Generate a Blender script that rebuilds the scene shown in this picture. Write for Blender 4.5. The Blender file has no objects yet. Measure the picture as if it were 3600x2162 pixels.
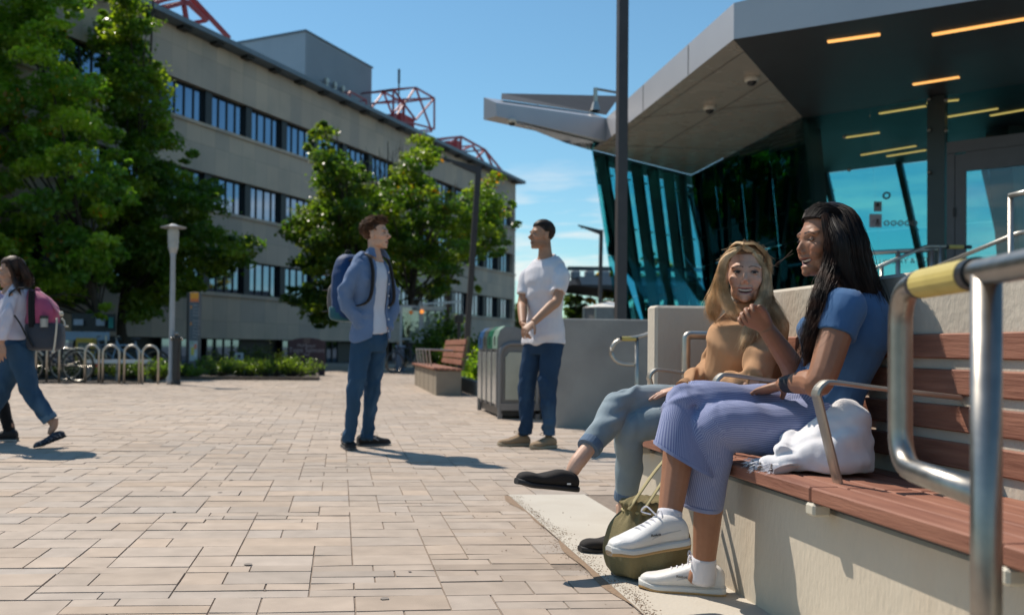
import bpy, bmesh, math, random
import numpy as np
from mathutils import Vector, Matrix
R = math.radians
SC = bpy.context.scene
COL = SC.collection
# ------------------------------------------------------------------ camera, sky, sun, exposure
F, PX0, PY0, CAMH = 3200.0, 1453.0, 1172.0, 0.80
YAW, PITCH, ROLL = R(4.58), R(0.90), R(0.60)
_f = Vector((math.sin(YAW)*math.cos(PITCH), math.cos(YAW)*math.cos(PITCH), math.sin(PITCH)))
_r0 = Vector((math.cos(YAW), -math.sin(YAW), 0)); _u0 = _r0.cross(_f)
_r = _r0*math.cos(ROLL) + _u0*math.sin(ROLL); _u = _u0*math.cos(ROLL) - _r0*math.sin(ROLL)
CAM = Vector((0, 0, CAMH))
cd = bpy.data.cameras.new('camera'); cam = bpy.data.objects.new('camera', cd); COL.objects.link(cam)
cam.matrix_world = Matrix(((_r.x, _u.x, -_f.x, 0), (_r.y, _u.y, -_f.y, 0), (_r.z, _u.z, -_f.z, CAMH), (0, 0, 0, 1)))
cd.sensor_width = 36; cd.lens = F/3600*36
cd.shift_x = (1800-PX0)/3600; cd.shift_y = (PY0-1081)/3600
cd.clip_start = 0.05; cd.clip_end = 3000
cd.dof.use_dof = True; cd.dof.focus_distance = 3.2; cd.dof.aperture_fstop = 3.0
SC.camera = cam
SUN_EL, SUN_AZ = R(54.5), math.atan2(-0.60, 0.80)          # azimuth from +Y towards +X
TO_SUN = Vector((math.sin(SUN_AZ)*math.cos(SUN_EL), math.cos(SUN_AZ)*math.cos(SUN_EL), math.sin(SUN_EL)))
W = bpy.data.worlds.new('World'); SC.world = W; W.use_nodes = True
def build_world():
    nt = W.node_tree; N = nt.nodes; L = nt.links; N.clear()
    out = N.new('ShaderNodeOutputWorld'); bg = N.new('ShaderNodeBackground')
    sky = N.new('ShaderNodeTexSky'); sky.sky_type = 'NISHITA'; sky.sun_disc = False
    sky.sun_elevation = SUN_EL; sky.sun_rotation = SUN_AZ; sky.air_density = 1.1; sky.dust_density = 0.25; sky.ozone_density = 2.2
    tc = N.new('ShaderNodeTexCoord'); sep = N.new('ShaderNodeSeparateXYZ'); L.new(tc.outputs['Generated'], sep.inputs[0])
    mp = N.new('ShaderNodeMapping'); mp.inputs['Scale'].default_value = (2.2, 2.2, 15.0); mp.inputs['Location'].default_value = (0.35, 1.3, 0.2)
    L.new(tc.outputs['Generated'], mp.inputs[0])
    nz = N.new('ShaderNodeTexNoise'); nz.inputs['Scale'].default_value = 2.1; nz.inputs['Detail'].default_value = 7; nz.inputs['Roughness'].default_value = 0.58
    L.new(mp.outputs[0], nz.inputs['Vector'])
    r1 = N.new('ShaderNodeValToRGB'); r1.color_ramp.elements[0].position = 0.50; r1.color_ramp.elements[1].position = 0.66
    L.new(nz.outputs['Fac'], r1.inputs[0])
    r2 = N.new('ShaderNodeValToRGB'); e = r2.color_ramp.elements       # clouds only low over the horizon
    e[0].position = 0.0; e[0].color = (0.75, 0.75, 0.75, 1); e[1].position = 0.22; e[1].color = (0, 0, 0, 1)
    k = e.new(0.13); k.color = (0.85, 0.85, 0.85, 1)
    L.new(sep.outputs['Z'], r2.inputs[0])
    mu = N.new('ShaderNodeMath'); mu.operation = 'MULTIPLY'; L.new(r1.outputs[0], mu.inputs[0]); L.new(r2.outputs[0], mu.inputs[1])
    mx = N.new('ShaderNodeMix'); mx.data_type = 'RGBA'; L.new(mu.outputs[0], mx.inputs['Factor'])
    tn = N.new('ShaderNodeMix'); tn.data_type = 'RGBA'; tn.blend_type = 'MULTIPLY'; tn.inputs['Factor'].default_value = 1; tn.inputs['B'].default_value = (0.72, 1.0, 1.02, 1); L.new(sky.outputs[0], tn.inputs['A']); L.new(tn.outputs['Result'], mx.inputs['A']); mx.inputs['B'].default_value = (8.2, 7.9, 7.5, 1)
    L.new(mx.outputs['Result'], bg.inputs['Color']); bg.inputs['Strength'].default_value = 0.118
    L.new(bg.outputs[0], out.inputs['Surface'])
build_world()
sd = bpy.data.lights.new('sun', 'SUN'); sun = bpy.data.objects.new('sun', sd); COL.objects.link(sun)
sd.energy = 5.0; sd.angle = R(0.5); sd.color = (1.0, 0.91, 0.79)
sun.rotation_euler = TO_SUN.to_track_quat('Z', 'Y').to_euler(); sun.location = (-20, 20, 40)
SC.view_settings.view_transform = 'Standard'; SC.view_settings.look = 'None'; SC.view_settings.gamma = 1
SC.view_settings.exposure = 0.06
SC.render.engine = 'CYCLES'
SC.cycles.use_denoising = True
SC.cycles.max_bounces = 8; SC.cycles.transparent_max_bounces = 24; SC.cycles.caustics_reflective = False; SC.cycles.caustics_refractive = False
SC.cycles.sample_clamp_indirect = 4.0
# ------------------------------------------------------------------ positions: a direction seen at (px, py) of the 3600 px photograph
def ray(px, py): return _f + _r*((px-PX0)/F) + _u*((PY0-py)/F)
def at(px, py, d): return CAM + ray(px, py)*d                       # d = depth in metres
def gnd(px, py, h=0.0):
    q = ray(px, py); return CAM + q*((h-CAMH)/q.z)
def atx(px, py, X):
    q = ray(px, py); return CAM + q*(X/q.x)
def pix(p):
    q = Vector(p)-CAM; d = q.dot(_f); return (PX0+F*q.dot(_r)/d, PY0-F*q.dot(_u)/d, d)
def cxz(xc, d, h):                                                   # lateral metres right of the camera axis, depth, height
    fh = Vector((math.sin(YAW), math.cos(YAW), 0)); return Vector((0, 0, h)) + _r0*xc + fh*d
K = 3600/2471.0
def A(x, y, d): return at(x*K, y*K, d)                               # same with coordinates of the 2471 px view
# ------------------------------------------------------------------ object helpers
MATS = {}
def setp(o, label=None, cat=None, group=None, kind=None):
    if label: o['label'] = label
    if cat: o['category'] = cat
    if group: o['group'] = group
    if kind: o['kind'] = kind
    return o
def thing(name, loc, label, cat, group=None, rz=0):
    o = bpy.data.objects.new(name, None); COL.objects.link(o); o.empty_display_size = 0.2
    o.location = loc; o.rotation_euler = (0, 0, rz)
    return setp(o, label, cat, group)
def wmat(o):
    m = Matrix.Translation(o.location) @ o.rotation_euler.to_matrix().to_4x4() @ Matrix.Diagonal((*o.scale, 1))
    return (wmat(o.parent) @ m) if o.parent else m
def npmesh(name, V, Fc, mats, parent=None, smooth=False, mi=None, local=False, colors=None, attrs=None):
    """V (n,3) world coords (or parent's, if local); Fc list of tuples or (m,k) array."""
    V = np.asarray(V, dtype=np.float64).reshape(-1, 3)
    me = bpy.data.meshes.new(name)
    o = bpy.data.objects.new(name, me); COL.objects.link(o)
    if not isinstance(mats, (list, tuple)): mats = [mats]
    for m in mats: me.materials.append(m)
    if parent is not None:
        o.parent = parent
        if not local:
            M = np.array(wmat(parent).inverted()); V = V @ M[:3, :3].T + M[:3, 3]
    else:
        c = (V.min(0)+V.max(0))/2; c[2] = V[:, 2].min(); o.location = c; V = V - c
    if isinstance(Fc, np.ndarray):
        m, k = Fc.shape
        me.vertices.add(len(V)); me.vertices.foreach_set('co', V.ravel())
        me.loops.add(m*k); me.loops.foreach_set('vertex_index', Fc.ravel().astype(np.int32))
        me.polygons.add(m); me.polygons.foreach_set('loop_start', np.arange(0, m*k, k, dtype=np.int32))
        me.update(calc_edges=True)
    else:
        me.from_pydata(V.tolist(), [], [tuple(int(i) for i in f) for f in Fc])
    if mi is not None: me.polygons.foreach_set('material_index', np.asarray(mi, dtype=np.int32))
    me.polygons.foreach_set('use_smooth', np.full(len(me.polygons), bool(smooth)))
    if colors is not None:
        a = me.color_attributes.new('col', 'FLOAT_COLOR', 'POINT')
        c4 = np.ones((len(V), 4)); c4[:, :3] = colors; a.data.foreach_set('color', c4.ravel())
    if attrs:
        for k_, v_ in attrs.items():
            a = me.attributes.new(k_, 'FLOAT', 'POINT'); a.data.foreach_set('value', np.asarray(v_, dtype=np.float32).ravel())
    me.validate(); me.update()
    return o
def spline(P, n):
    P = np.asarray(P, dtype=float); m = len(P)
    if m == 2 or n <= 1: 
        n = max(n, 1); t = np.linspace(0, 1, n*(m-1)+1)*(m-1)
        return np.array([np.interp(t, range(m), P[:, k]) for k in range(P.shape[1])]).T
    E = np.vstack([2*P[0]-P[1], P, 2*P[-1]-P[-2]]); out = []
    for i in range(m-1):
        p0, p1, p2, p3 = E[i:i+4]
        for j in range(n):
            t = j/n
            out.append(0.5*((2*p1)+(-p0+p2)*t+(2*p0-5*p1+4*p2-p3)*t*t+(-p0+3*p1-3*p2+p3)*t**3))
    out.append(P[-1]); return np.array(out)
class MB:
    def __init__(s): s.V = []; s.F = []; s.M = []; s.n = 0; s.mi = 0
    def add(s, V, Fc):
        V = np.asarray(V, float).reshape(-1, 3); s.V.append(V); s.F += [tuple(int(i)+s.n for i in f) for f in Fc]; s.M += [s.mi]*len(Fc); s.n += len(V); return s
    def box(s, c, size, rz=0, M=None, bev=0.0):
        x, y, z = [d/2 for d in size]
        if bev > 0:
            b = min(bev, x*.9, y*.9, z*.9); pr = []
            for sx in (-1, 1):
                for sy in (-1, 1):
                    for sz in (-1, 1): pr += [(sx*x, sy*(y-b), sz*(z-b)), (sx*(x-b), sy*y, sz*(z-b)), (sx*(x-b), sy*(y-b), sz*z)]
            bm = bmesh.new()
            for p in pr: bm.verts.new(p)
            bmesh.ops.convex_hull(bm, input=bm.verts); bm.verts.ensure_lookup_table(); bm.normal_update()
            V = np.array([v.co for v in bm.verts]); bm.verts.index_update(); Fc = [[v.index for v in f.verts] for f in bm.faces]; bm.free()
        else:
            V = np.array([(-x, -y, -z), (x, -y, -z), (x, y, -z), (-x, y, -z), (-x, -y, z), (x, -y, z), (x, y, z), (-x, y, z)])
            Fc = [(0, 3, 2, 1), (4, 5, 6, 7), (0, 1, 5, 4), (1, 2, 6, 5), (2, 3, 7, 6), (3, 0, 4, 7)]
        if M is not None: V = V @ np.array(M).T
        if rz: c_, s_ = math.cos(rz), math.sin(rz); V = V @ np.array([[c_, s_, 0], [-s_, c_, 0], [0, 0, 1]])
        return s.add(V+np.array(c, float), Fc)
    def bar(s, a, b, w, h, up=(0, 0, 1)):                               # box beam from a to b
        a, b = Vector(a), Vector(b); d = (b-a); L_ = d.length; d = d/L_; upv = Vector(up)
        if abs(d.dot(upv)) > .99: upv = Vector((0, 1, 0))
        x = d.cross(upv).normalized(); z = x.cross(d)
        V = []
        for p in (a, b):
            for i, j in ((-1, -1), (1, -1), (1, 1), (-1, 1)): V.append(p+x*(i*w/2)+z*(j*h/2))
        return s.add([tuple(v) for v in V], [(0, 1, 2, 3), (7, 6, 5, 4), (0, 4, 5, 1), (1, 5, 6, 2), (2, 6, 7, 3), (3, 7, 4, 0)])
    def tube(s, P, r, n=10, k=1, up=None, ry=None, cap=True, closed=False, power=1.0):
        P = np.asarray([tuple(p) for p in P], float); m = len(P)
        r = np.full(m, r) if np.isscalar(r) else np.asarray(r, float)
        ry_ = r if ry is None else (np.full(m, ry) if np.isscalar(ry) else np.asarray(ry, float))
        if k > 1:
            Q = spline(np.column_stack([P, r, ry_]), k); P, r, ry_ = Q[:, :3], np.maximum(Q[:, 3], 1e-4), np.maximum(Q[:, 4], 1e-4); m = len(P)
        T = np.gradient(P, axis=0); T /= np.linalg.norm(T, axis=1)[:, None]+1e-12
        u = np.array(up, float) if up is not None else (np.array([0, 0, 1.]) if abs(T[0][2]) < .9 else np.array([0, 1., 0]))
        th = np.linspace(0, 2*math.pi, n, endpoint=False); V = []
        cs, sn = np.cos(th), np.sin(th)
        if power != 1.0: cs = np.sign(cs)*np.abs(cs)**power; sn = np.sign(sn)*np.abs(sn)**power
        for i in range(m):
            x = np.cross(T[i], u); x /= np.linalg.norm(x)+1e-12; y = np.cross(x, T[i])
            if up is None: u = y
            V.append(P[i]+np.outer(cs*r[i], x)+np.outer(sn*ry_[i], y))
        V = np.vstack(V); Fc = []
        for i in range(m-1 if not closed else m):
            i2 = (i+1) % m
            for j in range(n): j2 = (j+1) % n; Fc.append((i*n+j, i*n+j2, i2*n+j2, i2*n+j))
        if cap and not closed: Fc += [tuple(range(n-1, -1, -1)), tuple(range((m-1)*n, m*n))]
        return s.add(V, Fc)
    def ell(s, c, rad, M=None, nu=20, nv=14):
        V = [(0, 0, -1)]
        for i in range(1, nv):
            a = -math.pi/2+math.pi*i/nv
            for j in range(nu): b = 2*math.pi*j/nu; V.append((math.cos(a)*math.cos(b), math.cos(a)*math.sin(b), math.sin(a)))
        V.append((0, 0, 1)); V = np.array(V)*np.array(rad, float)
        Fc = [(0, 1+(j+1) % nu, 1+j) for j in range(nu)]
        for i in range(nv-2):
            for j in range(nu): a = 1+i*nu; Fc.append((a+j, a+(j+1) % nu, a+nu+(j+1) % nu, a+nu+j))
        e = len(V)-1; a = 1+(nv-2)*nu; Fc += [(a+j, a+(j+1) % nu, e) for j in range(nu)]
        if M is not None: V = V @ np.array(M).T
        return s.add(V+np.array(tuple(c), float), Fc)
    def lathe(s, base, prof, n=20):                                       # profile [(r, z)...]
        V = []
        for r, z in prof:
            for j in range(n): b = 2*math.pi*j/n; V.append((base[0]+r*math.cos(b), base[1]+r*math.sin(b), base[2]+z))
        Fc = []
        for i in range(len(prof)-1):
            for j in range(n): j2 = (j+1) % n; Fc.append((i*n+j, i*n+j2, (i+1)*n+j2, (i+1)*n+j))
        Fc += [tuple(range(n-1, -1, -1)), tuple(range((len(prof)-1)*n, len(prof)*n))]
        return s.add(V, Fc)
    def poly(s, pts): return s.add([tuple(p) for p in pts], [tuple(range(len(pts)))])
    def prism(s, pts, vec):                                                # polygon extruded by vec
        n = len(pts); a = [Vector(p) for p in pts]; b = [p+Vector(vec) for p in a]
        return s.add([tuple(p) for p in a+b], [tuple(range(n-1, -1, -1)), tuple(range(n, 2*n))]+[(i, (i+1) % n, n+(i+1) % n, n+i) for i in range(n)])
    def build(s, name, mat, parent=None, smooth=False, **kw):
        return npmesh(name, np.vstack(s.V), s.F, mat, parent, smooth, mi=s.M if any(s.M) else None, **kw)
def shade_auto(o, ang=35):
    me = o.data; me.polygons.foreach_set('use_smooth', np.ones(len(me.polygons), dtype=bool))
    bm = bmesh.new(); bm.from_mesh(me); bm.normal_update()
    for e in bm.edges:
        if len(e.link_faces) == 2 and e.calc_face_angle(0) > R(ang): e.smooth = False
    bm.to_mesh(me); bm.free(); return o
def apply_mods(o):
    dg = bpy.context.evaluated_depsgraph_get(); dg.update()
    me = bpy.data.meshes.new_from_object(o.evaluated_get(dg)); old = o.data
    o.modifiers.clear(); o.data = me; me.name = o.name; bpy.data.meshes.remove(old); return o
# ------------------------------------------------------------------ materials
def mat(name, c1, c2=None, scale=6.0, rough=0.6, metal=0.0, bump=0.0, bscale=40.0, spec=0.5, stretch=(1, 1, 1), detail=5.0, c3=None, c3scale=1.0, c3amt=0.5, sheen=0.0, rough2=None):
    if name in MATS: return MATS[name]
    m = bpy.data.materials.new(name); m.use_nodes = True; nt = m.node_tree; N = nt.nodes; L = nt.links
    b = N['Principled BSDF']; b.inputs['Roughness'].default_value = rough; b.inputs['Metallic'].default_value = metal
    b.inputs['Specular IOR Level'].default_value = spec
    if sheen: b.inputs['Sheen Weight'].default_value = sheen
    c2 = c2 or tuple(v*0.8 for v in c1)
    tc = N.new('ShaderNodeTexCoord'); mp = N.new('ShaderNodeMapping'); mp.inputs['Scale'].default_value = stretch
    L.new(tc.outputs['Object'], mp.inputs[0])
    nz = N.new('ShaderNodeTexNoise'); nz.inputs['Scale'].default_value = scale; nz.inputs['Detail'].default_value = detail
    L.new(mp.outputs[0], nz.inputs['Vector'])
    rp = N.new('ShaderNodeValToRGB'); rp.color_ramp.elements[0].position = 0.3; rp.color_ramp.elements[1].position = 0.7
    rp.color_ramp.elements[0].color = (*c2, 1); rp.color_ramp.elements[1].color = (*c1, 1)
    L.new(nz.outputs['Fac'], rp.inputs[0]); colout = rp.outputs[0]
    if c3:
        n3 = N.new('ShaderNodeTexNoise'); n3.inputs['Scale'].default_value = c3scale; n3.inputs['Detail'].default_value = 6; L.new(mp.outputs[0], n3.inputs['Vector'])
        r3 = N.new('ShaderNodeValToRGB'); r3.color_ramp.elements[0].position = 0.5; r3.color_ramp.elements[1].position = 0.72; L.new(n3.outputs['Fac'], r3.inputs[0])
        mm = N.new('ShaderNodeMath'); mm.operation = 'MULTIPLY'; mm.inputs[1].default_value = c3amt; L.new(r3.outputs[0], mm.inputs[0])
        mx = N.new('ShaderNodeMix'); mx.data_type = 'RGBA'; L.new(mm.outputs[0], mx.inputs['Factor']); L.new(colout, mx.inputs['A']); mx.inputs['B'].default_value = (*c3, 1)
        colout = mx.outputs['Result']
    L.new(colout, b.inputs['Base Color'])
    if bump:
        nb = N.new('ShaderNodeTexNoise'); nb.inputs['Scale'].default_value = bscale; nb.inputs['Detail'].default_value = 4; L.new(mp.outputs[0], nb.inputs['Vector'])
        bp = N.new('ShaderNodeBump'); bp.inputs['Strength'].default_value = bump; bp.inputs['Distance'].default_value = 0.01
        L.new(nb.outputs['Fac'], bp.inputs['Height']); L.new(bp.outputs[0], b.inputs['Normal'])
    if rough2 is not None:
        mr = N.new('ShaderNodeMapRange'); mr.inputs['To Min'].default_value = rough; mr.inputs['To Max'].default_value = rough2; L.new(nz.outputs['Fac'], mr.inputs['Value']); L.new(mr.outputs[0], b.inputs['Roughness'])
    MATS[name] = m; return m
def attr_mat(name, rough=0.6, spec=0.3, bump=0.0, bscale=200, sss=0.0, nscale=30, namt=0.12, transl=0.0, sheen=0.0):
    """base colour from the mesh's own colour attribute, broken up by noise"""
    if name in MATS: return MATS[name]
    m = bpy.data.materials.new(name); m.use_nodes = True; nt = m.node_tree; N = nt.nodes; L = nt.links
    b = N['Principled BSDF']; b.inputs['Roughness'].default_value = rough; b.inputs['Specular IOR Level'].default_value = spec
    if sheen: b.inputs['Sheen Weight'].default_value = sheen
    a = N.new('ShaderNodeAttribute'); a.attribute_name = 'col'
    tc = N.new('ShaderNodeTexCoord'); nz = N.new('ShaderNodeTexNoise'); nz.inputs['Scale'].default_value = nscale; nz.inputs['Detail'].default_value = 4; L.new(tc.outputs['Object'], nz.inputs['Vector'])
    mr = N.new('ShaderNodeMapRange'); mr.inputs['From Min'].default_value = .3; mr.inputs['From Max'].default_value = .7; mr.inputs['To Min'].default_value = 1-namt; mr.inputs['To Max'].default_value = 1+namt; L.new(nz.outputs['Fac'], mr.inputs['Value'])
    mx = N.new('ShaderNodeMix'); mx.data_type = 'RGBA'; mx.blend_type = 'MULTIPLY'; mx.inputs['Factor'].default_value = 1
    L.new(a.outputs['Color'], mx.inputs['A']); L.new(mr.outputs[0], mx.inputs['B']); L.new(mx.outputs['Result'], b.inputs['Base Color'])
    if sss:
        b.inputs['Subsurface Weight'].default_value = sss; b.inputs['Subsurface Radius'].default_value = (0.012, 0.005, 0.003); b.inputs['Subsurface Scale'].default_value = 1.0
    if bump:
        nb = N.new('ShaderNodeTexNoise'); nb.inputs['Scale'].default_value = bscale; L.new(tc.outputs['Object'], nb.inputs['Vector'])
        bp = N.new('ShaderNodeBump'); bp.inputs['Strength'].default_value = bump; bp.inputs['Distance'].default_value = 0.004; L.new(nb.outputs['Fac'], bp.inputs['Height']); L.new(bp.outputs[0], b.inputs['Normal'])
    if transl:
        tr = N.new('ShaderNodeBsdfTranslucent'); g = N.new('ShaderNodeMix'); g.data_type = 'RGBA'; g.blend_type = 'MULTIPLY'; g.inputs['Factor'].default_value = 1
        L.new(mx.outputs['Result'], g.inputs['A']); g.inputs['B'].default_value = (1.75, 1.95, 0.55, 1); L.new(g.outputs['Result'], tr.inputs['Color'])
        ms = N.new('ShaderNodeMixShader'); ms.inputs[0].default_value = transl; L.new(b.outputs[0], ms.inputs[1]); L.new(tr.outputs[0], ms.inputs[2]); L.new(ms.outputs[0], N['Material Output'].inputs['Surface'])
    MATS[name] = m; return m
def glass_mat(name, tint, refl=(1, 1, 1), ior=1.5, boost=0.0, rough=0.0):
    if name in MATS: return MATS[name]
    m = bpy.data.materials.new(name); m.use_nodes = True; nt = m.node_tree; N = nt.nodes; L = nt.links; N.remove(N['Principled BSDF'])
    t = N.new('ShaderNodeBsdfTransparent'); t.inputs['Color'].default_value = (*tint, 1)
    g = N.new('ShaderNodeBsdfGlossy'); g.inputs['Color'].default_value = (*refl, 1); g.inputs['Roughness'].default_value = rough
    f = N.new('ShaderNodeFresnel'); f.inputs['IOR'].default_value = ior; ad = N.new('ShaderNodeMath'); ad.inputs[1].default_value = boost; ad.use_clamp = True; L.new(f.outputs[0], ad.inputs[0])
    ms = N.new('ShaderNodeMixShader'); L.new(ad.outputs[0], ms.inputs[0]); L.new(t.outputs[0], ms.inputs[1]); L.new(g.outputs[0], ms.inputs[2]); L.new(ms.outputs[0], N['Material Output'].inputs['Surface'])
    MATS[name] = m; return m
def emit_mat(name, c, s):
    if name in MATS: return MATS[name]
    m = bpy.data.materials.new(name); m.use_nodes = True; b = m.node_tree.nodes['Principled BSDF']
    b.inputs['Base Color'].default_value = (*c, 1); b.inputs['Emission Color'].default_value = (*c, 1); b.inputs['Emission Strength'].default_value = s; MATS[name] = m; return m
def wood_mat(name, c1, c2, axis=1):
    st = [14, 14, 14]; st[axis] = 1.2
    return mat(name, c1, c2, scale=3.0, stretch=tuple(st), rough=0.62, bump=0.25, bscale=10, spec=0.3, c3=tuple(v*1.35 for v in c1), c3scale=1.2, c3amt=0.35)
M_STEEL = mat('brushed_steel', (0.36, 0.335, 0.30), (0.29, 0.27, 0.245), scale=30, rough=0.30, metal=1.0, rough2=0.42)
M_STEELD = mat('satin_steel', (0.50, 0.47, 0.42), (0.42, 0.40, 0.36), scale=20, rough=0.42, metal=1.0)
M_CONC = mat('concrete', (0.58, 0.52, 0.43), (0.50, 0.445, 0.37), scale=3.0, rough=0.85, bump=0.35, bscale=60, spec=0.2, c3=(0.30, 0.26, 0.21), c3scale=1.7, c3amt=0.45, stretch=(1, 1, .6))
M_CONCG = mat('grey_concrete', (0.33, 0.32, 0.30), (0.27, 0.26, 0.245), scale=2.5, rough=0.85, bump=0.35, bscale=50, spec=0.2, c3=(0.20, 0.19, 0.18), c3scale=2.2, c3amt=0.5)
M_SLAT = wood_mat('red_brown_slats', (0.33, 0.150, 0.098), (0.20, 0.082, 0.054), 1)
M_DARK = mat('dark_metal', (0.045, 0.042, 0.045), (0.035, 0.033, 0.036), scale=10, rough=0.45, spec=0.4)
M_POLE = mat('lamp_pole_paint', (0.060, 0.054, 0.056), (0.048, 0.044, 0.046), scale=8, rough=0.5, spec=0.4)
M_BLACK = mat('black_plastic', (0.02, 0.02, 0.022), (0.014, 0.014, 0.016), rough=0.4)
M_WHITE = mat('white_paint', (0.78, 0.78, 0.76), (0.7, 0.7, 0.68), rough=0.5)
M_YELLOW = mat('yellow_sleeve', (0.50, 0.40, 0.12), (0.44, 0.35, 0.10), scale=20, rough=0.6)
def txt(name, s, p, size, xdir, mat_, parent, up=(0, 0, 1), depth=0.002, align='CENTER'):
    """flat lettering centred at p, reading along xdir, turned into a mesh part"""
    cu = bpy.data.curves.new(name, 'FONT'); cu.body = s; cu.size = size; cu.align_x = align; cu.align_y = 'CENTER'; cu.extrude = depth
    t = bpy.data.objects.new(name+'_tmp', cu); COL.objects.link(t)
    dg = bpy.context.evaluated_depsgraph_get(); me = bpy.data.meshes.new_from_object(t.evaluated_get(dg)); bpy.data.objects.remove(t); bpy.data.curves.remove(cu)
    x = Vector(xdir).normalized(); y = Vector(up); y = (y-x*y.dot(x)).normalized(); z = x.cross(y)
    V = np.array([v.co for v in me.vertices]).reshape(-1, 3); Fc = [tuple(f.vertices) for f in me.polygons]; bpy.data.meshes.remove(me)
    V = np.outer(V[:, 0], x)+np.outer(V[:, 1], y)+np.outer(V[:, 2], z)+np.array(tuple(p))
    return npmesh(name, V, Fc, mat_, parent)
# ================================================================== SETTING: ground, paving, beds
rng = np.random.default_rng(7); random.seed(7)
def sheet(name, pts, z, m, kind='structure', label=None, thick=0.0):
    mb = MB(); P = [(p[0], p[1], z) for p in pts]
    if thick: mb.prism([(p[0], p[1], z-thick) for p in pts], (0, 0, thick))
    else: mb.poly(P)
    o = mb.build(name, m); return setp(o, kind=kind, label=label)
M_SOIL = mat('soil', (0.055, 0.043, 0.032), (0.035, 0.028, 0.022), scale=8, rough=0.95, bump=0.6, bscale=30)
M_GROUND = mat('ground_asphalt', (0.075, 0.072, 0.068), (0.055, 0.053, 0.05), scale=3, rough=0.9, bump=0.2)
sheet('ground', [(-900, -200), (900, -200), (900, 1500), (-900, 1500)], -0.035, M_GROUND)
M_JOINT = mat('joint_sand', (0.27, 0.215, 0.17), (0.19, 0.15, 0.12), scale=30, rough=0.95)
PAD_X, PAD_Y = 0.925, 4.93
def paving():
    V = []; Fq = []; Cc = []
    g = 0.0018; b = 0.0020
    tone = np.array([0.405, 0.330, 0.268])
    def paver(x0, x1, y0, y1):
        cx, cy = (x0+x1)/2, (y0+y1)/2
        if cx > PAD_X+0.02 and cy < PAD_Y: return
        if x1 > PAD_X and cy < PAD_Y: x1 = PAD_X-0.004+random.uniform(-.004, .004)
        if x1-x0 < 0.02: return
        h = random.gauss(0, 0.0010); t = random.gauss(0, 0.0006)
        n = len(V)
        X0, X1, Y0, Y1 = x0+g/2+random.uniform(0, .0006), x1-g/2-random.uniform(0, .0006), y0+g/2, y1-g/2
        V.extend([(X0, Y0, -.012), (X1, Y0, -.012), (X1, Y1, -.012), (X0, Y1, -.012), (X0+b, Y0+b, h-t), (X1-b, Y0+b, h+t), (X1-b, Y1-b, h+t), (X0+b, Y1-b, h-t)])
        for q in ((4, 5, 6, 7), (0, 1, 5, 4), (1, 2, 6, 5), (2, 3, 7, 6), (3, 0, 4, 7)): Fq.append([n+i for i in q])
        k = random.gauss(1, 0.05); w = random.gauss(0, 0.018)
        k *= 1+.05*math.sin(cx*1.7+math.sin(cy*.9)*2)*math.sin(cy*1.1+.6)+.04*math.sin(cx*.5+cy*.8); c = tone*k*np.array([1+w, 1, 1-w*1.2]); Cc.extend([c]*8)
    U = 0.147
    def region(xa, xb, ya, yb):
        y = ya; off = 0
        while y < yb:
            nrow = random.choice([3, 4, 4, 5]); off = (off+random.choice([1, 2])) % 3
            rows = [random.choice([.165, .165, .165, .088]) for _ in range(nrow)]
            x = xa-off*U; bh = sum(rows)
            while x < xb:
                yy = y
                for r_ in rows:
                    typ = random.random()
                    if r_ < .1: sp = random.choice([[3], [3], [1.5, 1.5], [2, 1]])
                    else: sp = random.choice([[2, 1], [1, 2], [3], [2, 1], [1, 2]])
                    if r_ > .1 and typ < .16: rr = [r_/2, r_/2]; sp2 = [random.choice([[1.5, 1.5], [3]]), sp]
                    else: rr = [r_]; sp2 = [sp]
                    y2 = yy
                    for q_, s_ in zip(rr, sp2):
                        xx = x
                        for w in s_: paver(xx, xx+w*U, y2, y2+q_); xx += w*U
                        y2 += q_
                    yy += r_
                x += 3*U
            y += bh
    region(-9.5, 4.2, 0.6, 21.2); region(-1.2, 7.0, 21.2, 44)
    m = attr_mat('paver_stone', rough=0.78, spec=0.3, bump=0.35, bscale=220, nscale=9, namt=0.10)
    N = m.node_tree.nodes; L = m.node_tree.links
    o = npmesh('pavement', V, np.array(Fq), m, colors=np.array(Cc)); setp(o, kind='structure')
    sheet('pavement_bed', [(-9.5, 0.3), (7.2, 0.3), (7.2, 44), (-9.5, 44)], -0.0045, M_JOINT)
paving()
M_PAD = mat('concrete_pad', (0.53, 0.485, 0.415), (0.48, 0.435, 0.37), scale=2.2, rough=0.85, bump=0.2, bscale=80, c3=(0.40, 0.34, 0.27), c3scale=3.5, c3amt=0.35)
mb = MB(); mb.prism([(PAD_X, -1, -.03), (1.35, -1, -.03), (1.35, PAD_Y, -.03), (PAD_X, PAD_Y, -.03)], (0, 0, .034)); setp(mb.build('path', M_PAD), kind='structure')
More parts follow.
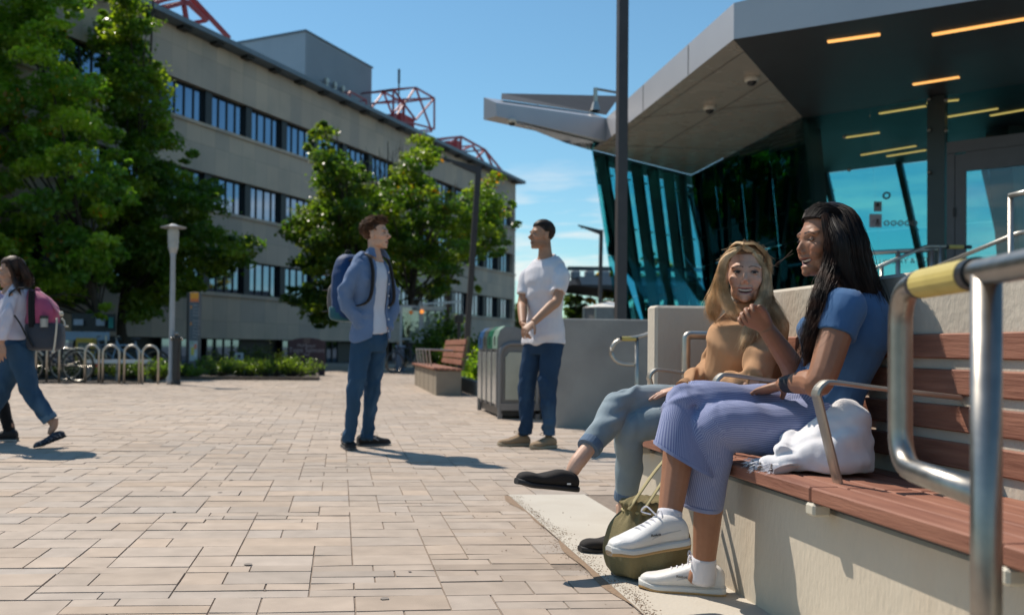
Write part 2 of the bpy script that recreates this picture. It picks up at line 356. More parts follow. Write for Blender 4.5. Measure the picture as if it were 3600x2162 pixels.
# sandy dirt washed along the edge of the pad
def dirt():
    V = []; Fq = []; C = []
    def crumb(x, y, z, r):
        n = len(V); 
        for k in range(5): a = k*1.2566+random.random(); V.append((x+r*math.cos(a)*random.uniform(.7, 1.2), y+r*math.sin(a)*random.uniform(.7, 1.2), z))
        V.append((x, y, z+r*random.uniform(.5, .9)))
        for k in range(5): Fq.append((n+k, n+(k+1) % 5, n+5))
    for i in range(2600):
        y = 1.7+3.2*random.random()**1.1; wob = 0.025*math.sin(y*5)+0.018*math.sin(y*13+1); sp = 0.012+0.022*abs(math.sin(y*2.1+.4))
        x = PAD_X+wob*.6+random.gauss(0.012, sp)
        z = 0.0045 if x > PAD_X else 0.0005
        crumb(x, y, z, random.choice([.0015, .002, .0025, .003]))
    for i in range(70):
        y = random.uniform(1.4, 4.4); x = random.uniform(.35, 1.28); crumb(x, y, 0.0045 if x > PAD_X else 0.001, random.choice([.002, .003, .0045]))
    o = npmesh('dirt', V, Fq, mat('dirt_crumbs', (0.30, 0.205, 0.135), (0.21, 0.145, 0.095), scale=60, rough=0.95)); setp(o, kind='stuff', label='brown sandy dirt scattered along the edge of the concrete pad')
    mb = MB(); 
    for side in (0,):
        ys = np.linspace(1.5, 4.9, 90); L_ = []; R_ = []
        for y in ys:
            w = max(0.004, 0.022+0.022*math.sin(y*4.3)+0.015*math.sin(y*11)); L_.append((PAD_X-w*.8, y, .0030)); R_.append((PAD_X-.001, y, .0036))
        n = len(ys); mb.add(L_+R_, [(i, n+i, n+i+1, i+1) for i in range(n-1)])
    o2 = mb.build('dirt_film', MATS['dirt_crumbs']); setp(o2, kind='stuff')
dirt()
def spots():
    V = []; Fq = []; rd = random.Random(77)
    for i in range(36):
        y = rd.uniform(1.6, 15)**1.0; x = rd.uniform(-.38*y, .9 if y < 5 else .22*y); r = rd.choice([.006, .008, .011, .015]); n = len(V)
        for k in range(9): a = k*.698; V.append((x+r*math.cos(a)*rd.uniform(.75, 1.2), y+r*math.sin(a)*rd.uniform(.75, 1.2), .0036))
        V.append((x, y, .0042)); Fq += [(n+k, n+(k+1) % 9, n+9) for k in range(9)]
    setp(npmesh('dirt', V, Fq, mat('gum_stain', (.26, .22, .19), (.20, .17, .145), scale=40, rough=.9)), kind='stuff', label='small dark gum spots trodden into the paving')
spots()
# planting beds
M_KERB = mat('timber_kerb', (0.16, 0.12, 0.09), (0.10, 0.08, 0.06), scale=10, rough=0.9)
sheet('planting_bed', [(-30, 19.2), (-4.1, 19.0), (-4.0, 21.6), (-.58, 21.75), (-.7, 26.5), (-30, 40)], 0.02, M_SOIL, thick=.05)
mb = MB(); mb.bar((-4.0, 21.55, .03), (-.54, 21.7, .03), .08, .09); mb.bar((-.54, 21.7, .03), (-.66, 26.5, .03), .08, .09); setp(mb.build('kerb', M_KERB), kind='structure')
PL = [(2.30, 10.15), (2.30, 19.5), (5.5, 21.5), (5.5, 10.15)]
mb = MB(); t = .14
mb.box((2.37, 14.8, .11), (t, 9.3, .26), bev=.01); mb.box((3.75, 10.22, .112), (2.62, t, .262), bev=.01)
setp(mb.build('kerb', M_CONCG), kind='structure')
sheet('planting_bed', [(2.45, 10.3), (2.45, 19.4), (5.5, 21), (5.5, 10.3)], 0.17, M_SOIL)
TERR = [(2.45, 9.45), (4.6, 18.5), (6.3, 32), (34, 44), (34, 9.45)]
sheet('terrace', TERR, 0.95, M_CONCG, thick=1.0)
# ================================================================== FOLIAGE
M_LEAF = attr_mat('maple_leaf', rough=0.32, spec=0.5, nscale=1.5, namt=0.25, transl=0.58)
M_BARK = mat('bark', (0.075, 0.058, 0.045), (0.045, 0.036, 0.03), scale=9, stretch=(1, 1, .25), rough=0.9, bump=0.8, bscale=14)
def leafmesh(C, Nrm, size, cols, fold=0.25):
    """rhombic two-triangle leaves folded along the midrib"""
    n = len(C); rg = rng
    Nrm = Nrm/np.linalg.norm(Nrm, axis=1)[:, None]
    t = rg.normal(size=(n, 3)); t -= Nrm*(t*Nrm).sum(1)[:, None]; t /= np.linalg.norm(t, axis=1)[:, None]; b = np.cross(Nrm, t)
    s = size[:, None]
    P = np.empty((n, 4, 3)); P[:, 0] = C-t*s*.55; P[:, 2] = C+t*s*.55; P[:, 1] = C+b*s*.42+Nrm*s*fold*.5; P[:, 3] = C-b*s*.42+Nrm*s*fold*.5
    V = P.reshape(-1, 3); base = np.arange(n)*4
    Fq = np.concatenate([np.stack([base, base+1, base+2], 1), np.stack([base, base+2, base+3], 1)])
    return V, Fq, np.repeat(cols, 4, axis=0)
def inpoly(x, y, P):
    c = False; n = len(P); j = n-1
    for i in range(n):
        if ((P[i][1] > y) != (P[j][1] > y)) and x < (P[j][0]-P[i][0])*(y-P[i][1])/(P[j][1]-P[i][1]+1e-9)+P[i][0]: c = not c
        j = i
    return c
GREENS = [(0.118, 0.200, 0.032), (0.160, 0.245, 0.034), (0.088, 0.160, 0.030), (0.225, 0.285, 0.038)]
def crown_clumps(poly, d, nclump, rpx, dspread, seed):
    """clump centres spread through a crown: outline in view coordinates, real depth spread"""
    rd = random.Random(seed); xs = [p[0] for p in poly]; ys = [p[1] for p in poly]; out = []; tries = 0
    cx, cy = sum(xs)/len(xs), sum(ys)/len(ys)
    while len(out) < nclump and tries < 60000:
        tries += 1; x = rd.uniform(min(xs), max(xs)); y = rd.uniform(min(ys), max(ys)); r = rd.uniform(*rpx)
        if not inpoly(x, y, poly): continue
        ok = all(inpoly(x+r*.72*math.cos(a), y+r*.6*math.sin(a), poly) for a in np.linspace(0, 6.28, 8, endpoint=False))
        if not ok:
            r = rpx[0]*.62
            if not all(inpoly(x+r*.6*math.cos(a), y+r*.5*math.sin(a), poly) for a in np.linspace(0, 6.28, 8, endpoint=False)): continue
        if any((x-o[0])**2+(y-o[1])**2 < (0.30*(r+o[2]))**2 and rd.random() < .7 for o in out): continue
        out.append((x, y, r, rd.uniform(-1, 1)))
    res = []
    for x, y, r, q in out:
        dd = d+q*dspread*(1-.35*abs((y-cy)/(max(ys)-min(ys)))); p = A(x, y, dd); res.append((np.array(p), r*K*dd/F))
    return res
def foliage(cl, per, lsize, pal, seed, flat=0.62, bright=1.0, autumn=0.0):
    rg = np.random.default_rng(seed); Cs = []; Ns = []; Sz = []; Co = []
    for c, r in cl:
        n = int(2.6*per*(r/0.55)**2); n = max(60, min(n, 1500))
        v = rg.normal(size=(n, 3)); v /= np.linalg.norm(v, axis=1)[:, None]; ax_ = rg.normal(size=3)*np.array([1, 1, .35]); ax_ /= np.linalg.norm(ax_)
        rr = r*(0.30+0.95*rg.random(n)**0.6); lob = 1+.22*np.sin(v[:, 0]*5+c[0]*3)*np.cos(v[:, 1]*4+c[1]*2)
        dv_ = v*(rr*lob)[:, None]*np.array([1, 1, flat]); al = dv_@ax_; dv_ = dv_*.78+np.outer(al*.62, ax_); p = c+dv_; p[:, 2] -= 0.22*(al/r)**2*r
        tw = rg.random(n) < .16; p[tw] += (v[tw]*np.array([1, 1, .6])+ax_*rg.choice([-1, 1], size=tw.sum())[:, None]*.5)*(r*.55*rg.random(tw.sum()))[:, None]
        Cs.append(p); nn = v*0.45+rg.normal(size=(n, 3))*0.62+np.array([0, 0, .70]); Ns.append(nn)
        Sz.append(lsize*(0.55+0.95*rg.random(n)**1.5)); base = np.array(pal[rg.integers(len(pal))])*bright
        col = base*(0.8+0.4*rg.random((n, 1)))*np.array([1, 1, 1])+rg.normal(size=(n, 3))*0.006
        if autumn: col = np.where(rg.random((n, 1)) < autumn*(4 if rg.random() < .15 else .1), col*np.array([2.6, 0.8, .8]), col)
        Co.append(np.clip(col, .005, .9))
    return leafmesh(np.vstack(Cs), np.vstack(Ns), np.concatenate(Sz), np.vstack(Co))
def tree(name, label, poly, d, base, trunk_r, nclump, rpx, dspread, per, lsize, seed, pal=GREENS, bright=1.0, autumn=0.0, group=None, trunk_top=None, cat='tree'):
    t = thing(name, base, label, cat, group)
    cl = crown_clumps(poly, d, nclump, rpx, dspread, seed)
    V, Fq, C = foliage(cl, per, lsize, pal, seed, bright=bright, autumn=autumn)
    npmesh('crown', V, Fq, M_LEAF, t, colors=C)
    mb = MB(); rd = random.Random(seed); base = np.array(base)
    cen = np.mean([c for c, r in cl], axis=0); top = max(c[2] for c, r in cl)
    low = min(c[2]-r for c, r in cl); fork = base+(cen-base)*np.array([.25, .25, 0])+np.array([0, 0, max(1.2, low*.9)]) 
    if trunk_top is not None: fork = np.array(trunk_top)
    lead = np.array([cen[0], cen[1], top-.6])
    mb.tube([base-np.array([0, 0, .1]), base*.6+fork*.4+np.array([.05, 0, 0]), fork, fork*.5+lead*.5+np.array([.2, .1, 0]), lead], [trunk_r*1.25, trunk_r, trunk_r*.75, trunk_r*.35, .02], n=9, k=4)
    for c, r in rd.sample(cl, min(len(cl), 34)):
        f = rd.uniform(.05, .75); s = fork*(1-f)+lead*f
        if c[2] < s[2]-.4: s = fork.copy()
        m = s*.5+c*.5+np.array([0, 0, .25*np.linalg.norm(c-s)*.3]); w = trunk_r*(.30-.2*f)
        mb.tube([s, m, c], [w, w*.6, .012], n=6, k=4)
    mb.build('trunk', M_BARK, t, smooth=True)
    return t
def px(*a): return [(a[i], a[i+1]) for i in range(0, len(a), 2)]
def gb(x, y, d): p = A(x, y, d); return (p.x, p.y, 0.0)
P_L1 = px(-260,-150, 100,-160, 225,-110, 222,30, 150,75, 178,105, 175,150, 240,160, 265,230, 268,300, 330,330, 322,400, 338,430, 330,490, 262,545, 300,600, 300,640, 315,670, 262,690, 275,745, 235,775, 180,745, 110,735, 60,770, -40,760, -260,780)
P_L2 = px(235,-120, 335,-120, 338,40, 362,20, 375,45, 350,130, 395,140, 408,205, 360,245, 420,245, 412,315, 445,330, 492,375, 455,412, 525,430, 530,490, 500,530, 560,560, 640,568, 642,585, 600,605, 605,650, 540,665, 470,720, 400,735, 350,785, 320,780, 290,730, 230,680, 240,500, 300,330, 235,200)
P_M1 = px(672,560, 705,500, 772,462, 738,365, 732,335, 765,300, 790,278, 815,310, 802,350, 862,378, 882,395, 880,440, 905,455, 930,520, 930,640, 905,720, 850,760, 780,800, 720,745, 672,735, 692,690, 762,668, 700,640, 720,600)
P_M2 = px(885,440, 940,428, 952,388, 985,368, 985,335, 1008,322, 1042,330, 1058,372, 1038,422, 1092,468, 1132,460, 1150,425, 1190,396, 1218,428, 1192,470, 1250,488, 1260,540, 1222,568, 1238,590, 1185,640, 1112,642, 1178,676, 1172,704, 1088,692, 1060,722, 985,722, 955,760, 900,790, 880,700, 860,560)
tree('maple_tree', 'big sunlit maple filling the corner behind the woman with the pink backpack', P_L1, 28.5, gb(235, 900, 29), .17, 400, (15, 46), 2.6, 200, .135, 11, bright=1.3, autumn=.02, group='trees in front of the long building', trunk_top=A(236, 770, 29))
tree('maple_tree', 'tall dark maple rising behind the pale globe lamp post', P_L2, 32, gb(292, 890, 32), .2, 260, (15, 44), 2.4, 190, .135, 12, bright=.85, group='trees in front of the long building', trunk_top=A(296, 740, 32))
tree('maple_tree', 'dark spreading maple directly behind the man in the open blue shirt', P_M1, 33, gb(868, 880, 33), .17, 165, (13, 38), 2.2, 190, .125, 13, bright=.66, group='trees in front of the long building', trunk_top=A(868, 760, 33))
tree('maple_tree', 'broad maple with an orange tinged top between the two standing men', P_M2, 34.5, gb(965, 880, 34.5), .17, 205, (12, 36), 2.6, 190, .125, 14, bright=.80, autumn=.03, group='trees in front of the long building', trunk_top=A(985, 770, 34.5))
def bare_tree(base, h, label, seed, nb=26, spread=.9):
    rd = random.Random(seed); mb = MB(); b = np.array(base)
    mb.tube([b, b+np.array([.1, 0, h*.5]), b+np.array([0, 0, h])], [.11, .07, .015], n=6, k=5)
    for i in range(nb):
        z0 = h*rd.uniform(.35, .92); a = rd.uniform(0, 6.28); L_ = (h-z0)*rd.uniform(.35, .75)+.5; s = b+np.array([.05, 0, z0])
        e = s+np.array([math.cos(a)*L_*spread*.45, math.sin(a)*L_*spread*.45, L_]); mb.tube([s, (s+e)/2+np.array([math.cos(a)*.2, 0, -.1]), e], [.035, .022, .008], n=4, k=3)
        for j in range(4):
            f = rd.uniform(.3, .9); q = s*(1-f)+e*f; a2 = a+rd.uniform(-1.3, 1.3); l2 = L_*rd.uniform(.2, .4); mb.tube([q, q+np.array([math.cos(a2)*l2*.5, math.sin(a2)*l2*.5, l2])], [.012, .004], n=3)
    t = thing('bare_tree', tuple(base), label, 'tree', 'trees in front of the long building'); mb.build('trunk', M_BARK, t)
bare_tree(gb(930, 880, 37), 9.2, 'leafless slender tree standing up above the maple crowns before the building', 3)
bare_tree(gb(1075, 880, 39), 7.6, 'leafless small tree just right of the red cube frame on the roof', 5, nb=16)
# shrubs: junipers by the bike racks and along the bed
JUN = [(0.085, 0.125, 0.022), (0.105, 0.14, 0.025), (0.06, 0.10, 0.022), (0.035, 0.06, 0.018)]
def shrub(name, label, p, rx, ry, h, seed, n=1500, pal=JUN, ls=.045, spiky=True, cat='shrub', group=None, bright=1.0):
    rg = np.random.default_rng(seed); t = thing(name, tuple(p), label, cat, group)
    nb_ = 46; C = []; Nn = []; Sz = []; Co = []; mb = MB()
    for i in range(nb_):
        a = rg.uniform(0, 6.28); q = rg.random()**.5; e = np.array([math.cos(a)*rx*q, math.sin(a)*ry*q, h*(.35+.65*(1-q*.7)*rg.random()**.4)]); s = np.array([e[0]*.25, e[1]*.25, .03])
        m = int(n/nb_); f = .25+.75*rg.random(m)**.7; pts = s+(e-s)*f[:, None]+rg.normal(size=(m, 3))*(.05*h+.015)*np.array([1, 1, .7])
        C.append(pts); Nn.append(rg.normal(size=(m, 3))+np.array([0, 0, .7])); Sz.append(ls*(.6+.8*rg.random(m))); b = np.array(pal[rg.integers(len(pal))])*bright; Co.append(np.clip(b*(.7+.6*rg.random((m, 1))), .004, .9)); mb.tube([s, (s+e)/2, e], [.012, .008, .003], n=3)
    V, Fq, Cc = leafmesh(np.vstack(C)+np.array(p), np.vstack(Nn), np.concatenate(Sz), np.vstack(Co))
    npmesh('foliage', V, Fq, M_LEAF, t, colors=Cc)
    mb.V = [v+np.array(p) for v in mb.V]; mb.build('stem', M_BARK, t)
    return t
sg = 'low junipers in the planting bed'
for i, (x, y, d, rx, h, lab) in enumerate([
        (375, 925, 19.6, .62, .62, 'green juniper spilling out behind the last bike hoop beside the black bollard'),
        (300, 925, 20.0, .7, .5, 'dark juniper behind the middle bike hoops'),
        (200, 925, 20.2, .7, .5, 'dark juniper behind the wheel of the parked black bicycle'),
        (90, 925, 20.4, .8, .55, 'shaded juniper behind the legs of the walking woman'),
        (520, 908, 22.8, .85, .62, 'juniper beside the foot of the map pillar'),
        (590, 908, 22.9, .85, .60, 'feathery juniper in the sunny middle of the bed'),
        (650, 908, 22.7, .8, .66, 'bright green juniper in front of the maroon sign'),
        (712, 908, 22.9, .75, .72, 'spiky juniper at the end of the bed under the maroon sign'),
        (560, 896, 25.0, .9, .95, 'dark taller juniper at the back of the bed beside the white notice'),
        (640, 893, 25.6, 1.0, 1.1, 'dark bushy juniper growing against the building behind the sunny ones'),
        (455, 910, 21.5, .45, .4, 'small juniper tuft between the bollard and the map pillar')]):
    q = A(x, y, d); shrub('juniper', lab, (q.x, q.y, 0.02), rx, .6, h, 40+i, n=1700 if d < 24 else 1300, group=sg, bright=.7 if 'dark' in lab or 'shaded' in lab else 1.5)  # leaf colour carries the shade
# groundcover in the raised planter
def groundcover():
    rg = np.random.default_rng(5); n = 15000
    x = rg.uniform(2.5, 4.6, n); y = rg.uniform(10.35, 19.5, n); hh = .17+.28*rg.random(n)*(0.6+.4*np.sin(x*4)*np.cos(y*3))
    C = np.stack([x, y, hh], 1); N_ = rg.normal(size=(n, 3))*.6+np.array([0, 0, .9]); pal = np.array([(0.16, .24, .03), (.12, .20, .03), (.20, .27, .035)])
    V, Fq, Cc = leafmesh(C, N_, .075*(.6+.7*rg.random(n)), pal[rg.integers(3, size=n)]*(.75+.5*rg.random((n, 1))))
    o = npmesh('ground_cover', V, Fq, M_LEAF, colors=Cc); setp(o, kind='stuff', label='bright green ground cover filling the raised planter behind the recycling bin')
groundcover()
q = A(1150, 850, 17.0); shrub('shrub', 'rounded green shrub in the planter behind the red slatted far bench', (2.75, 17.0, .17), .5, .5, .75, 71, n=1500, pal=GREENS, ls=.06, group='shrubs by the far bench and entrance', bright=1.3)
for i, (x, d, h, rx, lab) in enumerate([(1050, 30, 2.0, .8, 'small dark leafy tree beside the glass entrance'), (1085, 31, 2.6, .6, 'upright dark shrub between the lantern and the leaning lamp post'), (1105, 28, 1.3, .7, 'low dark shrub behind the back of the red slatted bench'), (1165, 34, 1.6, .9, 'dark shrub below the last building windows')]):
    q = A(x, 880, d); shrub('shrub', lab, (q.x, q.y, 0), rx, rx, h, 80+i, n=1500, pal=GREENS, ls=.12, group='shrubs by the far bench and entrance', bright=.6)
YEL = [(0.42, 0.27, 0.02), (0.36, .22, .025), (.16, .17, .03), (.10, .14, .03)]
GRY = [(0.07, 0.11, .04), (.09, .13, .045), (.06, .09, .03)]
for i, (x, y, d, poly, pal, lab) in enumerate([
        (1392, 775, 52, px(1365,700, 1400,690, 1418,720, 1420,790, 1360,790), GRY, 'green tree beyond the concrete wall just right of the man in white'),
        (1465, 775, 48, px(1415,690, 1440,660, 1475,655, 1520,670, 1520,790, 1410,790), YEL, 'tree with yellow leaves beyond the wall beside the thin lamp post'),
        (1560, 770, 50, px(1520,640, 1560,600, 1640,640, 1660,790, 1510,790), YEL, 'yellowing tree seen through the glass wall of the pavilion'),
        (1255, 790, 75, px(1236,742, 1246,730, 1262,738, 1275,760, 1275,800, 1236,800), GRY, 'far green tree at the corner of the long building')]):
    tree('tree', lab, poly, d, gb(x, y, d), .14, 26, (9, 17), 1.5, 60, .22, 60+i, pal=pal, bright=1.0, group='far trees beyond the plaza')
def treeline():
    rg = np.random.default_rng(9); n = 9000; a = rg.uniform(-.6, 1.0, n); r = rg.uniform(300, 330, n); h = 7+2.5*np.sin(a*23)+1.5*np.sin(a*61+1)
    C = np.stack([np.sin(a)*r, np.cos(a)*r, h*rg.random(n)**.7], 1); V, Fq, Cc = leafmesh(C, rg.normal(size=(n, 3)), np.full(n, 3.2), np.array([(.05, .075, .045)])*(.7+.6*rg.random((n, 1))))
    setp(npmesh('treeline', V, Fq, M_LEAF, colors=Cc), kind='stuff', label='distant line of trees along the horizon')
treeline()
# ================================================================== LONG BUILDING
DV = Vector((math.sin(R(31.8)), math.cos(R(31.8)), 0)); NI = Vector((-DV.y, DV.x, 0))      # along the facade / into the building
_pr = at(1808, 1258, 73); PR = Vector((_pr.x, _pr.y, 0))
def fac(px_, py_, off=0.0):
    q = ray(px_, py_); P0 = PR+NI*off; t = (P0-CAM).dot(NI)/q.dot(NI); p = CAM+q*t; return ((p-PR).dot(DV), p.z)
def fp(s, h, off=0.0): return PR+DV*s+NI*off+Vector((0, 0, h))
M_STONE = mat('limestone_panels', (0.60, 0.475, 0.375), (0.51, 0.405, 0.325), scale=.35, rough=0.8, bump=0.1, c3=(0.37, 0.32, 0.265), c3scale=.6, c3amt=.5, detail=2)
def stone_panels(m):
    nt = m.node_tree; N = nt.nodes; L = nt.links; b = N['Principled BSDF']; old = b.inputs['Base Color'].links[0].from_socket
    tc = N.new('ShaderNodeTexCoord'); mp = N.new('ShaderNodeMapping'); mp.inputs['Rotation'].default_value = (R(90), 0, 0)
    rot = N.new('ShaderNodeMapping'); rot.inputs['Rotation'].default_value = (0, 0, -(R(90)-R(31.8))); L.new(tc.outputs['Object'], rot.inputs[0])
    sp = N.new('ShaderNodeSeparateXYZ'); L.new(rot.outputs[0], sp.inputs[0]); cb = N.new('ShaderNodeCombineXYZ'); L.new(sp.outputs['X'], cb.inputs['X']); L.new(sp.outputs['Z'], cb.inputs['Y'])
    br = N.new('ShaderNodeTexBrick'); br.inputs['Scale'].default_value = 1.0; br.inputs['Brick Width'].default_value = .95; br.inputs['Row Height'].default_value = 1.9; br.offset = 0.0
    br.inputs['Mortar Size'].default_value = .012; br.inputs['Color1'].default_value = (1.08, 1.04, 1, 1); br.inputs['Color2'].default_value = (.84, .85, .88, 1); br.inputs['Mortar'].default_value = (.7, .7, .7, 1); br.inputs['Bias'].default_value = .1
    L.new(cb.outputs[0], br.inputs['Vector'])
    mx = N.new('ShaderNodeMix'); mx.data_type = 'RGBA'; mx.blend_type = 'MULTIPLY'; mx.inputs['Factor'].default_value = 1; L.new(old, mx.inputs['A']); L.new(br.outputs['Color'], mx.inputs['B']); L.new(mx.outputs['Result'], b.inputs['Base Color'])
stone_panels(M_STONE)
M_WGLASS = mat('window_glass', (0.25, 0.33, 0.44), (0.21, 0.28, 0.39), scale=.5, rough=0.03, metal=1.0)
M_FRAME = mat('window_frame_dark', (0.022, 0.026, 0.030), (0.016, 0.019, 0.022), rough=0.5)
M_ROOFM = mat('roof_edge_metal', (0.17, 0.21, 0.25), (0.14, 0.175, 0.21), scale=2, rough=0.5)
M_PENT = mat('penthouse_metal', (0.40, 0.44, 0.49), (0.36, 0.40, 0.45), scale=.6, rough=0.45, spec=0.4)
M_RED = mat('red_painted_steel', (0.42, 0.055, 0.06), (0.34, 0.04, 0.045), scale=6, rough=0.5)
bld = thing('office_building', PR, 'long stone office building with dark window bands and red roof frames', 'building')
S0 = -62.0; DEP = 24.0; ROOFZ = 14.3
bands = [(10.44, 11.95), (6.80, 8.32), (3.17, 4.72), (-0.3, 1.12)]
def fbox(mb, s0, s1, h0, h1, o0, o1):                                        # box in facade coordinates
    P = [fp(s0, h0, o0), fp(s1, h0, o0), fp(s1, h0, o1), fp(s0, h0, o1)]; mb.prism(P, (0, 0, h1-h0))
def building():
    mb = MB(); edges = [ROOFZ-.25]
    prev = ROOFZ-.25
    for a, b in bands: fbox(mb, S0, 0, b, prev, 0, DEP); prev = a
    fbox(mb, S0, 0, -1.5, bands[-1][0], 0, DEP)
    for a, b in bands: fbox(mb, -.45, 0, a, b, 0, .6)                        # end piers
    for a, b in bands: fbox(mb, -.3, -.02, a, b, .6, DEP)
    for a, b in bands[:3]: fbox(mb, S0, -.02, a-.16, a-.02, -.09, -.002)     # sills
    mb.build('wall', M_STONE, bld)
    mb = MB(); fbox(mb, S0-.5, .55, ROOFZ-.22, ROOFZ, -.65, DEP+.5); mb.build('roof', M_ROOFM, bld)
    mb = MB()
    for k in range(24): mb = MB(); fbox(mb, -.9-2.14*k-.25, -.9-2.14*k+.25, ROOFZ-.33, ROOFZ-.225, -.42, -.02); mb.build('cornice_bracket', M_FRAME, bld)
    mb = MB()
    for a, b in bands: fbox(mb, S0, -.46, a, b, .62, 1.0)
    mb.build('recess', M_FRAME, bld)
    n = 0
    sp = 2.85; s_first = -.55
    for bi, (a, b) in enumerate(bands):
        k = 0
        while True:
            s1 = s_first-sp*k; s0 = s1-2.37; k += 1
            if s0 < -47: break
            if bi == 3 and k % 3 == 0: continue
            f = MB(); w = 2.37/4
            for i in range(5): x = s0+w*i; fbox(f, x-.028, x+.028, a+.05, b-.05, .26, .34)
            fbox(f, s0-.03, s1+.03, a, a+.05, .24, .36); fbox(f, s0-.03, s1+.03, b-.05, b, .24, .36)
            fr = f.build('window', M_FRAME, bld)
            g = MB(); fbox(g, s0, s1, a+.05, b-.05, .31, .325); g.build('pane', M_WGLASS, fr); n += 1
    mb = MB()
    k = 0
    while s_first-sp*k > -48:
        s1 = s_first-sp*k; k += 1
        for a, b in bands[:3]: mb = MB(); fbox(mb, s1-2.85+.01, s1-2.40, a+.001, b-.001, .12, .6); mb.build('window_pier', M_FRAME, bld)
building()
# penthouse on the roof
ph_c = at(1074, 112, 52)
pent = thing('roof_penthouse', (ph_c.x, ph_c.y, ROOFZ), 'pale blue metal box standing on the roof of the long building', 'plant room')
def pentbox():
    top = ph_c.z; b = Vector((ph_c.x, ph_c.y, ROOFZ)); L1 = 7.6; L2 = 13.0
    P = [b, b+DV*L1, b+DV*L1+NI*L2, b+NI*L2]; mb = MB(); mb.prism(P, (0, 0, top-ROOFZ)); 
    for i in range(40): mb.bar(b+DV*(.1+L1*i/40)-NI*.03, b+DV*(.1+L1*i/40)-NI*.03+Vector((0, 0, top-ROOFZ-.1)), .03, .05, up=DV)
    mb.build('wall', M_PENT, pent)
    mb = MB(); mb.prism([p+Vector((0, 0, top-ROOFZ)) for p in (b-NI*.08-DV*.08, b+DV*(L1+.08)-NI*.08, b+DV*(L1+.08)+NI*(L2+.08), b+NI*(L2+.08)-DV*.08)], (0, 0, .1)); mb.build('roof', M_ROOFM, pent)
    for i in range(3):
        f = MB(); q = b+DV*(1.9+i*.9)-NI*.25; f.tube([q+Vector((0, 0, .3)), q+Vector((0, 0, 2.0))], .09, n=8); f.tube([q+Vector((0, 0, 2.0)), q+Vector((0, 0, 2.25))], .15, n=8); f.build('vent_pipe', M_STEELD, pent)
pentbox()
# red steel frames along the roof edge
def red_frame(label, segs, off, depth, boxes=(), r=.11, cat='roof frame'):
    S = [[fac(x*K, y*K, off) for x, y in sg] for sg in segs]
    alls = [p for q in S for p in q]; t = thing('roof_frame', fp(sum(a[0] for a in alls)/len(alls), ROOFZ, off), label, cat, 'red steel frames on the roof')
    mb = MB()
    for q in S:
        for (s0, h0), (s1, h1) in zip(q[:-1], q[1:]):
            for o in (off, off+depth): mb.bar(fp(s0, max(h0, ROOFZ), o), fp(s1, max(h1, ROOFZ), o), r, r, up=NI)
        for s0, h0 in q: mb.bar(fp(s0, max(h0, ROOFZ+.06), off+r/2), fp(s0, max(h0, ROOFZ+.06), off+depth-r/2), r*.8, r*.8)
    mb.build('truss', M_RED, t)
    if boxes:
        m2 = MB()
        for x0, y0, x1, y1 in boxes:
            a = fac(x0*K, y0*K, off+.25); b = fac(x1*K, y1*K, off+.25); fbox(m2, a[0], b[0], ROOFZ+.002, max(a[1], ROOFZ+.4), off+.25, off+depth-.2)
        m2.build('red_housing', M_RED, t)
    return t
red_frame('large red triangular steel frame at the top left of the roof', [[(320, -25), (455, -12), (553, 93)], [(360, 12), (440, -12), (452, 62)], [(400, 20), (452, 5), (500, 50)]], .7, 3.2, [(352, -10, 372, 20)], r=.17)
red_frame('low red railing frame below the pale penthouse', [[(828, 238), (845, 222), (884, 243), (884, 262)], [(845, 222), (845, 245)]], .5, .8, r=.07)
red_frame('red open cube frame standing tall on the roof beside the mast', [[(949, 292), (949, 216), (1003, 212), (1048, 238), (1048, 312), (1003, 300), (949, 292)], [(949, 216), (1003, 290), (1048, 238)], [(949, 290), (1003, 212), (1042, 318)], [(975, 300), (975, 240), (1040, 238)]], .8, 2.4, [(968, 272, 1000, 300)], r=.1)
red_frame('red bridge shaped frame above the far corner of the building', [[(1062, 338), (1112, 330), (1170, 362), (1212, 414)], [(1085, 345), (1112, 330), (1112, 365), (1140, 352), (1170, 395)], [(1150, 382), (1170, 362), (1190, 405)]], .8, 2.4, [(1102, 338, 1110, 362)], r=.13)
t = thing('roof_mast', fp(fac(963*K, 250*K, 5)[0], ROOFZ, 5), 'thin dark mast behind the red cube frame', 'mast')
mb = MB(); s_, h_ = fac(963*K, 168*K, 5); mb.tube([fp(s_, ROOFZ, 5), fp(s_, h_-1, 5)], .06, n=6); mb.tube([fp(s_, h_-1, 5), fp(s_, h_, 5)], .09, n=6); mb.build('pole', M_DARK, t)
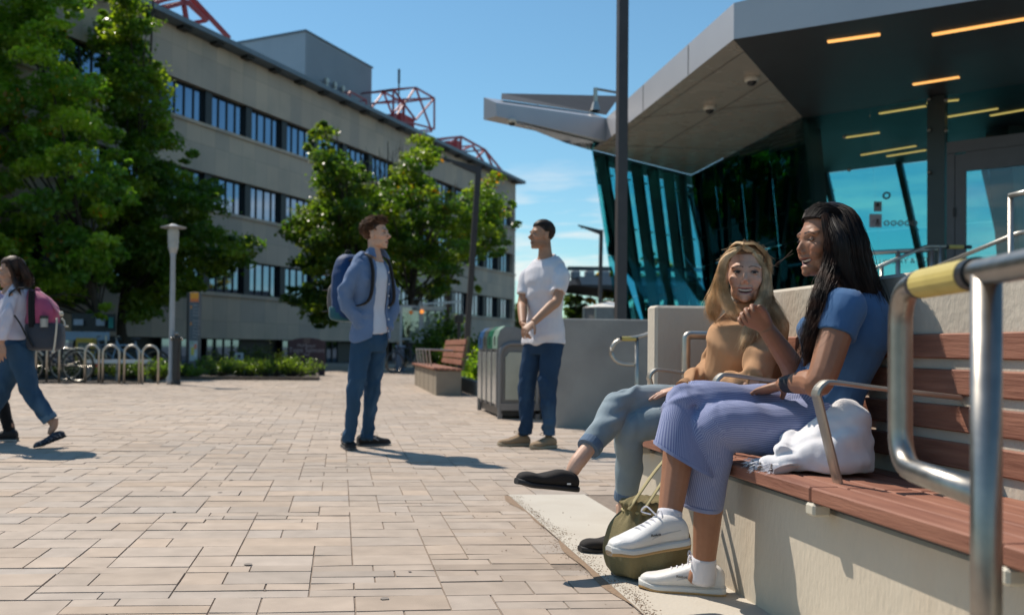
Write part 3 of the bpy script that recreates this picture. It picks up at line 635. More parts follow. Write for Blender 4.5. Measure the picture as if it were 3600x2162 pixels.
# ------------------------------------------------------------------ entrance vestibule
M_VFR = mat('vestibule_frame', (0.50, 0.52, 0.53), (0.44, 0.46, 0.47), rough=0.5); M_CLEAR = glass_mat('clear_glass', (.75, .82, .82), boost=.08)
vs = A(1412, 892, 32); vs.z = 0
ves = thing('glass_vestibule', vs, 'white framed glass entrance porch with a flat canopy under the trees', 'entrance')
def vestibule():
    x = Vector((.93, .36, 0)); y = Vector((-.36, .93, 0)); a = A(966, 900, 31); a.z = 0; b = a+x*1.55
    mb = MB()
    for p in (a, a+x*.75, b, a+y*1.4, b+y*1.4): mb.bar(p, p+Vector((0, 0, 2.25)), .08, .08)
    for z in (.08, 1.1, 2.21): mb.bar(a+Vector((0, 0, z)), b+Vector((0, 0, z)), .06, .07); mb.bar(b+Vector((0, 0, z)), b+y*1.4+Vector((0, 0, z)), .06, .07)
    mb.build('door_frame', M_VFR, ves)
    g = MB(); g.prism([a+x*.05+Vector((0, 0, .12)), a+x*.7+Vector((0, 0, .12)), a+x*.7+Vector((0, 0, 2.17)), a+x*.05+Vector((0, 0, 2.17))], y*.012); g.prism([a+x*.8+Vector((0, 0, .12)), a+x*1.5+Vector((0, 0, .12)), a+x*1.5+Vector((0, 0, 2.17)), a+x*.8+Vector((0, 0, 2.17))], y*.012); g.build('pane', M_CLEAR, ves)
    c = MB(); q = A(1014, 748, 31); c.prism([q, q+x*1.0+y*.0, q+x*1.0+y*1.6, q+y*1.6], (0, 0, .14)); c2 = A(1014, 738, 31); c.bar(q+Vector((0, 0, .2)), q+x*1.5+Vector((0, 0, .32)), .3, .07); c.build('canopy', M_VFR, ves)
    for p in (A(1020, 760, 31.4), A(1070, 770, 31.4)):
        s = MB(); s.bar((p.x, p.y, 0), (p.x, p.y, 2.3), .06, .06); s.build('post', M_VFR, ves)
    e = MB(); p = A(1018, 752, 30.9); e.ell(p, (.07, .07, .07)); e.build('lamp', emit_mat('orange_lamp', (1.0, .32, .06), 1.0), ves)
vestibule()
# ================================================================== GLASS PAVILION
M_FASC = mat('fascia_aluminium', (0.50, 0.50, 0.52), (0.46, 0.46, 0.485), scale=1.2, rough=0.36, metal=.2)
M_SOFF = mat('bronze_soffit_panel', (0.46, 0.39, 0.32), (0.42, 0.355, 0.29), scale=1.5, rough=0.22, metal=.15, rough2=.32)
M_SOFD = mat('charcoal_soffit_panel', (0.045, 0.043, 0.045), (0.038, 0.036, 0.038), scale=2, rough=0.5)
M_TEAL = glass_mat('teal_glass', (0.66, 0.84, 0.85), refl=(.22, .28, .29), ior=1.12, boost=0.01)
M_TEAL2 = glass_mat('teal_glass_far', (0.50, 0.86, 0.90), ior=1.15)
M_FIN = mat('dark_green_fin', (0.028, 0.040, 0.040), (0.020, 0.030, 0.031), scale=2, rough=0.35)
M_FLOOR = mat('pavilion_floor', (0.12, 0.12, 0.12), rough=0.6)
M_STRIP = emit_mat('warm_light_strip', (1.0, 0.50, 0.14), 1.15)
M_ROOFD = mat('dark_roofing', (0.05, 0.052, 0.058), (0.04, 0.042, 0.047), rough=0.7)
HS = 5.1
pav = thing('glass_pavilion', cxz(8, 18, .95), 'glass pavilion with leaning teal walls and a wide angular metal canopy', 'building')
A_, B_, C_ = cxz(4.38, 12.5, HS), cxz(3.93, 18.7, HS), cxz(1.49, 16.8, HS)
Wp, Dp, Ep, Fp_ = cxz(3.80, 19.5, HS), cxz(6.76, 22.2, HS), cxz(7.08, 16.6, HS), cxz(9.62, 14.3, HS)
Gp, Hp, Jp = cxz(14.6, 10.0, HS), cxz(14.5, 17.2, HS), cxz(4.5, 21.3, HS)
Kp = cxz(7.6, 24.0, HS)
A2 = cxz(11.5, 8.2, HS)
Z = Vector((0, 0, 1))
def pavilion():
    mb = MB()                                                                  # fascia: band with chamfered top
    def fas(p, q, hp, hq, rise=.10):
        d = (q-p).normalized(); n = Vector((d.y, -d.x, 0))
        if n.dot(CAM-(p+q)/2) < 0: n = -n
        a = [p, q, q+Z*hq, p+Z*hp]; b = [v-n*.34 for v in (p, q)]+[q-n*.34+Z*(hq+rise), p-n*.34+Z*(hp+rise)]
        mb.add([tuple(v) for v in a+b], [(0, 1, 2, 3), (7, 6, 5, 4), (3, 2, 6, 7), (0, 4, 5, 1), (0, 3, 7, 4), (1, 5, 6, 2)])
    e1 = .0
    fas(A_, B_, .5, .47); fas(B_-Vector((.0, .0, 0)), C_, .465, .25, .17); fas(A2, A_, .5, .498)
    mb.build('fascia', M_FASC, pav)
    mb = MB(); mid = B_*.25+A_*.75; g = (A_-B_).cross(Z).normalized()
    if g.dot(CAM-A_) < 0: g = -g
    for f in (.27, .62): p = A_*(1-f)+B_*f+g*.003; mb.bar(p+Z*.01, p+Z*.47, .012, .006, up=g)
    mb.build('panel_joint', M_DARK, pav)
    mb = MB(); dz = -.006
    pts = [A_, B_, Wp, Dp, Ep]; inn = [p+Z*dz for p in pts]; mb.poly(inn[::-1]); mb.poly([p+Z*.06 for p in pts]); mb.build('soffit', M_SOFF, pav)
    mb = MB()
    for a, b in ((A_*.88+Ep*.12, B_*.9+Wp*.1+Vector((.12, 0, 0))), (A_*.55+Ep*.45, B_*.6+Dp*.4), (Ep*.75+A_*.25, A_*.3+B_*.7), (Dp*.5+Ep*.5, Wp*.4+B_*.6)): mb.bar(a-Z*.0085, b-Z*.0085, .012, .006)
    mb.build('soffit_joint', M_DARK, pav)
    mb = MB(); P2 = [A_, Ep, Fp_, Gp, A2]; mb.poly([p-Z*.010 for p in P2][::-1]); mb.poly([p+Z*.07 for p in P2]); mb.build('dark_soffit', M_SOFD, pav)
    # roof above, rising behind the fascia; wing tip
    mb = MB(); up = Vector((0, 0, .52)); mb.poly([A_+up-Vector((0, -.2, .02)), B_+up+Vector((.25, .1, -.05)), Jp+Z*.6, Kp+Z*.7, Hp+Z*.7, Gp+up]); 
    mb.poly([B_+Z*.62+Vector((.1, .33, 0)), C_+Z*.41+Vector((.15, .33, 0)), at(1764, 329, 18.3), at(2180, 338, 20.5)])
    mb.build('roof', M_ROOFD, pav)
   
    mb = MB(); q = A(1437, 245, 19.0); mb.tube([q-Z*.2, A(1437, 213, 19.0)], .045, n=8); mb.tube([A(1437, 215, 19.0), A(1500, 226, 19.2)], .028, n=8); mb.tube([q-Z*.2, q-Z*.02], [.11, .06], n=8); mb.build('roof_anchor', M_STEELD, pav)
    # glass wing sheet under the tip
    mb = MB(); mb.prism([C_-Z*.03+Vector((.35, .25, 0)), B_-Z*.03+Vector((-.1, .1, 0)), Wp-Z*.03, Wp-Z*.06+(C_-Wp)*.3], (0, 0, .02)); mb.build('glass_canopy', glass_mat('pale_glass', (.70, .86, .86), boost=.10), pav)
    # floor, inner ceiling, core
    base = .952
    inside = [Wp, Dp, Ep, Fp_, Gp, Hp, Kp, Jp]
    mb = MB(); mb.poly([Vector((p.x, p.y, base+.01)) for p in inside]); mb.build('floor', M_FLOOR, pav)
    mb = MB(); ic = [p+Z*(-.015) for p in (Dp, Wp, Jp, Kp, Hp, Gp, Fp_, Ep)]; mb.poly(ic); mb.build('ceiling', M_SOFD, pav)
    # leaning glass walls with fins and spider fittings: top line p-q, foot line bp-bq
    def wall(p, q, bp, bq, n_panes, name, outv, finw=.42, fins=True, glass=M_TEAL, zt=HS-.03, ft=.09, ends=(0, 0)):
        p, q, bp, bq = [Vector((v.x, v.y, 0)) for v in (p, q, bp, bq)]
        d = (q-p); L_ = d.length; d = d/L_; n = Vector((d.y, -d.x, 0))
        if n.dot(outv) < 0: n = -n
        bot = lambda f: bp*(1-f)+bq*f+Z*base
        top = lambda f: p*(1-f)+q*f+Z*zt
        g = MB()
        for i in range(n_panes):
            for k in range(2):
                f0, f1 = i/n_panes+.004/L_, (i+1)/n_panes-.004/L_; lo = lambda f: bot(f)*.52+top(f)*.48
                a = [bot(f0), bot(f1), lo(f1)-Z*.006, lo(f0)-Z*.006] if k == 0 else [lo(f0)+Z*.006, lo(f1)+Z*.006, top(f1), top(f0)]
                g.prism(a, -n*.014)
        g.build(name, glass, pav)
        if fins:
            m2 = MB()
            for i in range(ends[0], n_panes+1-ends[1]):
                f = min(max(i/n_panes, .03), .97); b0, t0 = bot(f)-n*.11, top(f)-n*.11; x = -n; m = MB()
                m.prism([b0-d*ft/2, b0-d*ft/2+x*finw, b0+d*ft/2+x*finw, b0+d*ft/2], t0-b0); m.build('glass_fin', M_FIN, pav)
                for h in (.12, .40, .64, .9):
                    c = bot(f)*(1-h)+top(f)*h; m2.box(c-n*.055, (.05, .05, .03)); m2.bar(c-n*.05-d*.07, c-n*.05+d*.07, .02, .02)
            m2.build('spider_fitting', M_STEELD, pav)
    Wb = Wp+(lambda d: Vector((d.y, -d.x, 0)) if Vector((d.y, -d.x, 0)).dot(Dp-CAM) > 0 else Vector((-d.y, d.x, 0)))((Dp-Wp).normalized())*.62+(Dp-Wp).normalized()*2.0
    Db = Dp+(Wb-Wp); Eb = Ep+_r0*.5+Vector((0, .1, 0)); Jb = Jp+_r0*1.0; Hb = Hp+_r0*.9
    wall(Wp, Dp, Wb, Db, 6, 'front_glazing', CAM-Wp, .24, ft=.12, ends=(1, 0))
    wall(Dp, Ep, Db, Eb, 4, 'side_glazing', CAM-Dp, .16, ft=.26)
    wall(Ep, Fp_, Eb, Fp_, 3, 'porch_glazing', CAM-Ep, .12, fins=False)
    wall(Jp, Wp, Jb, Wb, 2, 'end_glazing', Wp-Dp, fins=False, glass=M_TEAL2)
    Kb = Kp+_r0*.95
    wall(Kp, Jp, Kb, Jb, 5, 'rear_glazing', Jp-Ep, fins=False, glass=M_TEAL2)
    wall(Hp, Kp, Hb, Kb, 6, 'rear_glazing', Kp-Ep, .16, glass=M_TEAL2, ft=.12)
    mb = MB()
    for xc, d, w in ((7.95, 17.5, .34), (8.6, 19.5, .4), (11.75, 17.3, .6)):
        c = cxz(xc, d, base+.02); mb.prism([c+Vector((-w/2, -w/2, 0)), c+Vector((w/2, -w/2, 0)), c+Vector((w/2, w/2, 0)), c+Vector((-w/2, w/2, 0))], (-.4, -.0, HS-base-.05)); mb.build('column', M_FIN, pav); mb = MB()
    for xc, d, w, h in ((9.9, 19.2, 1.9, 1.0), (12.2, 17.0, 1.5, 1.2)): c = cxz(xc, d, base+h/2+.012); mb = MB(); mb.box(c, (w, .6, h), bev=.03); mb.build('counter', mat('dark_counter', (0.03, 0.04, 0.05), rough=.4), pav)
    for xc, d, w in ((9.4, 18.4, .55), (10.15, 18.55, .65)): c = cxz(xc, d, base+.75); mb = MB(); mb.box(c, (w, .12, .6), bev=.03); mb.build('teal_chair_back', mat('teal_fabric', (0.01, 0.16, 0.17), rough=.7), pav)
    mb = MB(); c = cxz(9.6, 17.4, base+.38); mb.box(c, (2.0, .35, .72), bev=.1); mb.build('white_desk', mat('pale_desk', (0.42, 0.45, 0.43), rough=.6), pav)
pavilion()
# linear ceiling lights, each a part of the pavilion
def light_strip(x0, y0, x1, y1, z=HS-.018, w=.10):
    a = ray(x0*K, y0*K); b = ray(x1*K, y1*K); a = CAM+a*((z-CAMH)/a.z); b = CAM+b*((z-CAMH)/b.z)
    mb = MB(); mb.bar(a, b, w, .012); mb.build('ceiling_light', M_STRIP, pav)
for s_ in ((1997, 102, 2124, 84), (2250, 85, 2560, 32), (2203, 205, 2315, 187)): light_strip(*s_)
for s_ in ((2122, 275, 2234, 257), (2268, 286, 2408, 263), (2390, 280, 2560, 250), (2040, 333, 2122, 321), (2078, 375, 2210, 353), (2140, 378, 2234, 363), (1918, 365, 1946, 360), (2236, 250, 2314, 242)): light_strip(*s_, z=HS-.025, w=.07)
# door group in the porch
M_DOORF = mat('grey_door_frame', (0.105, 0.10, 0.11), (0.09, 0.086, 0.094), rough=.45)
def porch_point(px_, py_, off=0.0):
    d = (Fp_-Ep).normalized(); n = Vector((d.y, -d.x, 0)); n = n if n.dot(CAM-Ep) > 0 else -n; P0 = Vector((Ep.x, Ep.y, 0))+n*off; q = ray(px_, py_); return CAM+q*((P0-CAM).dot(n)/q.dot(n))
def door():
    d = (Fp_-Ep).normalized(); n = Vector((d.y, -d.x, 0)); n = n if n.dot(CAM-Ep) > 0 else -n
    a = porch_point(3333, 505, .06); b = porch_point(3760, 505, .06); zt = a.z; base = .955
    a = Vector((a.x, a.y, base)); b = Vector((b.x, b.y, base)); x = (b-a).normalized(); w = (b-a).length; H = zt-base
    mb = MB(); fr = .30
    def bx(u0, u1, z0, z1, o0=0, o1=.10): mb.prism([a+x*u0+Z*z0+n*o0, a+x*u1+Z*z0+n*o0, a+x*u1+Z*z0+n*o1, a+x*u0+Z*z0+n*o1], (0, 0, z1-z0))
    u1 = (porch_point(3399, 700, .06)-porch_point(3333, 700, .06)).length
    bx(0, u1*.42, 0, H-.2); bx(u1*.45, u1, 0, H-.22, .01, .09); bx(0, w, H-.19, H); bx(u1, w, 0, .8, .01, .09); bx(w-.2, w, 0, H-.2); bx(u1, w-.2, H-.50, H-.195, .01, .09)
    f = mb.build('door', M_DOORF, pav)
    g = MB(); g.prism([a+x*u1+Z*.8+n*.045, a+x*(w-.2)+Z*.8+n*.045, a+x*(w-.2)+Z*(H-.5)+n*.045, a+x*u1+Z*(H-.5)+n*.045], n*.012); g.build('pane', glass_mat('door_glass', (.80, .93, .95), boost=.02), f)
    h = MB()
    for py in (.30, .55): h.bar(a+x*(u1*.435)+Z*(H*py+.25)+n*.115, a+x*(u1*.435)+Z*(H*py+.40)+n*.115, .03, .03)
    h.build('hinge', M_DARK, f)
    mb = MB(); c = porch_point(3290, 700, .1); mb.prism([Vector((c.x, c.y, base))-x*.13, Vector((c.x, c.y, base))+x*.13, Vector((c.x, c.y, base))+x*.13-n*.2, Vector((c.x, c.y, base))-x*.13-n*.2], (0, 0, HS-base-.03)); mb.build('door_post', M_FIN, pav)
    # spider bolts on the post
    mb = MB()
    for px_, py_ in ((3266, 350), (3326, 352), (3266, 458), (3326, 460), (3266, 606), (2968, 482), (2985, 598)): mb.ell(porch_point(px_, py_, .16), (.032, .032, .032), nu=10, nv=8)
    mb.build('glass_bolt', M_STEEL, pav)
    # stickers on the glass
    def stick(x0, y0, x1, y1, m, nm='sticker'):
        p = [porch_point(x0, y1, .02), porch_point(x1, y1, .02), porch_point(x1, y0, .02), porch_point(x0, y0, .02)]; s = MB(); s.prism(p, n*.003); return s.build(nm, m, pav)
    gr = mat('notice_grey', (0.32, 0.30, 0.33), (0.28, .26, .29), rough=.6)
    stick(3072, 709, 3100, 744, mat('notice_dark', (.20, .19, .20), rough=.6)); stick(3056, 753, 3100, 800, gr)
    s = MB(); c = porch_point(3117, 688, .02); s.add(*ringgeo(c, x, Z, .066, .036)); s.build('ring_sticker', M_BLACK, pav)
    for i in range(5):
        c = porch_point(3117+24.5*i, 785, .02); s = MB(); s.add(*ringgeo(c, x, Z, .048, .030)); s.build('round_sticker', mat('sticker_faint', (.16, .15, .15), rough=.6), pav)
        s = MB(); s.bar(c-x*.02-Z*.016, c+x*.02+Z*.016, .012, .004); s.build('sticker_mark', MATS['sticker_faint'], pav)
    s = MB(); c = porch_point(3085, 778, .035); s.ell(c+Z*.02, (.02, .02, .02), nu=8, nv=6); s.bar(c+Z*.01, c-Z*.04, .025, .006, up=n); s.bar(c-Z*.035, c-Z*.035+x*.03, .02, .006); s.add(*ringgeo(c-Z*.045, x, Z, .032, .02)); s.build('wheelchair_symbol', M_BLACK, pav)
    s = MB(); c = porch_point(3066, 780, .035); s.bar(c-Z*.03, c+Z*.03+x*.03, .01, .004); s.build('stroke_symbol', MATS['notice_dark'], pav)
    s = MB(); c = porch_point(3086, 720, .035); s.box(c, (.05, .01, .06)); s.build('dark_print', M_BLACK, pav)
    txt('lettering', 'LIBRARY & LOUNGE', porch_point(3212, 917, .02)-n*.005, .12, x, mat('lettering_dark', (.05, .07, .07), rough=.6), pav)
def ringgeo(c, x, y, r1, r0, n=20, t=.004):
    z = x.cross(y); V = []; Fc = []
    for i in range(n):
        a = 2*math.pi*i/n; e = x*math.cos(a)+y*math.sin(a)
        V += [tuple(c+e*r0), tuple(c+e*r1), tuple(c+e*r1+z*t), tuple(c+e*r0+z*t)]
    for i in range(n):
        j = (i+1) % n
        for k in range(4): Fc.append((i*4+k, i*4+(k+1) % 4, j*4+(k+1) % 4, j*4+k))
    return V, Fc
door()
# security cameras hanging from the canopy
def sec_cam(px_, py_, label, s=1.0, zt=HS+.012):
    q = ray(px_, py_); p = CAM+q*((zt-CAMH)/q.z); t = thing('security_camera', p, label, 'security camera', 'dome cameras under the canopy')
    mb = MB(); mb.lathe((p.x, p.y, p.z-.10*s), [(.05*s, .0), (.105*s, .015*s), (.115*s, .07*s), (.10*s, .10*s)], n=18); mb.build('housing', mat('camera_cream', (.62, .58, .50), (.56, .52, .45), rough=.4), t, smooth=True)
    mb = MB(); mb.ell((p.x, p.y, p.z-.095*s), (.075*s, .075*s, .065*s)); mb.build('lens_dome', M_BLACK, t, smooth=True)
sec_cam(2643, 268, 'dome security camera on the bronze soffit nearer the dark fold', 1.0)
sec_cam(2495, 370, 'dome security camera on the bronze soffit nearer the lamp pole')
sec_cam(1800, 420, 'small security camera under the pointed tip of the canopy wing', .8, HS)
# far flat canopy, beam and tent seen past the pavilion
fc = A(1372, 700, 46); far = thing('station_canopy', (fc.x+3, fc.y, 0), 'far flat blue grey canopy roof beyond the thin lamp post', 'canopy')
def farcanopy():
    a = A(1380, 690, 46); b = A(1560, 690, 46); top = A(1400, 667, 46).z; mid = A(1400, 687, 46).z; x = Vector((b.x-a.x, b.y-a.y, 0)).normalized(); y = Vector((-x.y, x.x, 0)); L_ = 9
    mb = MB(); p0 = Vector((a.x, a.y, mid)); mb.prism([p0+x*.5, p0+x*L_, p0+x*L_+Z*(top-mid), p0+x*.35+Z*(top-mid)], y*6); mb.build('roof', mat('blue_grey_panel', (.20, .23, .28), (.18, .21, .26), rough=.5), far)
    mb = MB(); low = A(1450, 702, 46).z; mb.prism([p0+x*.0+y*.02, p0+x*L_+y*.02, p0+x*L_+y*.02-Z*(mid-low)*1.5, p0+x*3.2+y*.02-Z*(mid-low)*1.2], y*5.9); mb.build('underside', M_ROOFD, far)
    bz = A(1400, 647, 47).z; mb = MB(); q = A(1372, 647, 47); mb.prism([q-Z*.09, q+x*9-Z*.09, q+x*9+Z*.09, q+Z*.09], y*.5); mb.build('beam', mat('dark_teal_beam', (.02, .05, .065), rough=.5), far)
    mb = MB()
    for xx in (1388, 1422, 1458): p = A(xx, 664, 46.5); mb.box(p, (.45, .4, .42), bev=.05)
    mb.build('roof_unit', M_ROOFM, far)
    for xx in (1500, 1535): p = A(xx, 690, 48); s = MB(); s.tube([(p.x, p.y, 0), (p.x, p.y, bz)], .09, n=8); s.build('post', M_STEELD, far)
farcanopy()
tn = A(1450, 760, 40); tent = thing('tent', (tn.x, tn.y, 0), 'low white tent roof behind the concrete wall', 'tent')
def tentm():
    c = A(1470, 727, 40); e = A(1405, 742, 40); w = (c-Vector((e.x, e.y, c.z))).length; mb = MB(); V = [tuple(c)]; k = 8
    for i in range(k): a = 2*math.pi*i/k; V.append((c.x+w*math.cos(a), c.y+w*.8*math.sin(a), e.z))
    mb.add(V, [(0, 1+i, 1+(i+1) % k) for i in range(k)]); mb.build('roof', mat('white_canvas', (.72, .70, .66), (.66, .64, .6), rough=.8), tent)
    mb = MB(); 
    for i in range(k): a = 2*math.pi*i/k; x_, y_ = c.x+w*.97*math.cos(a), c.y+w*.78*math.sin(a); mb.tube([(x_, y_, 0), (x_, y_, e.z)], .05, n=6)
    mb.build('pole', M_STEELD, tent)
    mb = MB(); V = []
    for i in range(k): a = 2*math.pi*i/k; V += [(c.x+w*.96*math.cos(a), c.y+w*.77*math.sin(a), e.z), (c.x+w*.96*math.cos(a), c.y+w*.77*math.sin(a), e.z-.9)]
    mb.add(V, [(2*i, 2*i+1, (2*i+3) % (2*k), (2*i+2) % (2*k)) for i in range(k)]); mb.build('side_panel', mat('canvas_side', (.34, .33, .32), rough=.85), tent)
tentm()
# ================================================================== CONCRETE WALLS, NEAR BENCH
def wallbox(name, label, x0, x1, y0, y1, h, m, bev=.012):
    mb = MB(); mb.box(((x0+x1)/2, (y0+y1)/2, h/2-.02), (x1-x0, y1-y0, h+.04), bev=bev); return setp(mb.build(name, m), label, 'wall', 'cast concrete walls')
wallbox('concrete_wall', 'sunlit concrete wall directly behind the backrest of the near bench', 1.750, 2.42, -1.2, 3.99, 1.050, M_CONC)
wallbox('concrete_wall', 'short concrete end wall with a square steel rail beside the blonde woman', 1.413, 2.44, 3.995, 4.11, 1.003, M_CONC)
wallbox('concrete_wall', 'shaded grey concrete wall at the far side behind the looped handrail', 2.19, 7.0, 9.12, 9.42, 1.115, M_CONCG)
bench = thing('slatted_bench', (1.5, 2.2, 0), 'long red slatted bench on a concrete base with two women sitting on it', 'bench')
BY0, BY1 = -1.0, 3.95
YJ = [atx(2848, 1760, 1.25).y + .70*k for k in range(-5, 3)]
def near_bench():
    mb = MB(); mb.box((1.53, (BY0+BY1)/2, .180), (.438, BY1-BY0, .40), bev=.012); mb.build('base', mat('warm_concrete', (0.60, 0.525, 0.42), (0.53, 0.46, 0.365), scale=2.4, rough=0.85, bump=0.3, bscale=70, spec=.2, c3=(0.52, 0.38, 0.25), c3scale=1.6, c3amt=0.45, stretch=(1, 1, .35)), bench)
    ys = sorted([BY0]+[y for y in YJ if BY0 < y < BY1]+[BY1])
    mb = MB(); w = .084
    for i in range(5):
        x = 1.25+w/2+i*(w+.020); z = .421-.004*i
        for a, b in zip(ys[:-1], ys[1:]): mb.box((x, (a+b)/2, z), (w, b-a-.006, .040), bev=.004)
    mb.build('seat', M_SLAT, bench)
    mb = MB()
    for i in range(4):
        zc = .512+i*.1030; x = 1.755
        for a, b in zip(ys[:-1], ys[1:]): mb.box((x, (a+b)/2, zc), (.034, b-a-.006, .073), bev=.004)
    mb.build('backrest', M_SLAT, bench)
    mb = MB(); mb.box((1.51, (BY0+BY1)/2, .391), (.42, BY1-BY0-.1, .018)); mb.build('seat_frame', M_DARK, bench)
    cream = mat('cream_bracket', (.58, .53, .43), (.5, .46, .37), rough=.5)
    for y in ys[1:-1]:
        s = MB(); s.box((1.272, y, .382), (.05, .045, .034), bev=.006); s.build('bracket', cream, bench)
        s = MB(); s.box((1.7475, y, .64), (.012, .045, .40)); s.build('back_support', M_DARK, bench)
    tan = mat('armrest_metal', (0.50, 0.45, 0.38), (.42, .38, .32), scale=14, rough=.38, metal=.75)
    for y in (3.80, 3.115, 2.43):
        s = MB(); s.tube([(1.385, y, .425), (1.365, y, .50), (1.325, y, .655), (1.318, y, .685), (1.335, y, .71), (1.365, y, .716), (1.50, y, .70), (1.733, y, .676)], .0075, ry=.020, n=8, k=4, up=(0, 1, 0), power=.55); s.build('armrest', tan, bench, smooth=False)
near_bench()
# square rail on the end wall
def tubes(name, label, cat, paths, r, m, group, sleeve=None, extra=None, k=6):
    P0 = paths[0][0]; t = thing(name, (P0[0], P0[1], 0), label, cat, group)
    for nm, P in (('rail', paths[:1]), ('post', paths[1:])):
        for p in P: mb = MB(); mb.tube(p, r, n=16, k=k); mb.build(nm, m, t, smooth=True)
    if sleeve:
        for a, b, rr, mm, nm in sleeve: mb = MB(); mb.tube([a, b], rr, n=18); mb.build(nm, mm, t, smooth=False); 
    return t
def rnd(P, r=.05):
    """polyline with rounded corners"""
    P = [np.array(p, float) for p in P]; out = [P[0]]
    for a, b, c in zip(P[:-2], P[1:-1], P[2:]):
        u = (a-b)/np.linalg.norm(a-b); v = (c-b)/np.linalg.norm(c-b)
        for f in np.linspace(0, 1, 7): q0 = b+u*r*(1-f); q1 = b+v*r*f; out.append(q0*(1-f)+q1*f)
    out.append(P[-1]); return out
p = at(2412, 1178, 3.90)
tubes('handrail', 'square cornered steel rail fixed to the short concrete end wall', 'handrail', [rnd([(p.x, p.y, .30), (p.x, p.y, p.z), (p.x+.75, p.y, p.z)], .02), [(p.x, p.y, .34), (p.x, 3.995, .34)], [(p.x+.7, p.y, p.z), (p.x+.7, 3.995, p.z)]], .018, M_STEELD, 'steel handrails', k=1)
# looped handrail in front of the far wall
zz = 8.85; P = lambda x, y: tuple(at(2000+x/2.473, 1000+y/2.473, zz))
x_post = P(592, 480)[0]
tubes('handrail', 'thin looped handrail with a yellow sleeve standing before the far grey wall', 'handrail', [rnd([P(760, 402), P(600, 472), P(365, 472), P(365, 692), P(592, 698)], .16), [P(592, 476), (P(592, 476)[0], P(592, 476)[1], 0)]], .0185, M_STEELD, 'steel handrails', sleeve=[(P(460, 472), P(580, 472), .0225, M_YELLOW, 'yellow_sleeve'), (P(442, 472), P(459, 472), .0225, M_BLACK, 'black_collar'), (P(581, 472), P(600, 472), .0225, M_BLACK, 'black_collar')], k=1)
# the big near loop
def near_rail():
    pl = at(3165, 1300, 1.75); pp = at(3467, 1300, 1.385); d = (Vector((pp.x, pp.y, 0))-Vector((pl.x, pl.y, 0))); L_ = d.length; d = d/L_
    q = lambda s, z: (pl.x+d.x*s, pl.y+d.y*s, z)
    zt, zb = .925, .583
    tubes('handrail', 'large out of focus steel loop handrail with a yellow sleeve closest to the viewer', 'handrail', [rnd([q(1.6, zt), q(.4, zt), q(0, zt), q(0, zb), q(L_, zb)], .075), [q(L_, zt-.005), q(L_, -.0)], [q(L_+.95, zt-.005), q(L_+.95, 0)]], .0215, M_STEEL, 'steel handrails', sleeve=[(q(.115, zt), q(L_-.055, zt), .0265, M_YELLOW, 'yellow_sleeve'), (q(.095, zt), q(.114, zt), .0260, M_BLACK, 'black_collar'), (q(L_-.054, zt), q(L_-.03, zt), .0260, M_BLACK, 'black_collar')], k=1)
near_rail()
# rails on the stair and terrace at the pavilion
def rail2(label, pts, posts, r=.021, sleeve=None):
    P = [tuple(at(*p)) for p in pts]; rest = []
    for p in posts: q = at(*p); rest.append([tuple(q), (q.x, q.y, .9 if p[2] > 9 else 0)])
    tubes('handrail', label, 'handrail', [rnd(P, .08) if len(P) > 2 else P]+rest, r, M_STEELD, 'steel handrails', sleeve=[(tuple(at(*a)), tuple(at(*b)), rr, mm, nm) for a, b, rr, mm, nm in sleeve] if sleeve else None, k=1)
rail2('sloping stair handrail with a small yellow sleeve in front of the pavilion doors', [(3040, 960, 10.6), (3256, 866, 11.4), (3410, 868, 11.6)], [(3305, 867, 11.45), (3100, 934, 10.8)], sleeve=[((3333, 868, 11.5), (3384, 869, 11.56), .026, M_YELLOW, 'yellow_sleeve'), ((3322, 868, 11.49), (3332, 868, 11.5), .026, M_BLACK, 'black_collar'), ((3386, 869, 11.56), (3412, 869, 11.6), .024, M_BLACK, 'black_collar')])
rail2('long straight stair handrail rising to the right below the pavilion doors', [(3300, 935, 9.7), (3590, 815, 9.0), (3700, 815, 8.9)], [(3650, 815, 8.95)])
rail2('level balustrade rail on short posts before the pavilion glass', [(3000, 892, 12.4), (3160, 884, 12.2), (3300, 878, 12.1)], [(3052, 889, 12.3), (3157, 884, 12.2), (3276, 878, 12.1)], r=.03)
rail2('tall square steel rail post at the very edge beside the doors', [(3548, 690, 7.6), (3660, 662, 7.4)], [(3553, 692, 7.6)], r=.022)
# ================================================================== FAR BENCH
fb = thing('slatted_bench', (1.8, 17.4, 0), 'far red slatted bench on a brown box base beside the recycling bin', 'bench')
def far_bench():
    x0, x1, y0, y1 = 1.60, 2.05, 15.2, 19.6
    mb = MB(); mb.box((1.825, 17.4, .20), (.43, 4.4, .44), bev=.01); mb.build('base', mat('brown_cladding', (0.30, 0.25, 0.19), (.26, .215, .165), scale=5, rough=.7), fb)
    for k in range(5): mb = MB(); mb.box((1.6085, 15.2+.88*k+.44, .2), (.004, .012, .42)); mb.build('panel_joint', M_DARK, fb)
    mb = MB(); 
    for i in range(5): mb.box((1.60+i*.10, 17.4, .455-.004*i), (.085, 4.5, .035), bev=.004)
    mb.build('seat', M_SLAT, fb)
    mb = MB(); 
    for i in range(4): mb.box((2.05+.022*i, 16.7, .56+.115*i), (.03, 2.95, .095), M=Matrix.Rotation(.2, 3, 'Y'), bev=.004)
    mb.build('backrest', M_SLAT, fb)
    for y in (15.35, 16.3, 17.2, 18.1):
        s = MB(); s.bar((2.08, y, .43), (2.17, y, 1.0), .04, .03, up=(0, 1, 0)); s.build('back_support', mat('olive_metal', (.22, .2, .08), rough=.5), fb)
    for y in (16.5, 17.2, 17.9, 18.6, 19.3):
        s = MB(); s.tube([(1.66, y, .47), (1.62, y, .74), (1.66, y, .77), (2.06, y, .75)], .014, n=8, k=3); s.build('armrest', M_STEELD, fb)
far_bench()
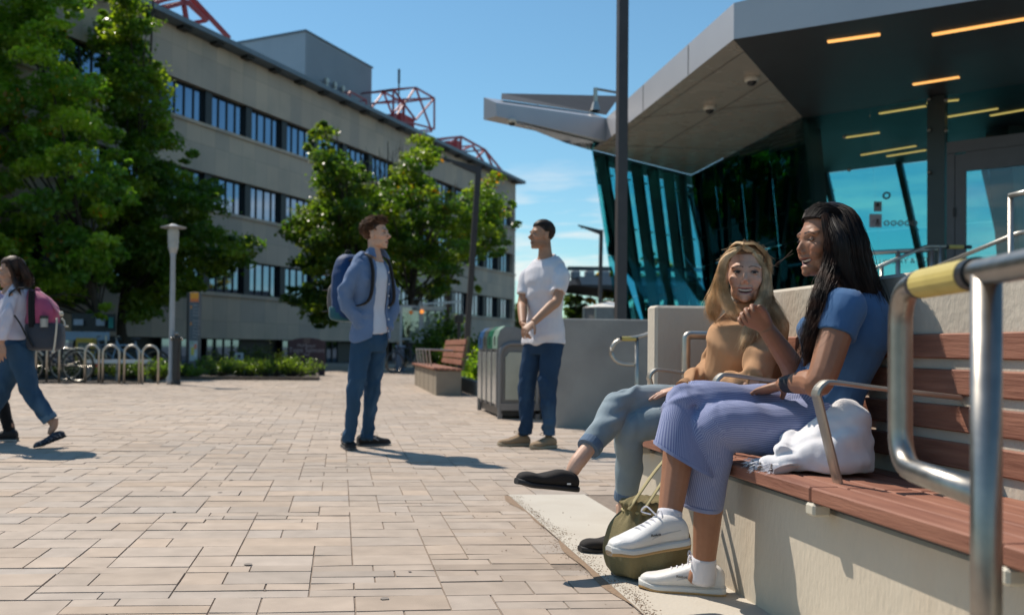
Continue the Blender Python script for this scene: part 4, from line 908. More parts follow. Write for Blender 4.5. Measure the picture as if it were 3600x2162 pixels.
# ================================================================== RECYCLING BIN
rb = thing('recycling_bin', (2.0, 11, 0), 'grey recycling station with blue and green lids behind the man in white', 'recycling bin')
def bin_():
    x0, x1, y0, y1 = 1.795, 2.27, 10.25, 11.75; gz = .13
    grey = mat('bin_grey', (.22, .215, .215), (.19, .185, .185), rough=.4, metal=.3)
    prof = [(x0, .78), (x0, .93), (x0+.03, 1.01), (x0+.09, 1.055), (x0+.2, 1.05), (x1-.06, .97), (x1, .93), (x1, gz), (x0+.012, gz), (x0+.012, .78)]
    mb = MB(); mb.prism([(x, y0+.02, z) for x, z in prof], (0, y1-y0-.04, 0)); mb.build('body', grey, rb)
    fr = MB()
    for y in (y0, y1):
        fr = MB(); fr.tube(rnd([(x0+.02, y, .02), (x0+.02, y, .86), (x1-.02, y, .86), (x1-.02, y, .10)], .16), .028, n=8); fr.bar((x0, y, .14), (x1, y, .14), .05, .08); fr.build('end_frame', grey, rb)
    e = MB(); e.prism([(x0+.08, y0-.012, .22), (x1-.05, y0-.012, .22), (x1-.05, y0-.012, .68), (x1-.14, y0-.012, .76), (x0+.12, y0-.012, .76), (x0+.08, y0-.012, .70)], (0, .02, 0)); e.build('end_panel', mat('frosted_panel', (.42, .43, .36), (.37, .38, .32), scale=4, rough=.25, c3=(.25, .28, .2), c3scale=3, c3amt=.4), rb)
    cols = [('bin_green_pale', (.22, .33, .27)), ('bin_green', (.012, .12, .065)), ('bin_dark', (.06, .07, .07)), ('bin_blue', (.02, .085, .22))]
    n = 4; w = (y1-y0-.04)/n
    for i, (nm, c) in enumerate(cols):
        ya = y0+.02+w*i
        l = MB(); l.prism([(x0-.008, ya+.012, .80), (x0-.008, ya+.012, .925), (x0+.022, ya+.012, 1.012), (x0+.085, ya+.012, 1.062), (x0+.15, ya+.012, 1.066), (x0+.15, ya+.012, 1.04), (x0+.01, ya+.012, .80)], (0, w-.024, 0)); ld = l.build('lid', mat(nm, c, tuple(v*.85 for v in c), rough=.35), rb)
        s = MB(); s.box((x0-.0095, ya+w/2, .89), (.006, .05, .11)); s.build('slot', M_BLACK, ld)
        d = MB(); d.box((x0-.004, ya+w/2, .46), (.018, w-.05, .60), bev=.006); d.build('front_panel', mat('bin_panel', (.46, .46, .44), (.40, .40, .385), scale=3, rough=.22, metal=.5), rb)
        f = MB(); f.box((x0-.006, ya+.006, .46), (.03, .03, .66)); f.build('front_post', grey, rb)
    k = MB(); k.box(((x0+x1)/2, (y0+y1)/2, .08), (x1-x0-.06, y1-y0-.1, .10)); k.build('plinth', M_BLACK, rb)
    for y in (y0, y1):
        for x in (x0+.02, x1-.02): k = MB(); k.box((x, y, .03), (.05, .05, .06)); k.build('foot', grey, rb)
bin_()
# ================================================================== LAMP POSTS
def arm_lamp(label, base, top, arm_end, w, z0=0.0):
    t = thing('lamp_post', tuple(base), label, 'lamp post', 'dark lamp posts with tapered arms')
    mb = MB(); mb.bar(base, top, w, w, up=(0, 1, 0)); mb.build('pole', M_POLE, t)
    a = Vector(top); e = Vector(arm_end); d = (e-a); x = Vector((d.x, d.y, 0)).normalized(); y = Vector((-x.y, x.x, 0)); L_ = d.length
    V = []
    for f, hh, ww in ((0, .20, w*.98), (1, .035, w*1.2)):
        c = a-x*(w*.5)*(1-f)*-1+d*f
        for i, j in ((-1, -1), (1, -1), (1, 1), (-1, 1)): V.append(tuple(c+y*(i*ww/2)+Vector((0, 0, j*hh/2-(.10-.0)*(1-f)))))
    mb = MB(); mb.add(V, [(0, 1, 2, 3), (7, 6, 5, 4), (0, 4, 5, 1), (1, 5, 6, 2), (2, 6, 7, 3), (3, 7, 4, 0)]); ar = mb.build('arm', M_POLE, t)
    mb = MB(); c = a+d*.75-Vector((0, 0, .07)); mb.box(c, (.28, .12, .02)); mb.build('lamp', mat('lamp_lens', (.5, .5, .48), rough=.3), ar)
    mb = MB(); mb.box(Vector(base)+Vector((0, 0, .02)), (w*2.2, w*2.2, .04)); mb.build('base_plate', M_POLE, t)
b = cxz((2181-1453)/F*12.8, 12.8, .95); tp = at(2188, -420, 12.8)
arm_lamp('tall dark lamp pole rising in front of the pavilion canopy', b, Vector((b.x, b.y, 7.4)), Vector((b.x-1.0, b.y-.1, 7.7)), .135)
b = A(1121, 885, 25); b.z = 0; arm_lamp('leaning dark lamp post with its arm among the maple leaves', b, A(1155, 402, 25), A(1068, 383, 25), .15)
b = A(1445, 840, 40); b.z = 0; arm_lamp('thin distant lamp post left of the glass pavilion', b, A(1451, 555, 40), A(1395, 544, 40), .14)
p = A(413, 926, 18.6); p.z = 0
lp = thing('globe_lamp', p, 'pale grey lamp post with a flat round cap beside the black bollard', 'lamp post')
def globe():
    top = A(418, 546, 18.6).z; tx = A(418, 546, 18.6)-A(413, 926, 18.6); g = mat('lamp_grey', (.36, .38, .40), (.31, .33, .35), rough=.45)
    mb = MB(); mb.lathe(tuple(p), [(.10, 0), (.10, .12), (.058, .2), (.052, top-.62), (.07, top-.52)], n=16); mb.build('pole', g, lp, smooth=True)
    mb = MB(); mb.lathe(tuple(p), [(.062, top-.56), (.105, top-.44), (.105, top-.34), (.118, top-.335), (.118, top-.31), (.108, top-.305), (.118, top-.09), (.10, top-.085), (.10, top-.03)], n=18); mb.build('lantern', mat('lantern_glass', (.42, .42, .40), (.36, .36, .34), rough=.3), lp)
    mb = MB(); mb.lathe(tuple(p), [(.10, top-.032), (.26, top-.03), (.262, top-.015), (.10, top+.02), (.05, top+.045)], n=28); mb.build('cap', g, lp)
globe()
p = A(1107, 880, 27); p.z = 0; t = thing('post_lantern', p, 'short dark post with a square lantern head beside the leaning lamp post', 'lamp post'); mb = MB(); mb.tube([p, p+Z*1.55], .05, n=8); mb.build('pole', M_BLACK, t); mb = MB(); mb.box(p+Z*1.67, (.26, .26, .26), bev=.03); mb.build('lantern', M_BLACK, t)
# ================================================================== BOLLARD, BIKE HOOPS, BICYCLES, BOXES
p = gnd(619, 1352); bo = thing('bollard', p, 'black bollard with silver studs standing in front of the pale lamp post', 'bollard')
mb = MB(); mb.lathe(tuple(p), [(.095, 0), (.095, .06), (.078, .08), (.078, .90), (.092, .92), (.092, .97), (.06, .99)], n=18); mb.build('post', M_BLACK, bo, smooth=False)
mb = MB(); mb.ell(p+Z*1.03, (.045, .045, .045), nu=12, nv=8); mb.build('finial', M_STEEL, bo, smooth=True)
for s_ in (-1, 1): mb = MB(); mb.ell(p+Vector((s_*.105, 0, .93)), (.03, .03, .03), nu=10, nv=8); mb.build('stud', M_STEEL, bo, smooth=True)
hoops = [((20, 1385), 'bike hoop partly behind the knees of the walking woman'), ((72, 1385), 'bike hoop standing in the frame of the parked black bicycle'), ((218, 1358), 'tarnished bike hoop beside the rear wheel of the black bicycle'), ((263, 1358), 'second bright bike hoop counting away from the bicycle wheel'), ((306, 1358), 'bike hoop with a glinting top between two other hoops'), ((353, 1358), 'last bike hoop next to the green juniper and the bollard')]
xs_ = [52, 128, 207, 248.5, 288, 328]; ws_ = [22, 24, 30, 33, 32, 33]
for (c_, lab), x2 in zip(hoops, [ (60, 86), (112, 142), (204, 238), (247, 287), (299, 335), (343, 381)]):
    a = A(x2[0], 931, 18.6); b2 = A(x2[1], 931, 18.6); a.z = b2.z = 0; w = (b2-a).length; x = (b2-a)/w; c = (a+b2)/2
    t = thing('bike_hoop', c, lab, 'bike rack', 'steel hoops of the bike rack'); mb = MB(); H = .80
    mb.tube([a, a+Z*(H-w/2)]+[c+Z*(H-w/2)-x*(w/2*math.cos(th))+Z*(w/2*math.sin(th)*.9) for th in np.linspace(.2, math.pi-.2, 9)]+[b2+Z*(H-w/2), b2], .024, n=10); mb.build('hoop', M_STEELD, t, smooth=True)
t0 = A(250, 872, 19.5); bb = thing('barrier_rail', (t0.x, t0.y, 0), 'pale horizontal bar on posts behind the bike hoops', 'barrier'); a = A(210, 872, 19.5); b2 = A(366, 872, 19.5); mb = MB(); mb.bar(a, b2, .05, .08); mb.build('bar', M_WHITE, bb)
for xx in (215, 285, 362): q = A(xx, 872, 19.55); mb = MB(); mb.tube([(q.x, q.y, 0), q], .05 if xx < 300 else .09, n=8); mb.build('post', M_CONCG, bb)
def bicycle(label, p, ang, fc, fender=True, s=1.0):
    t = thing('bicycle', p, label, 'bicycle', 'parked bicycles'); x = Vector((math.cos(ang), math.sin(ang), 0)); q = lambda u, z, o=0: Vector(p)+x*(u*s)+Vector((-x.y, x.x, 0))*o+Z*(z*s)
    y = Vector((-x.y, x.x, 0)); paint = mat('bike_paint_'+fc[0], fc[1], tuple(v*.8 for v in fc[1]), rough=.3)
    for u in (-.52, .52):
        ty = MB(); ty.tube([q(u+.33*math.cos(a), .345+.33*math.sin(a)) for a in np.linspace(0, 2*math.pi, 28, endpoint=False)], .018, n=6, closed=True); w = ty.build('wheel', M_BLACK, t)
        rm = MB(); rm.tube([q(u+.30*math.cos(a), .345+.30*math.sin(a)) for a in np.linspace(0, 2*math.pi, 28, endpoint=False)], .011, n=6, closed=True)
        for a in np.linspace(0, 2*math.pi, 18, endpoint=False): rm.tube([q(u, .345, .02*math.cos(9*a)), q(u+.30*math.cos(a), .345+.30*math.sin(a))], .0018, n=3)
        rm.build('rim', M_STEEL, w)
        if fender:
            fd = MB(); fd.tube([q(u+.375*math.cos(a), .345+.375*math.sin(a)) for a in np.linspace(.15 if u > 0 else .6, 2.6, 14)], .012, ry=.028, n=6); fd.build('mudguard', M_STEELD, w)
            if u > 0: rf = MB(); rf.box(q(u+.385, .36), (.03, .03, .06)); rf.build('reflector', mat('red_reflector', (.5, .02, .02), rough=.3), w)
    f = MB()
    for a, b in (((-.40, .90), (-.33, .72)), ((-.33, .72), (.12, .36)), ((-.36, .78), (.05, .80)), ((.05, .80), (.12, .36)), ((.12, .36), (.52, .345)), ((.06, .74), (.52, .345)), ((-.38, .84), (-.52, .345)), ((.05, .80), (.03, .90))): f.tube([q(*a), q(*b)], .019, n=8)
    f.build('frame', paint, t)
    sd_ = MB(); sd_.ell(q(.04, .935), (.13*s, .07*s, .04*s), M=Matrix.Rotation(ang, 3, 'Z')); sd_.build('saddle', M_BLACK, t, smooth=True)
    h = MB(); h.tube([q(-.40, .90), q(-.42, .99), q(-.34, 1.0, .26)], .013, n=6, k=3); h.tube([q(-.42, .99), q(-.34, 1.0, -.26)], .013, n=6); h.build('handlebar', M_STEELD, t)
    c = MB(); c.tube([q(.12+.09*math.cos(a), .36+.09*math.sin(a), .05) for a in np.linspace(0, 2*math.pi, 14, endpoint=False)], .008, n=5, closed=True); c.tube([q(.12, .36, .07), q(.2, .24, .07)], .01, n=5); c.box(q(.2, .23, .12), (.09, .09, .02)); c.build('crank', M_STEELD, t)
p = A(127, 930, 18.9); p.z = 0; bicycle('black bicycle with silver mudguards leaning at the hoops behind the pink backpack', p, R(-4), ('black', (.02, .02, .022)))
p = A(95, 926, 19.3); p.z = 0; bicycle('dark bicycle half hidden behind the walking woman', p, R(12), ('dark', (.03, .03, .04)))
p = A(322, 905, 22.0); p.z = 0; bicycle('pale blue bicycle standing beyond the juniper and last hoop', p, R(8), ('blue', (.22, .33, .45)), fender=False)
p = A(275, 905, 22.6); p.z = 0; bicycle('grey blue bicycle standing in the shade beside the far tree trunk', p, R(20), ('slate', (.16, .2, .25)), fender=False)
p = A(985, 905, 28.5); p.z = 0; bicycle('dark bicycle by the glass porch', p, R(30), ('navy', (.03, .04, .07)), fender=False)
p = A(207, 880, 23.5); p.z = 0; nb_ = thing('newspaper_box', p, 'yellow newspaper box under the maple trees', 'newspaper box')
mb = MB(); w = 40*K*23.5/F; top = A(207, 815, 23.5).z; mb.box(p+Z*(top/2+.12), (w, .4, top-.25), bev=.02); mb.build('box', mat('yellow_enamel', (.48, .30, .02), (.42, .26, .02), rough=.4), nb_); mb = MB(); mb.box(p+Vector((0, -.205, top*.66)), (w*.7, .012, top*.42)); mb.build('window', mat('dark_window', (.06, .08, .08), rough=.15), nb_); mb = MB(); mb.box(p+Z*.06, (w*.8, .34, .13)); mb.build('base', M_DARK, nb_)
txt('lettering', 'P3', p+Vector((0, -.215, top*.68)), .26, (1, 0, 0), mat('faint_print', (.3, .33, .3), rough=.5), nb_)
q = A(110, 830, 24.5); nbd = thing('notice_board', (q.x, q.y, 0), 'pale blue notice panel standing between the tree trunks', 'notice board')
a, b2 = A(150, 800, 24.5), A(262, 822, 24.5); mb = MB(); mb.box(((a.x+b2.x)/2, a.y, (a.z+b2.z)/2), (b2.x-a.x, .06, abs(a.z-b2.z)), bev=.01); mb.build('panel', mat('pale_blue_panel', (.27, .34, .42), (.23, .3, .38), rough=.6), nbd)
for xx in (155, 255): q = A(xx, 810, 24.52); mb = MB(); mb.tube([(q.x, q.y+.03, 0), (q.x, q.y+.03, q.z)], .03, n=6); mb.build('post', M_STEELD, nbd)
for i, (x0, y0, x1, y1, m_) in enumerate(((178, 770, 200, 785, 'w'), (232, 766, 252, 786, 'w'), (262, 766, 273, 792, 't'))):
    a, b2 = A(x0, y0, 27.2), A(x1, y1, 27.2); mb = MB(); mb.box(((a.x+b2.x)/2, a.y, (a.z+b2.z)/2), (b2.x-a.x, .03, abs(a.z-b2.z)), bev=.004); o = mb.build('poster', mat('poster_white', (.42, .46, .55), rough=.6) if m_ == 'w' else mat('poster_teal', (.02, .22, .2), rough=.6), nbd)
mb = MB(); a, b2 = A(172, 760, 27.3), A(276, 796, 27.3); mb.box(((a.x+b2.x)/2, a.y+.05, (a.z+b2.z)/2), (b2.x-a.x, .04, abs(a.z-b2.z)+.1)); mb.build('board', M_FRAME, nbd)
for xx in (a.x+.3, b2.x-.3): mb = MB(); mb.bar((xx, a.y+.05, 0), (xx, a.y+.05, b2.z), .06, .06); mb.build('post', M_FRAME, nbd)
# map pillar
p = A(469, 909, 23.0); p.z = 0; mp_ = thing('map_pillar', p, 'slim grey map pillar with an orange top band and a colourful map', 'sign')
def pillar():
    s = K*23.0/F; w = 22*s; top = A(471, 706, 23.0).z; ry = R(-8)
    mb = MB(); mb.box(p+Z*(top/2), (w, .30, top), rz=ry, bev=.01); mb.build('body', mat('pillar_grey', (.155, .155, .165), (.135, .135, .145), rough=.5), mp_)
    mb = MB(); mb.box(p+Vector((-w/2-.035, .04, top/2)), (.07, .28, top), rz=ry); mb.build('edge', M_BLACK, mp_)
    y = -.156
    def pan(h0, h1, c, nm, x0=-.46, x1=.46, dy=0.0): mb = MB(); mb.box(p+Vector((w*(x0+x1)/2, y-dy, (h0+h1)/2)), (w*(x1-x0), .012, h1-h0), rz=ry); return mb.build(nm, mat('pan_%d_%d_%d' % tuple(int(v*999) for v in c), c, tuple(v*.9 for v in c), rough=.5), mp_)
    H = top
    pan(H-.16, H-.01, (.85, .36, .03), 'orange_band'); pan(H-.24, H-.16, (.75, .20, .06), 'red_band'); pan(H-1.20, H-.245, (.10, .13, .16), 'text_panel'); pan(H-1.72, H-1.22, (.42, .50, .52), 'map', -.46, .4)
    pan(H-1.30, H-1.24, (.30, .44, .36), 'map_green', -.4, 0, .008); pan(H-1.58, H-1.38, (.62, .55, .12), 'map_yellow', -.3, .05, .008); pan(H-1.42, H-1.30, (.72, .22, .12), 'map_red', .05, .33, .008); pan(H-1.62, H-1.50, (.55, .62, .66), 'map_white', .0, .35, .010)
    m = mat('pillar_print', (.40, .42, .45), rough=.5)
    for i, sline in enumerate(['Main', 'Library', 'Parking', 'Health', 'Student', 'Centre', 'Arts', 'Square', 'Museum', 'Hall']): txt('lettering', sline, p+Vector((-w*.12, y-.010, H-.33-.082*i-(0.06 if i > 3 else 0))), .068, (1, math.tan(ry), 0), m, mp_, align='LEFT')
    for h in (.36, .78): pan(H-h-.05, H-h+.03, (.70, .28, .05), 'orange_arrow', -.40, -.28, .006)
pillar()
# maroon sign
p = A(746, 893, 25.5); p.z = 0; ms = thing('maroon_sign', p, 'dark maroon building sign behind the junipers', 'sign')
def msign():
    d = 25.5; s = K*d/F; L_ = A(696, 850, d); Rr = A(784, 850, d); w = (Rr.x-L_.x); top = A(740, 816, d).z; c = Vector(((L_.x+Rr.x)/2, (L_.y+Rr.y)/2, 0)); x = Vector((Rr.x-L_.x, Rr.y-L_.y, 0)).normalized(); n = Vector((x.y, -x.x, 0))
    P = [c-x*w/2, c+x*w/2, c+x*w/2+Z*(top-.07)]+[c+x*(w/2*math.cos(a))*.85+Z*(top-.08+.09*math.sin(a)) for a in np.linspace(.3, math.pi-.3, 7)]+[c-x*w/2+Z*(top-.07)]
    mb = MB(); mb.prism(P, -n*.12); mb.build('panel', mat('maroon', (.040, .012, .022), (.034, .010, .019), rough=.5), ms)
    m = mat('sign_print', (.30, .27, .30), rough=.5); k = -n*.0+n*.004
    q = lambda yy: c+Z*A(740, yy, d).z+n*.004
    txt('lettering', 'McMaster', q(834), .13, x, m, ms); txt('lettering', 'Togo Salmon', q(845), .19, x, m, ms); txt('lettering', 'Hall', q(856), .11, x, m, ms)
    e = MB(); e.prism([q(822)+x*-.09+Z*.08, q(822)+x*-.09-Z*.05, q(822)-Z*.11, q(822)+x*.09-Z*.05, q(822)+x*.09+Z*.08], n*.004); e.build('crest', mat('crest_dim', (.10, .06, .06), rough=.5), ms)
msign()
p = A(577, 875, 24.2); t = thing('small_notice', (p.x, p.y, 0), 'small white notice on a stake among dark junipers', 'sign'); a, b2 = A(567, 851, 24.2), A(587, 868, 24.2); mb = MB(); mb.box(((a.x+b2.x)/2, a.y, (a.z+b2.z)/2), (b2.x-a.x, .02, a.z-b2.z)); mb.build('plate', mat('notice_white', (.40, .48, .55), rough=.5), t); mb = MB(); c = Vector(((a.x+b2.x)/2, a.y-.014, (a.z+b2.z)/2)); mb.box(c, ((b2.x-a.x)*.35, .008, (a.z-b2.z)*.5)); mb.build('symbol', M_DARK, t); mb = MB(); mb.tube([(p.x, p.y+.02, 0), (p.x, p.y+.02, a.z)], .015, n=6); mb.build('stake', M_DARK, t)
q = A(965, 880, 29.5); t = thing('litter_bin', (q.x, q.y, 0), 'blue grey litter bin beside the glass porch', 'litter bin'); mb = MB(); w = 24*K*29.5/F; h = A(965, 838, 29.5).z; mb.box((q.x, q.y, h/2), (w*.8, w*.8, h), bev=.04); mb.build('body', mat('bin_slate', (.15, .19, .26), rough=.5), t); mb = MB(); mb.box((q.x, q.y, h+.03), (w, w, .07), bev=.02); mb.build('lid', mat('bin_lid', (.22, .28, .38), rough=.5), t)
# ================================================================== FIGURE TOOLKIT
def V3(p): return np.array(tuple(p), float)
def nrm(v): v = np.array(v, float); return v/(np.linalg.norm(v)+1e-12)
def loft(mb, secs, n=22, power=1.0):
    """closed skin through sections (centre, half-axis x, half-axis y)"""
    th = np.linspace(0, 2*math.pi, n, endpoint=False); cs, sn = np.cos(th), np.sin(th)
    if power != 1: cs = np.sign(cs)*np.abs(cs)**power; sn = np.sign(sn)*np.abs(sn)**power
    V = np.vstack([np.array(c)+np.outer(cs, X)+np.outer(sn, Y) for c, X, Y in secs]); m = len(secs); Fc = []
    for i in range(m-1):
        for j in range(n): j2 = (j+1) % n; Fc.append((i*n+j, i*n+j2, (i+1)*n+j2, (i+1)*n+j))
    Fc += [tuple(range(n-1, -1, -1)), tuple(range((m-1)*n, m*n))]
    return mb.add(V, Fc)
def smooth_secs(secs, k=5):
    A_ = np.array([np.concatenate([c, X, Y]) for c, X, Y in secs]); B = spline(A_, k); return [(b[:3], b[3:6], b[6:9]) for b in B]
def fuse_mesh(mb, voxel, it=3, fac_=0.5):
    """union of overlapping closed shapes -> (verts, quads)"""
    me = bpy.data.meshes.new('fuse'); me.from_pydata(np.vstack(mb.V).tolist(), [], [tuple(f) for f in mb.F]); o = bpy.data.objects.new('fuse', me); COL.objects.link(o)
    bm = bmesh.new(); bm.from_mesh(me); bmesh.ops.recalc_face_normals(bm, faces=bm.faces); bm.to_mesh(me); bm.free()
    r = o.modifiers.new('r', 'REMESH'); r.mode = 'VOXEL'; r.voxel_size = voxel
    if it: s = o.modifiers.new('s', 'SMOOTH'); s.factor = fac_; s.iterations = it
    dg = bpy.context.evaluated_depsgraph_get(); dg.update(); ev = o.evaluated_get(dg); m2 = ev.to_mesh()
    V = np.empty(len(m2.vertices)*3); m2.vertices.foreach_get('co', V); V = V.reshape(-1, 3); N_ = np.empty(len(m2.vertices)*3); m2.vertex_normals.foreach_get('vector', N_); N_ = N_.reshape(-1, 3)
    L_ = np.empty(len(m2.loops), dtype=np.int32); m2.loops.foreach_get('vertex_index', L_); Fq = L_.reshape(-1, 4) if len(L_) == 4*len(m2.polygons) else [tuple(p.vertices) for p in m2.polygons]
    ev.to_mesh_clear(); bpy.data.objects.remove(o); bpy.data.meshes.remove(me); return V, Fq, N_
def limb(mb, P, r, k=5, n=14, ry=None, up=None): mb.tube([V3(p) for p in P], r, n=n, k=k, ry=ry, up=up)
def ball(mb, p, r): mb.ell(V3(p), (r, r, r) if np.isscalar(r) else r, nu=14, nv=10)
def wave_noise(P, scale, seed, n=7):
    rg = np.random.default_rng(seed); out = np.zeros(len(P))
    for i in range(n):
        k = rg.normal(size=3); k /= np.linalg.norm(k); f = scale*(.6+1.2*rg.random()); out += np.sin(P@(k*f)*6.283+rg.random()*6.283)
    return out/n**.5
def folds(V, N_, segs, amp, seed, freq=14.0, decay=.16, base=.25, quiet=()):
    """cloth wrinkles: ridges across each limb axis, strongest near the joints listed as segment ends, blended where limbs meet"""
    acc = np.zeros(len(V)); ws = np.zeros(len(V)); rg = np.random.default_rng(seed)
    for a, b in segs:
        a, b = V3(a), V3(b); ab = b-a; L_ = np.linalg.norm(ab); t = np.clip((V-a)@ab/L_**2, 0, 1); q = a+np.outer(t, ab); r = np.linalg.norm(V-q, axis=1)
        u = nrm(np.cross(ab, [.3, .5, .8])); w = np.cross(ab/L_, u); th = np.arctan2((V-q)@w, (V-q)@u)
        s = t*L_; ph = 1.6*np.sin(th+rg.random()*6)+.8*np.sin(2*th+rg.random()*6)+.5*np.sin(3*th+9*s)
        rid = np.sin(6.283*freq*s*.5+ph*1.3)+.6*np.sin(6.283*freq*s*.93+ph*1.9+1)
        we = base+np.exp(-np.minimum(s, L_-s)/decay*2.0); env = .5+.5*np.sin(th*1.0+4*s+rg.random()*6)
        wt = 1/(r+.02)**5; acc += wt*rid*we*(.35+.65*env); ws += wt
    k = acc/ws*amp
    for p, r in quiet: k = k*np.clip(np.linalg.norm(V-V3(p), axis=1)/r-.3, 0, 1)
    return V+N_*k[:, None]
def cloth(name, mb, m, parent, voxel=.006, it=3, amp=0.0, segs=(), seed=1, attrs=None, freq=14, colors=None, base=.25, post=None, quiet=()):
    V, Fq, N_ = fuse_mesh(mb, voxel, max(it*2, 3))
    if amp: V = folds(V, N_, segs, amp, seed, freq=freq, base=base, quiet=quiet)
    if post is not None: V = post(V, N_)
    kw = {}
    if attrs: kw['attrs'] = attrs(V)
    if colors is not None: kw['colors'] = colors(V)
    return npmesh(name, V, Fq, m, parent, smooth=True, **kw)
def frame(front, up):
    f = nrm(front); u = np.array(up, float); u = nrm(u-f*(u@f)); r = np.cross(f, u); return np.stack([r, f, u], 1)      # columns right, front, up
def torso_secs(pel, che, nek, side_p, side_c, w=1.0, dpt=1.0, grow=0.0, female=False, top=1.1, hem=None, low=True, bust=0.0, straight=0.0):
    """pelvis centre, chest centre (armpit height), neck base; side vectors point to the figure's right"""
    pel, che, nek = V3(pel), V3(che), V3(nek); Up = nrm(che-pel); sp, sc_ = nrm(side_p), nrm(side_c); H = np.linalg.norm(che-pel)
    T = [(-.12, .140, .105), (.02, .168, .116), (.18, .160, .112), (.45, .132 if female else .144, .095), (.72, .142 if female else .156, .108), (.88, .147 if female else .166, .116), (1.0, .150 if female else .173, .116 if female else .122)]
    if not low: T = T[1:]
    secs = []
    for t, a, b in T:
        a, b = (a*(1-straight)+.150*straight, b*(1-straight)+.112*straight) if 0 < t < 1 else (a, b)
        c = pel+(che-pel)*t; s = nrm(sp*(1-np.clip(t, 0, 1))+sc_*np.clip(t, 0, 1)); s = nrm(s-Up*(s@Up)); f = np.cross(Up, s); bb = bust*math.exp(-((t-.90)/.17)**2)
        secs.append((c+f*bb*.5, s*(a*w+grow), f*(b*dpt+grow+bb*.5)))
    if hem is not None: secs = [q for q in secs if (q[0]-pel)@Up >= hem*H-1e-6]
    Un = nrm(nek-che); s = nrm(sc_-Un*(sc_@Un)); f = np.cross(Un, s)
    for t, a, b in ((.30, .176 if not female else .152, .112), (.52, .168 if not female else .145, .098), (.70, .140 if not female else .120, .082), (.84, .100 if not female else .086, .069), (.96, .070 if not female else .060, .060), (1.12, .060 if not female else .050, .057)):
        if t <= top: bb = b*dpt+grow*.8; secs.append((che+(nek-che)*t-f*.010*t, s*(a*w+grow), f*bb-Un*bb*1.0*max(0, t-.45)))
    return secs
def torso(mb, *a, n=26, **kw): loft(mb, smooth_secs(torso_secs(*a, **kw), 4), n=n)
def hand(mb, wrist, d, palm_n, thumb_side, curl=.5, sc=1.0, spread=.12, thumb_curl=.35, curls=None, thumb_dir=None, fr=None):
    """palm + five separate fingers; d = finger direction, palm_n = direction the palm faces, thumb_side = across the palm towards the thumb"""
    d = nrm(d); pn = nrm(V3(palm_n)-d*(V3(palm_n)@d)); ts = nrm(V3(thumb_side)-d*(V3(thumb_side)@d)-pn*(V3(thumb_side)@pn)); w = V3(wrist); fr = fr or .0085
    L_ = .095*sc
    secs = [(w-d*.012*sc, ts*.026*sc, pn*.019*sc), (w+d*.012*sc, ts*.029*sc, pn*.017*sc), (w+d*L_*.45, ts*.040*sc, pn*.016*sc), (w+d*L_*.85, ts*.043*sc, pn*.0135*sc), (w+d*L_*1.02, ts*.040*sc, pn*.010*sc)]
    loft(mb, smooth_secs(secs, 3), n=16)
    lens = [.072, .080, .075, .058]
    for i in range(4):
        off = (.031-.0205*i)*sc; b = w+d*L_*(.93+(-.02, .03, .02, -.05)[i])+ts*off; dd = nrm(d+ts*spread*(1.1-.73*i)*.5); c = (curls[i] if curls else curl*(.9+.12*i)); P = [b-dd*.012*sc, b]; a = 0; q = b.copy(); ln = lens[i]*sc
        for f_, ca in ((.45, .75), (.32, 1.0), (.23, .7)):
            a += c*ca; v = dd*math.cos(a)+pn*math.sin(a); q = q+v*ln*f_; P.append(q.copy())
        r0 = fr*sc*(1.0, 1.03, .98, .86)[i]; mb.tube(P, [r0*1.02, r0*1.04, r0, r0*.9, r0*.62], n=9, k=3)
    tb = w+d*L_*.22+ts*.026*sc; td = nrm(d*.62+ts*.75+pn*.28) if thumb_dir is None else nrm(thumb_dir); t2 = nrm(td*(1-thumb_curl)+d*thumb_curl*.9+pn*thumb_curl*.5)
    mb.tube([tb-td*.018*sc, tb+td*.022*sc, tb+td*.046*sc, tb+td*.046*sc+t2*.028*sc, tb+td*.046*sc+t2*.040*sc], [.013*sc, .0125*sc, .0105*sc, .009*sc, .006*sc], n=9, k=3)
